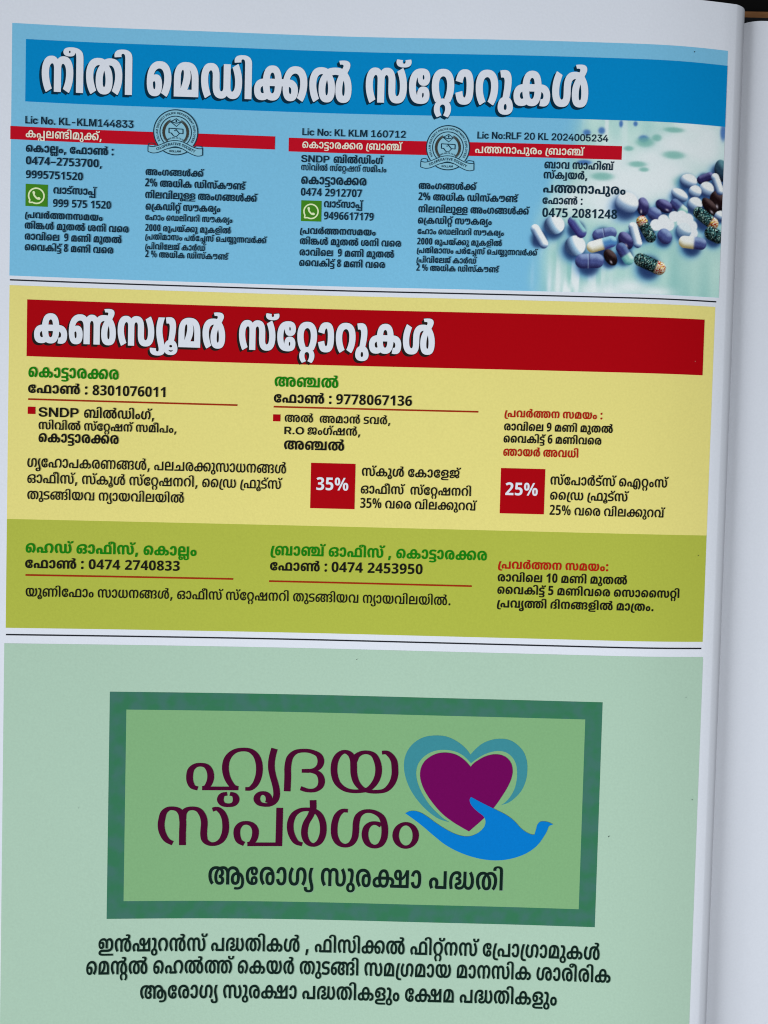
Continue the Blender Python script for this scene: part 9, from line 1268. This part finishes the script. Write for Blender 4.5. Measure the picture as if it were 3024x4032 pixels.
# ---- mint panel with the framed health scheme logo
mint_panel = printed('mint_panel', [rect(-0.26, -283.0, 189.43, -163.77)], 1, MINT_INK, BOOK,
                     'pale mint panel at the bottom of the page with a framed heart and hand logo')
fo = rect(27.74, -239.18, 161.78, -176.56)
fi = rect(32.22, -234.27, 157.20, -181.42)
printed('frame', [fo, fi[::-1]], 2, FRAME_GREEN, mint_panel)
printed('frame_field', [fi], 2, INNER_GREEN, mint_panel)
BRUSHED = [
    [(51.75, -202.98), (50.5, -202.53), (49.65, -201.09), (49.5, -199.43), (49.92, -197.65), (51.02, -196.65), (52.39, -196.38), (53.88, -196.72), (54.9, -197.98), (55.21, -199.63), (54.88, -201.29), (54.11, -202.45), (53.07, -202.91)],
    [(52.92, -202.92), (56.86, -202.9), (62.81, -202.83)],
    [(62.74, -202.8), (61.48, -202.36), (60.2, -200.85), (59.33, -198.56), (59.17, -196.53), (59.83, -194.23), (61.55, -192.58), (63.79, -192.04), (65.92, -192.36), (67.45, -193.66), (68.24, -195.63), (68.43, -197.67), (68.07, -199.97), (67.11, -201.9), (65.87, -202.86), (64.67, -202.93)],
    [(59.76, -204.32), (58.52, -204.69), (57.94, -205.98), (58.56, -207.12), (60.14, -207.54), (61.69, -207.08), (62.24, -205.93), (61.64, -204.66), (60.51, -204.31)],
    [(72.43, -191.64), (72.01, -193.28), (71.7, -195.32), (71.71, -197.1), (72.13, -199.14), (72.82, -201.42), (73.24, -203.46), (73.2, -205), (72.6, -206.36), (71.48, -207.15), (69.97, -207.3), (68.58, -206.86), (67.88, -205.67), (68.36, -204.51), (69.53, -204.01), (70.67, -204.48), (71.25, -205.67), (71.02, -206.77)],
    [(76.14, -203.41), (76.21, -199.57), (76.26, -195.75), (76.73, -193.95), (78.08, -192.55), (80.33, -192.04), (82.86, -192.35), (84.64, -193.33), (85.2, -194.79), (84.83, -196.2), (83.72, -197.2), (82.34, -197.59), (80, -197.66)],
    [(80, -197.66), (82.97, -197.7), (84.63, -198.38), (85.47, -200.02), (85.21, -201.74), (83.84, -202.87), (81.83, -203.07), (79.75, -202.47)],
    [(94.2, -194.83), (95.09, -193.07), (97.46, -192.09), (99.5, -192.7), (100.68, -194.66), (101.09, -196.95), (100.79, -199), (99.7, -201.07), (98.22, -202.39), (96.21, -202.9), (94.19, -203), (92.17, -202.59), (89.98, -200.94), (88.99, -198.53), (88.83, -196.75), (89.2, -194.44), (90.17, -192.84), (91.67, -192.09), (93.07, -192.64), (93.98, -194.07), (94.2, -195.85), (94.33, -198.14), (95.28, -200.8), (96.7, -202.22), (98.48, -202.84), (100.76, -202.96), (103.02, -202.46), (104.74, -200.68), (105.56, -198.1), (105.53, -196.32), (105.21, -194.28), (104.16, -192.73), (103.01, -192), (101.87, -192.08)],
    [(45.21, -218.22), (43.78, -217.43), (42.51, -215.52), (42.03, -213.48), (42.2, -211.44), (42.91, -209.4), (44.14, -208.58), (45.13, -208.52), (46.5, -208.92), (47.46, -210.02), (47.78, -211.42), (47.82, -215.25), (47.85, -218.72)],
    [(47.86, -211.42), (48.01, -209.88), (48.86, -208.86), (50.22, -208.49), (51.97, -208.89), (53.12, -210.23), (53.67, -212.15), (53.61, -214.19), (53.59, -215.98), (53.99, -217.39), (55.38, -218.33), (56.63, -218.34), (58.24, -217.48), (59.33, -215.42), (59.52, -213.12), (59.12, -210.82), (58.09, -209.19), (56.96, -208.54), (55.84, -208.81)],
    [(64.65, -218.29), (63.38, -217.56), (62.62, -215.65), (62.81, -213.85), (63.92, -212.63), (65.3, -212.39), (66.69, -212.88), (67.59, -214.17), (67.67, -215.58), (67.27, -217), (66.53, -217.96), (65.61, -218.33)],
    [(65.53, -218.36), (69.69, -218.3), (75.03, -218.22)],
    [(74.19, -208.05), (74.18, -212.4), (74.13, -218.69)],
    [(80.59, -218.14), (79.11, -217.65), (77.82, -215.93), (77.19, -213.63), (77.35, -211.58), (78.19, -209.77), (79.93, -208.58), (81.69, -208.34), (83.72, -208.68), (85, -209.63), (85.93, -211.4), (86.28, -213.7), (86.02, -215.76), (84.93, -217.64), (83.55, -218.23), (82.14, -217.59), (81.3, -216.12), (81.11, -214.33), (81.52, -212.27), (82.74, -209.93), (83.28, -208.38), (83.28, -205.75)],
    [(92.93, -208.46), (91.54, -208.5), (90.3, -209.5), (89.47, -211.57), (89.26, -213.63), (89.57, -215.94), (90.62, -217.58), (92.28, -218.23), (93.78, -217.76), (94.89, -216.19), (95.21, -214), (95.28, -211.69), (95.87, -209.75), (97.36, -208.61), (98.87, -208.41), (100.65, -208.85), (102.19, -209.96), (103, -211.99), (103.21, -214.04), (102.86, -216.36), (101.88, -217.8), (100.38, -218.28), (98.84, -217.63), (97.92, -215.98), (97.82, -214.19), (98.34, -212.76), (99.71, -211.8), (100.98, -211.79), (102.13, -212.32)]]
def pen(d):
    return 1.0 + 0.86*abs(d[1])**1.6
L = []
for b in BRUSHED: L += stroke(smooth(b, k=5, corner=75), pen)
ring_out = [(112.63, -214.81), (112.56, -215.64), (112.31, -216.44), (111.89, -217.16), (111.33, -217.76), (110.65, -218.22), (109.88, -218.52), (109.07, -218.64), (108.25, -218.56), (107.47, -218.31), (106.76, -217.88), (106.16, -217.31), (105.71, -216.62), (105.42, -215.84), (105.3, -215.01), (105.38, -214.18), (105.63, -213.39), (106.04, -212.67), (106.61, -212.07), (107.29, -211.6), (108.06, -211.31), (108.87, -211.19), (109.69, -211.26), (110.47, -211.52), (111.18, -211.94), (111.77, -212.52), (112.23, -213.21), (112.52, -213.99)]
ring_in = [(110.86, -214.89), (110.83, -215.51), (110.71, -216.11), (110.5, -216.64), (110.22, -217.09), (109.87, -217.44), (109.48, -217.65), (109.07, -217.74), (108.65, -217.68), (108.25, -217.48), (107.89, -217.16), (107.58, -216.72), (107.34, -216.2), (107.19, -215.61), (107.12, -214.99), (107.16, -214.36), (107.28, -213.77), (107.49, -213.23), (107.77, -212.78), (108.12, -212.44), (108.51, -212.22), (108.92, -212.14), (109.34, -212.2), (109.74, -212.4), (110.1, -212.72), (110.41, -213.15), (110.65, -213.68), (110.8, -214.27)]
L += [ccw(smooth(ring_out, True, 3)), ccw(smooth(ring_in, True, 3))[::-1]]
printed('logo_lettering', L, 4, MAROON_INK, mint_panel)
printed('heart_outline', [ccw(smooth([(120.96, -210.95), (118.1, -210.12), (115.09, -208.15), (112.6, -205.76), (110.37, -202.81), (108.8, -199.58), (108.04, -196.33), (108.11, -193.61), (108.98, -191.14), (110.81, -188.92), (113.18, -187.5), (116.39, -186.92), (119.08, -187.07), (121.79, -188.09), (124.26, -189.79), (125.51, -191.12), (126.12, -191.97), (127.24, -190.67), (129.07, -188.99), (131.45, -187.84), (134.39, -187.36), (136.82, -187.7), (139, -189), (140.67, -190.86), (141.61, -193.28), (141.85, -196), (141.47, -199), (140.47, -201.49), (138.66, -203.72), (136.82, -205.13), (134.95, -205.81), (136.01, -205.02), (137.3, -203.48), (138.45, -201.27), (138.99, -198.8), (139.01, -196.07), (138.63, -194.18), (137.5, -192.3), (135.85, -191.12), (133.96, -190.76), (132.09, -191.03), (129.96, -191.82), (128.11, -192.96), (126.93, -193.86), (126.35, -194.36), (125.71, -193.7), (124.06, -192.24), (122.15, -191.28), (119.72, -190.86), (117.31, -190.97), (114.91, -191.8), (113.07, -193.21), (111.9, -194.87), (111.42, -196.79), (111.56, -198.96), (112.35, -201.4), (113.62, -203.82), (115.3, -206.23), (117.52, -208.5), (119.45, -210.09)], True, 4, 60))], 3, TEAL_INK, mint_panel)
printed('heart', [ccw(smooth([(126.25, -195.32), (125.19, -194.12), (123.54, -192.8), (121.63, -191.9), (119.47, -191.57), (117.33, -191.79), (115.21, -192.74), (113.5, -194.28), (112.61, -196.21), (112.47, -198.12), (113.14, -200.83), (114.41, -203.25), (116.37, -205.93), (118.87, -208.6), (121.9, -210.85), (124.37, -212.29), (126.34, -213.34), (130.35, -209.54), (133.35, -206.05), (135.15, -203.27), (136.67, -200.5), (137.55, -198.29), (137.83, -196.11), (137.42, -194.21), (136.16, -192.61), (134.53, -191.84), (132.64, -191.7), (130.51, -192.21), (128.39, -193.36), (127.08, -194.34)], True, 4, 60))], 4, HEART_INK, mint_panel)
printed('hand', [ccw(smooth([(108.69, -208.73), (109.7, -208.16), (111.04, -207.98), (112.67, -208.35), (114.58, -209.39), (117.05, -211.11), (119.8, -212.82), (122.53, -214.12), (124.7, -214.69), (126.32, -214.71), (128.19, -214.06), (129.78, -212.84), (130.68, -211.45), (130.78, -210.21), (130.2, -209), (128.82, -207.94), (127.44, -206.74), (126.46, -205.4), (126.29, -204.31), (126.62, -203.7), (129.28, -205.06), (133.1, -206.87), (137.2, -208.95), (138.86, -210.27), (140.81, -212.27), (142.46, -213.32), (143.68, -213.75), (144.35, -213.73), (144.71, -212.3), (145.07, -210.92), (145.72, -210.13), (146.65, -209.97), (148, -210.14), (149.37, -210.71), (148.18, -211.37), (147.81, -212.48), (146.8, -214.42), (145.26, -216.66), (142.9, -218.65), (139.44, -220.26), (135.69, -221.11), (131.64, -221.16), (127.57, -220.44), (123.75, -219.16), (119.92, -217.2), (116.61, -214.68), (113.03, -211.76), (110.28, -209.78)], True, 4, 60))], 5, HAND_BLUE, mint_panel)
set_text(MINT_TEXT, mint_panel, 4)

# small dust specks and printing flaws
for u, v, r, k in [(94.37, -166.50, 0.14, 0), (164.70, -213.67, 0.2, 0), (186.84, -135.90, 0.16, 0), (187.73, -203.36, 0.16, 0), (180.44, -1.32, 0.2, 0), (183.89, -83.28, 0.1, 1), (184.86, -174.86, 0.12, 0), (19.87, -208.40, 0.1, 0)]:
    printed('print_speck', [disc(u, v, r, r*0.6, 10, 0.7)], 6, PINK_INK if k else RULE_INK, BOOK)
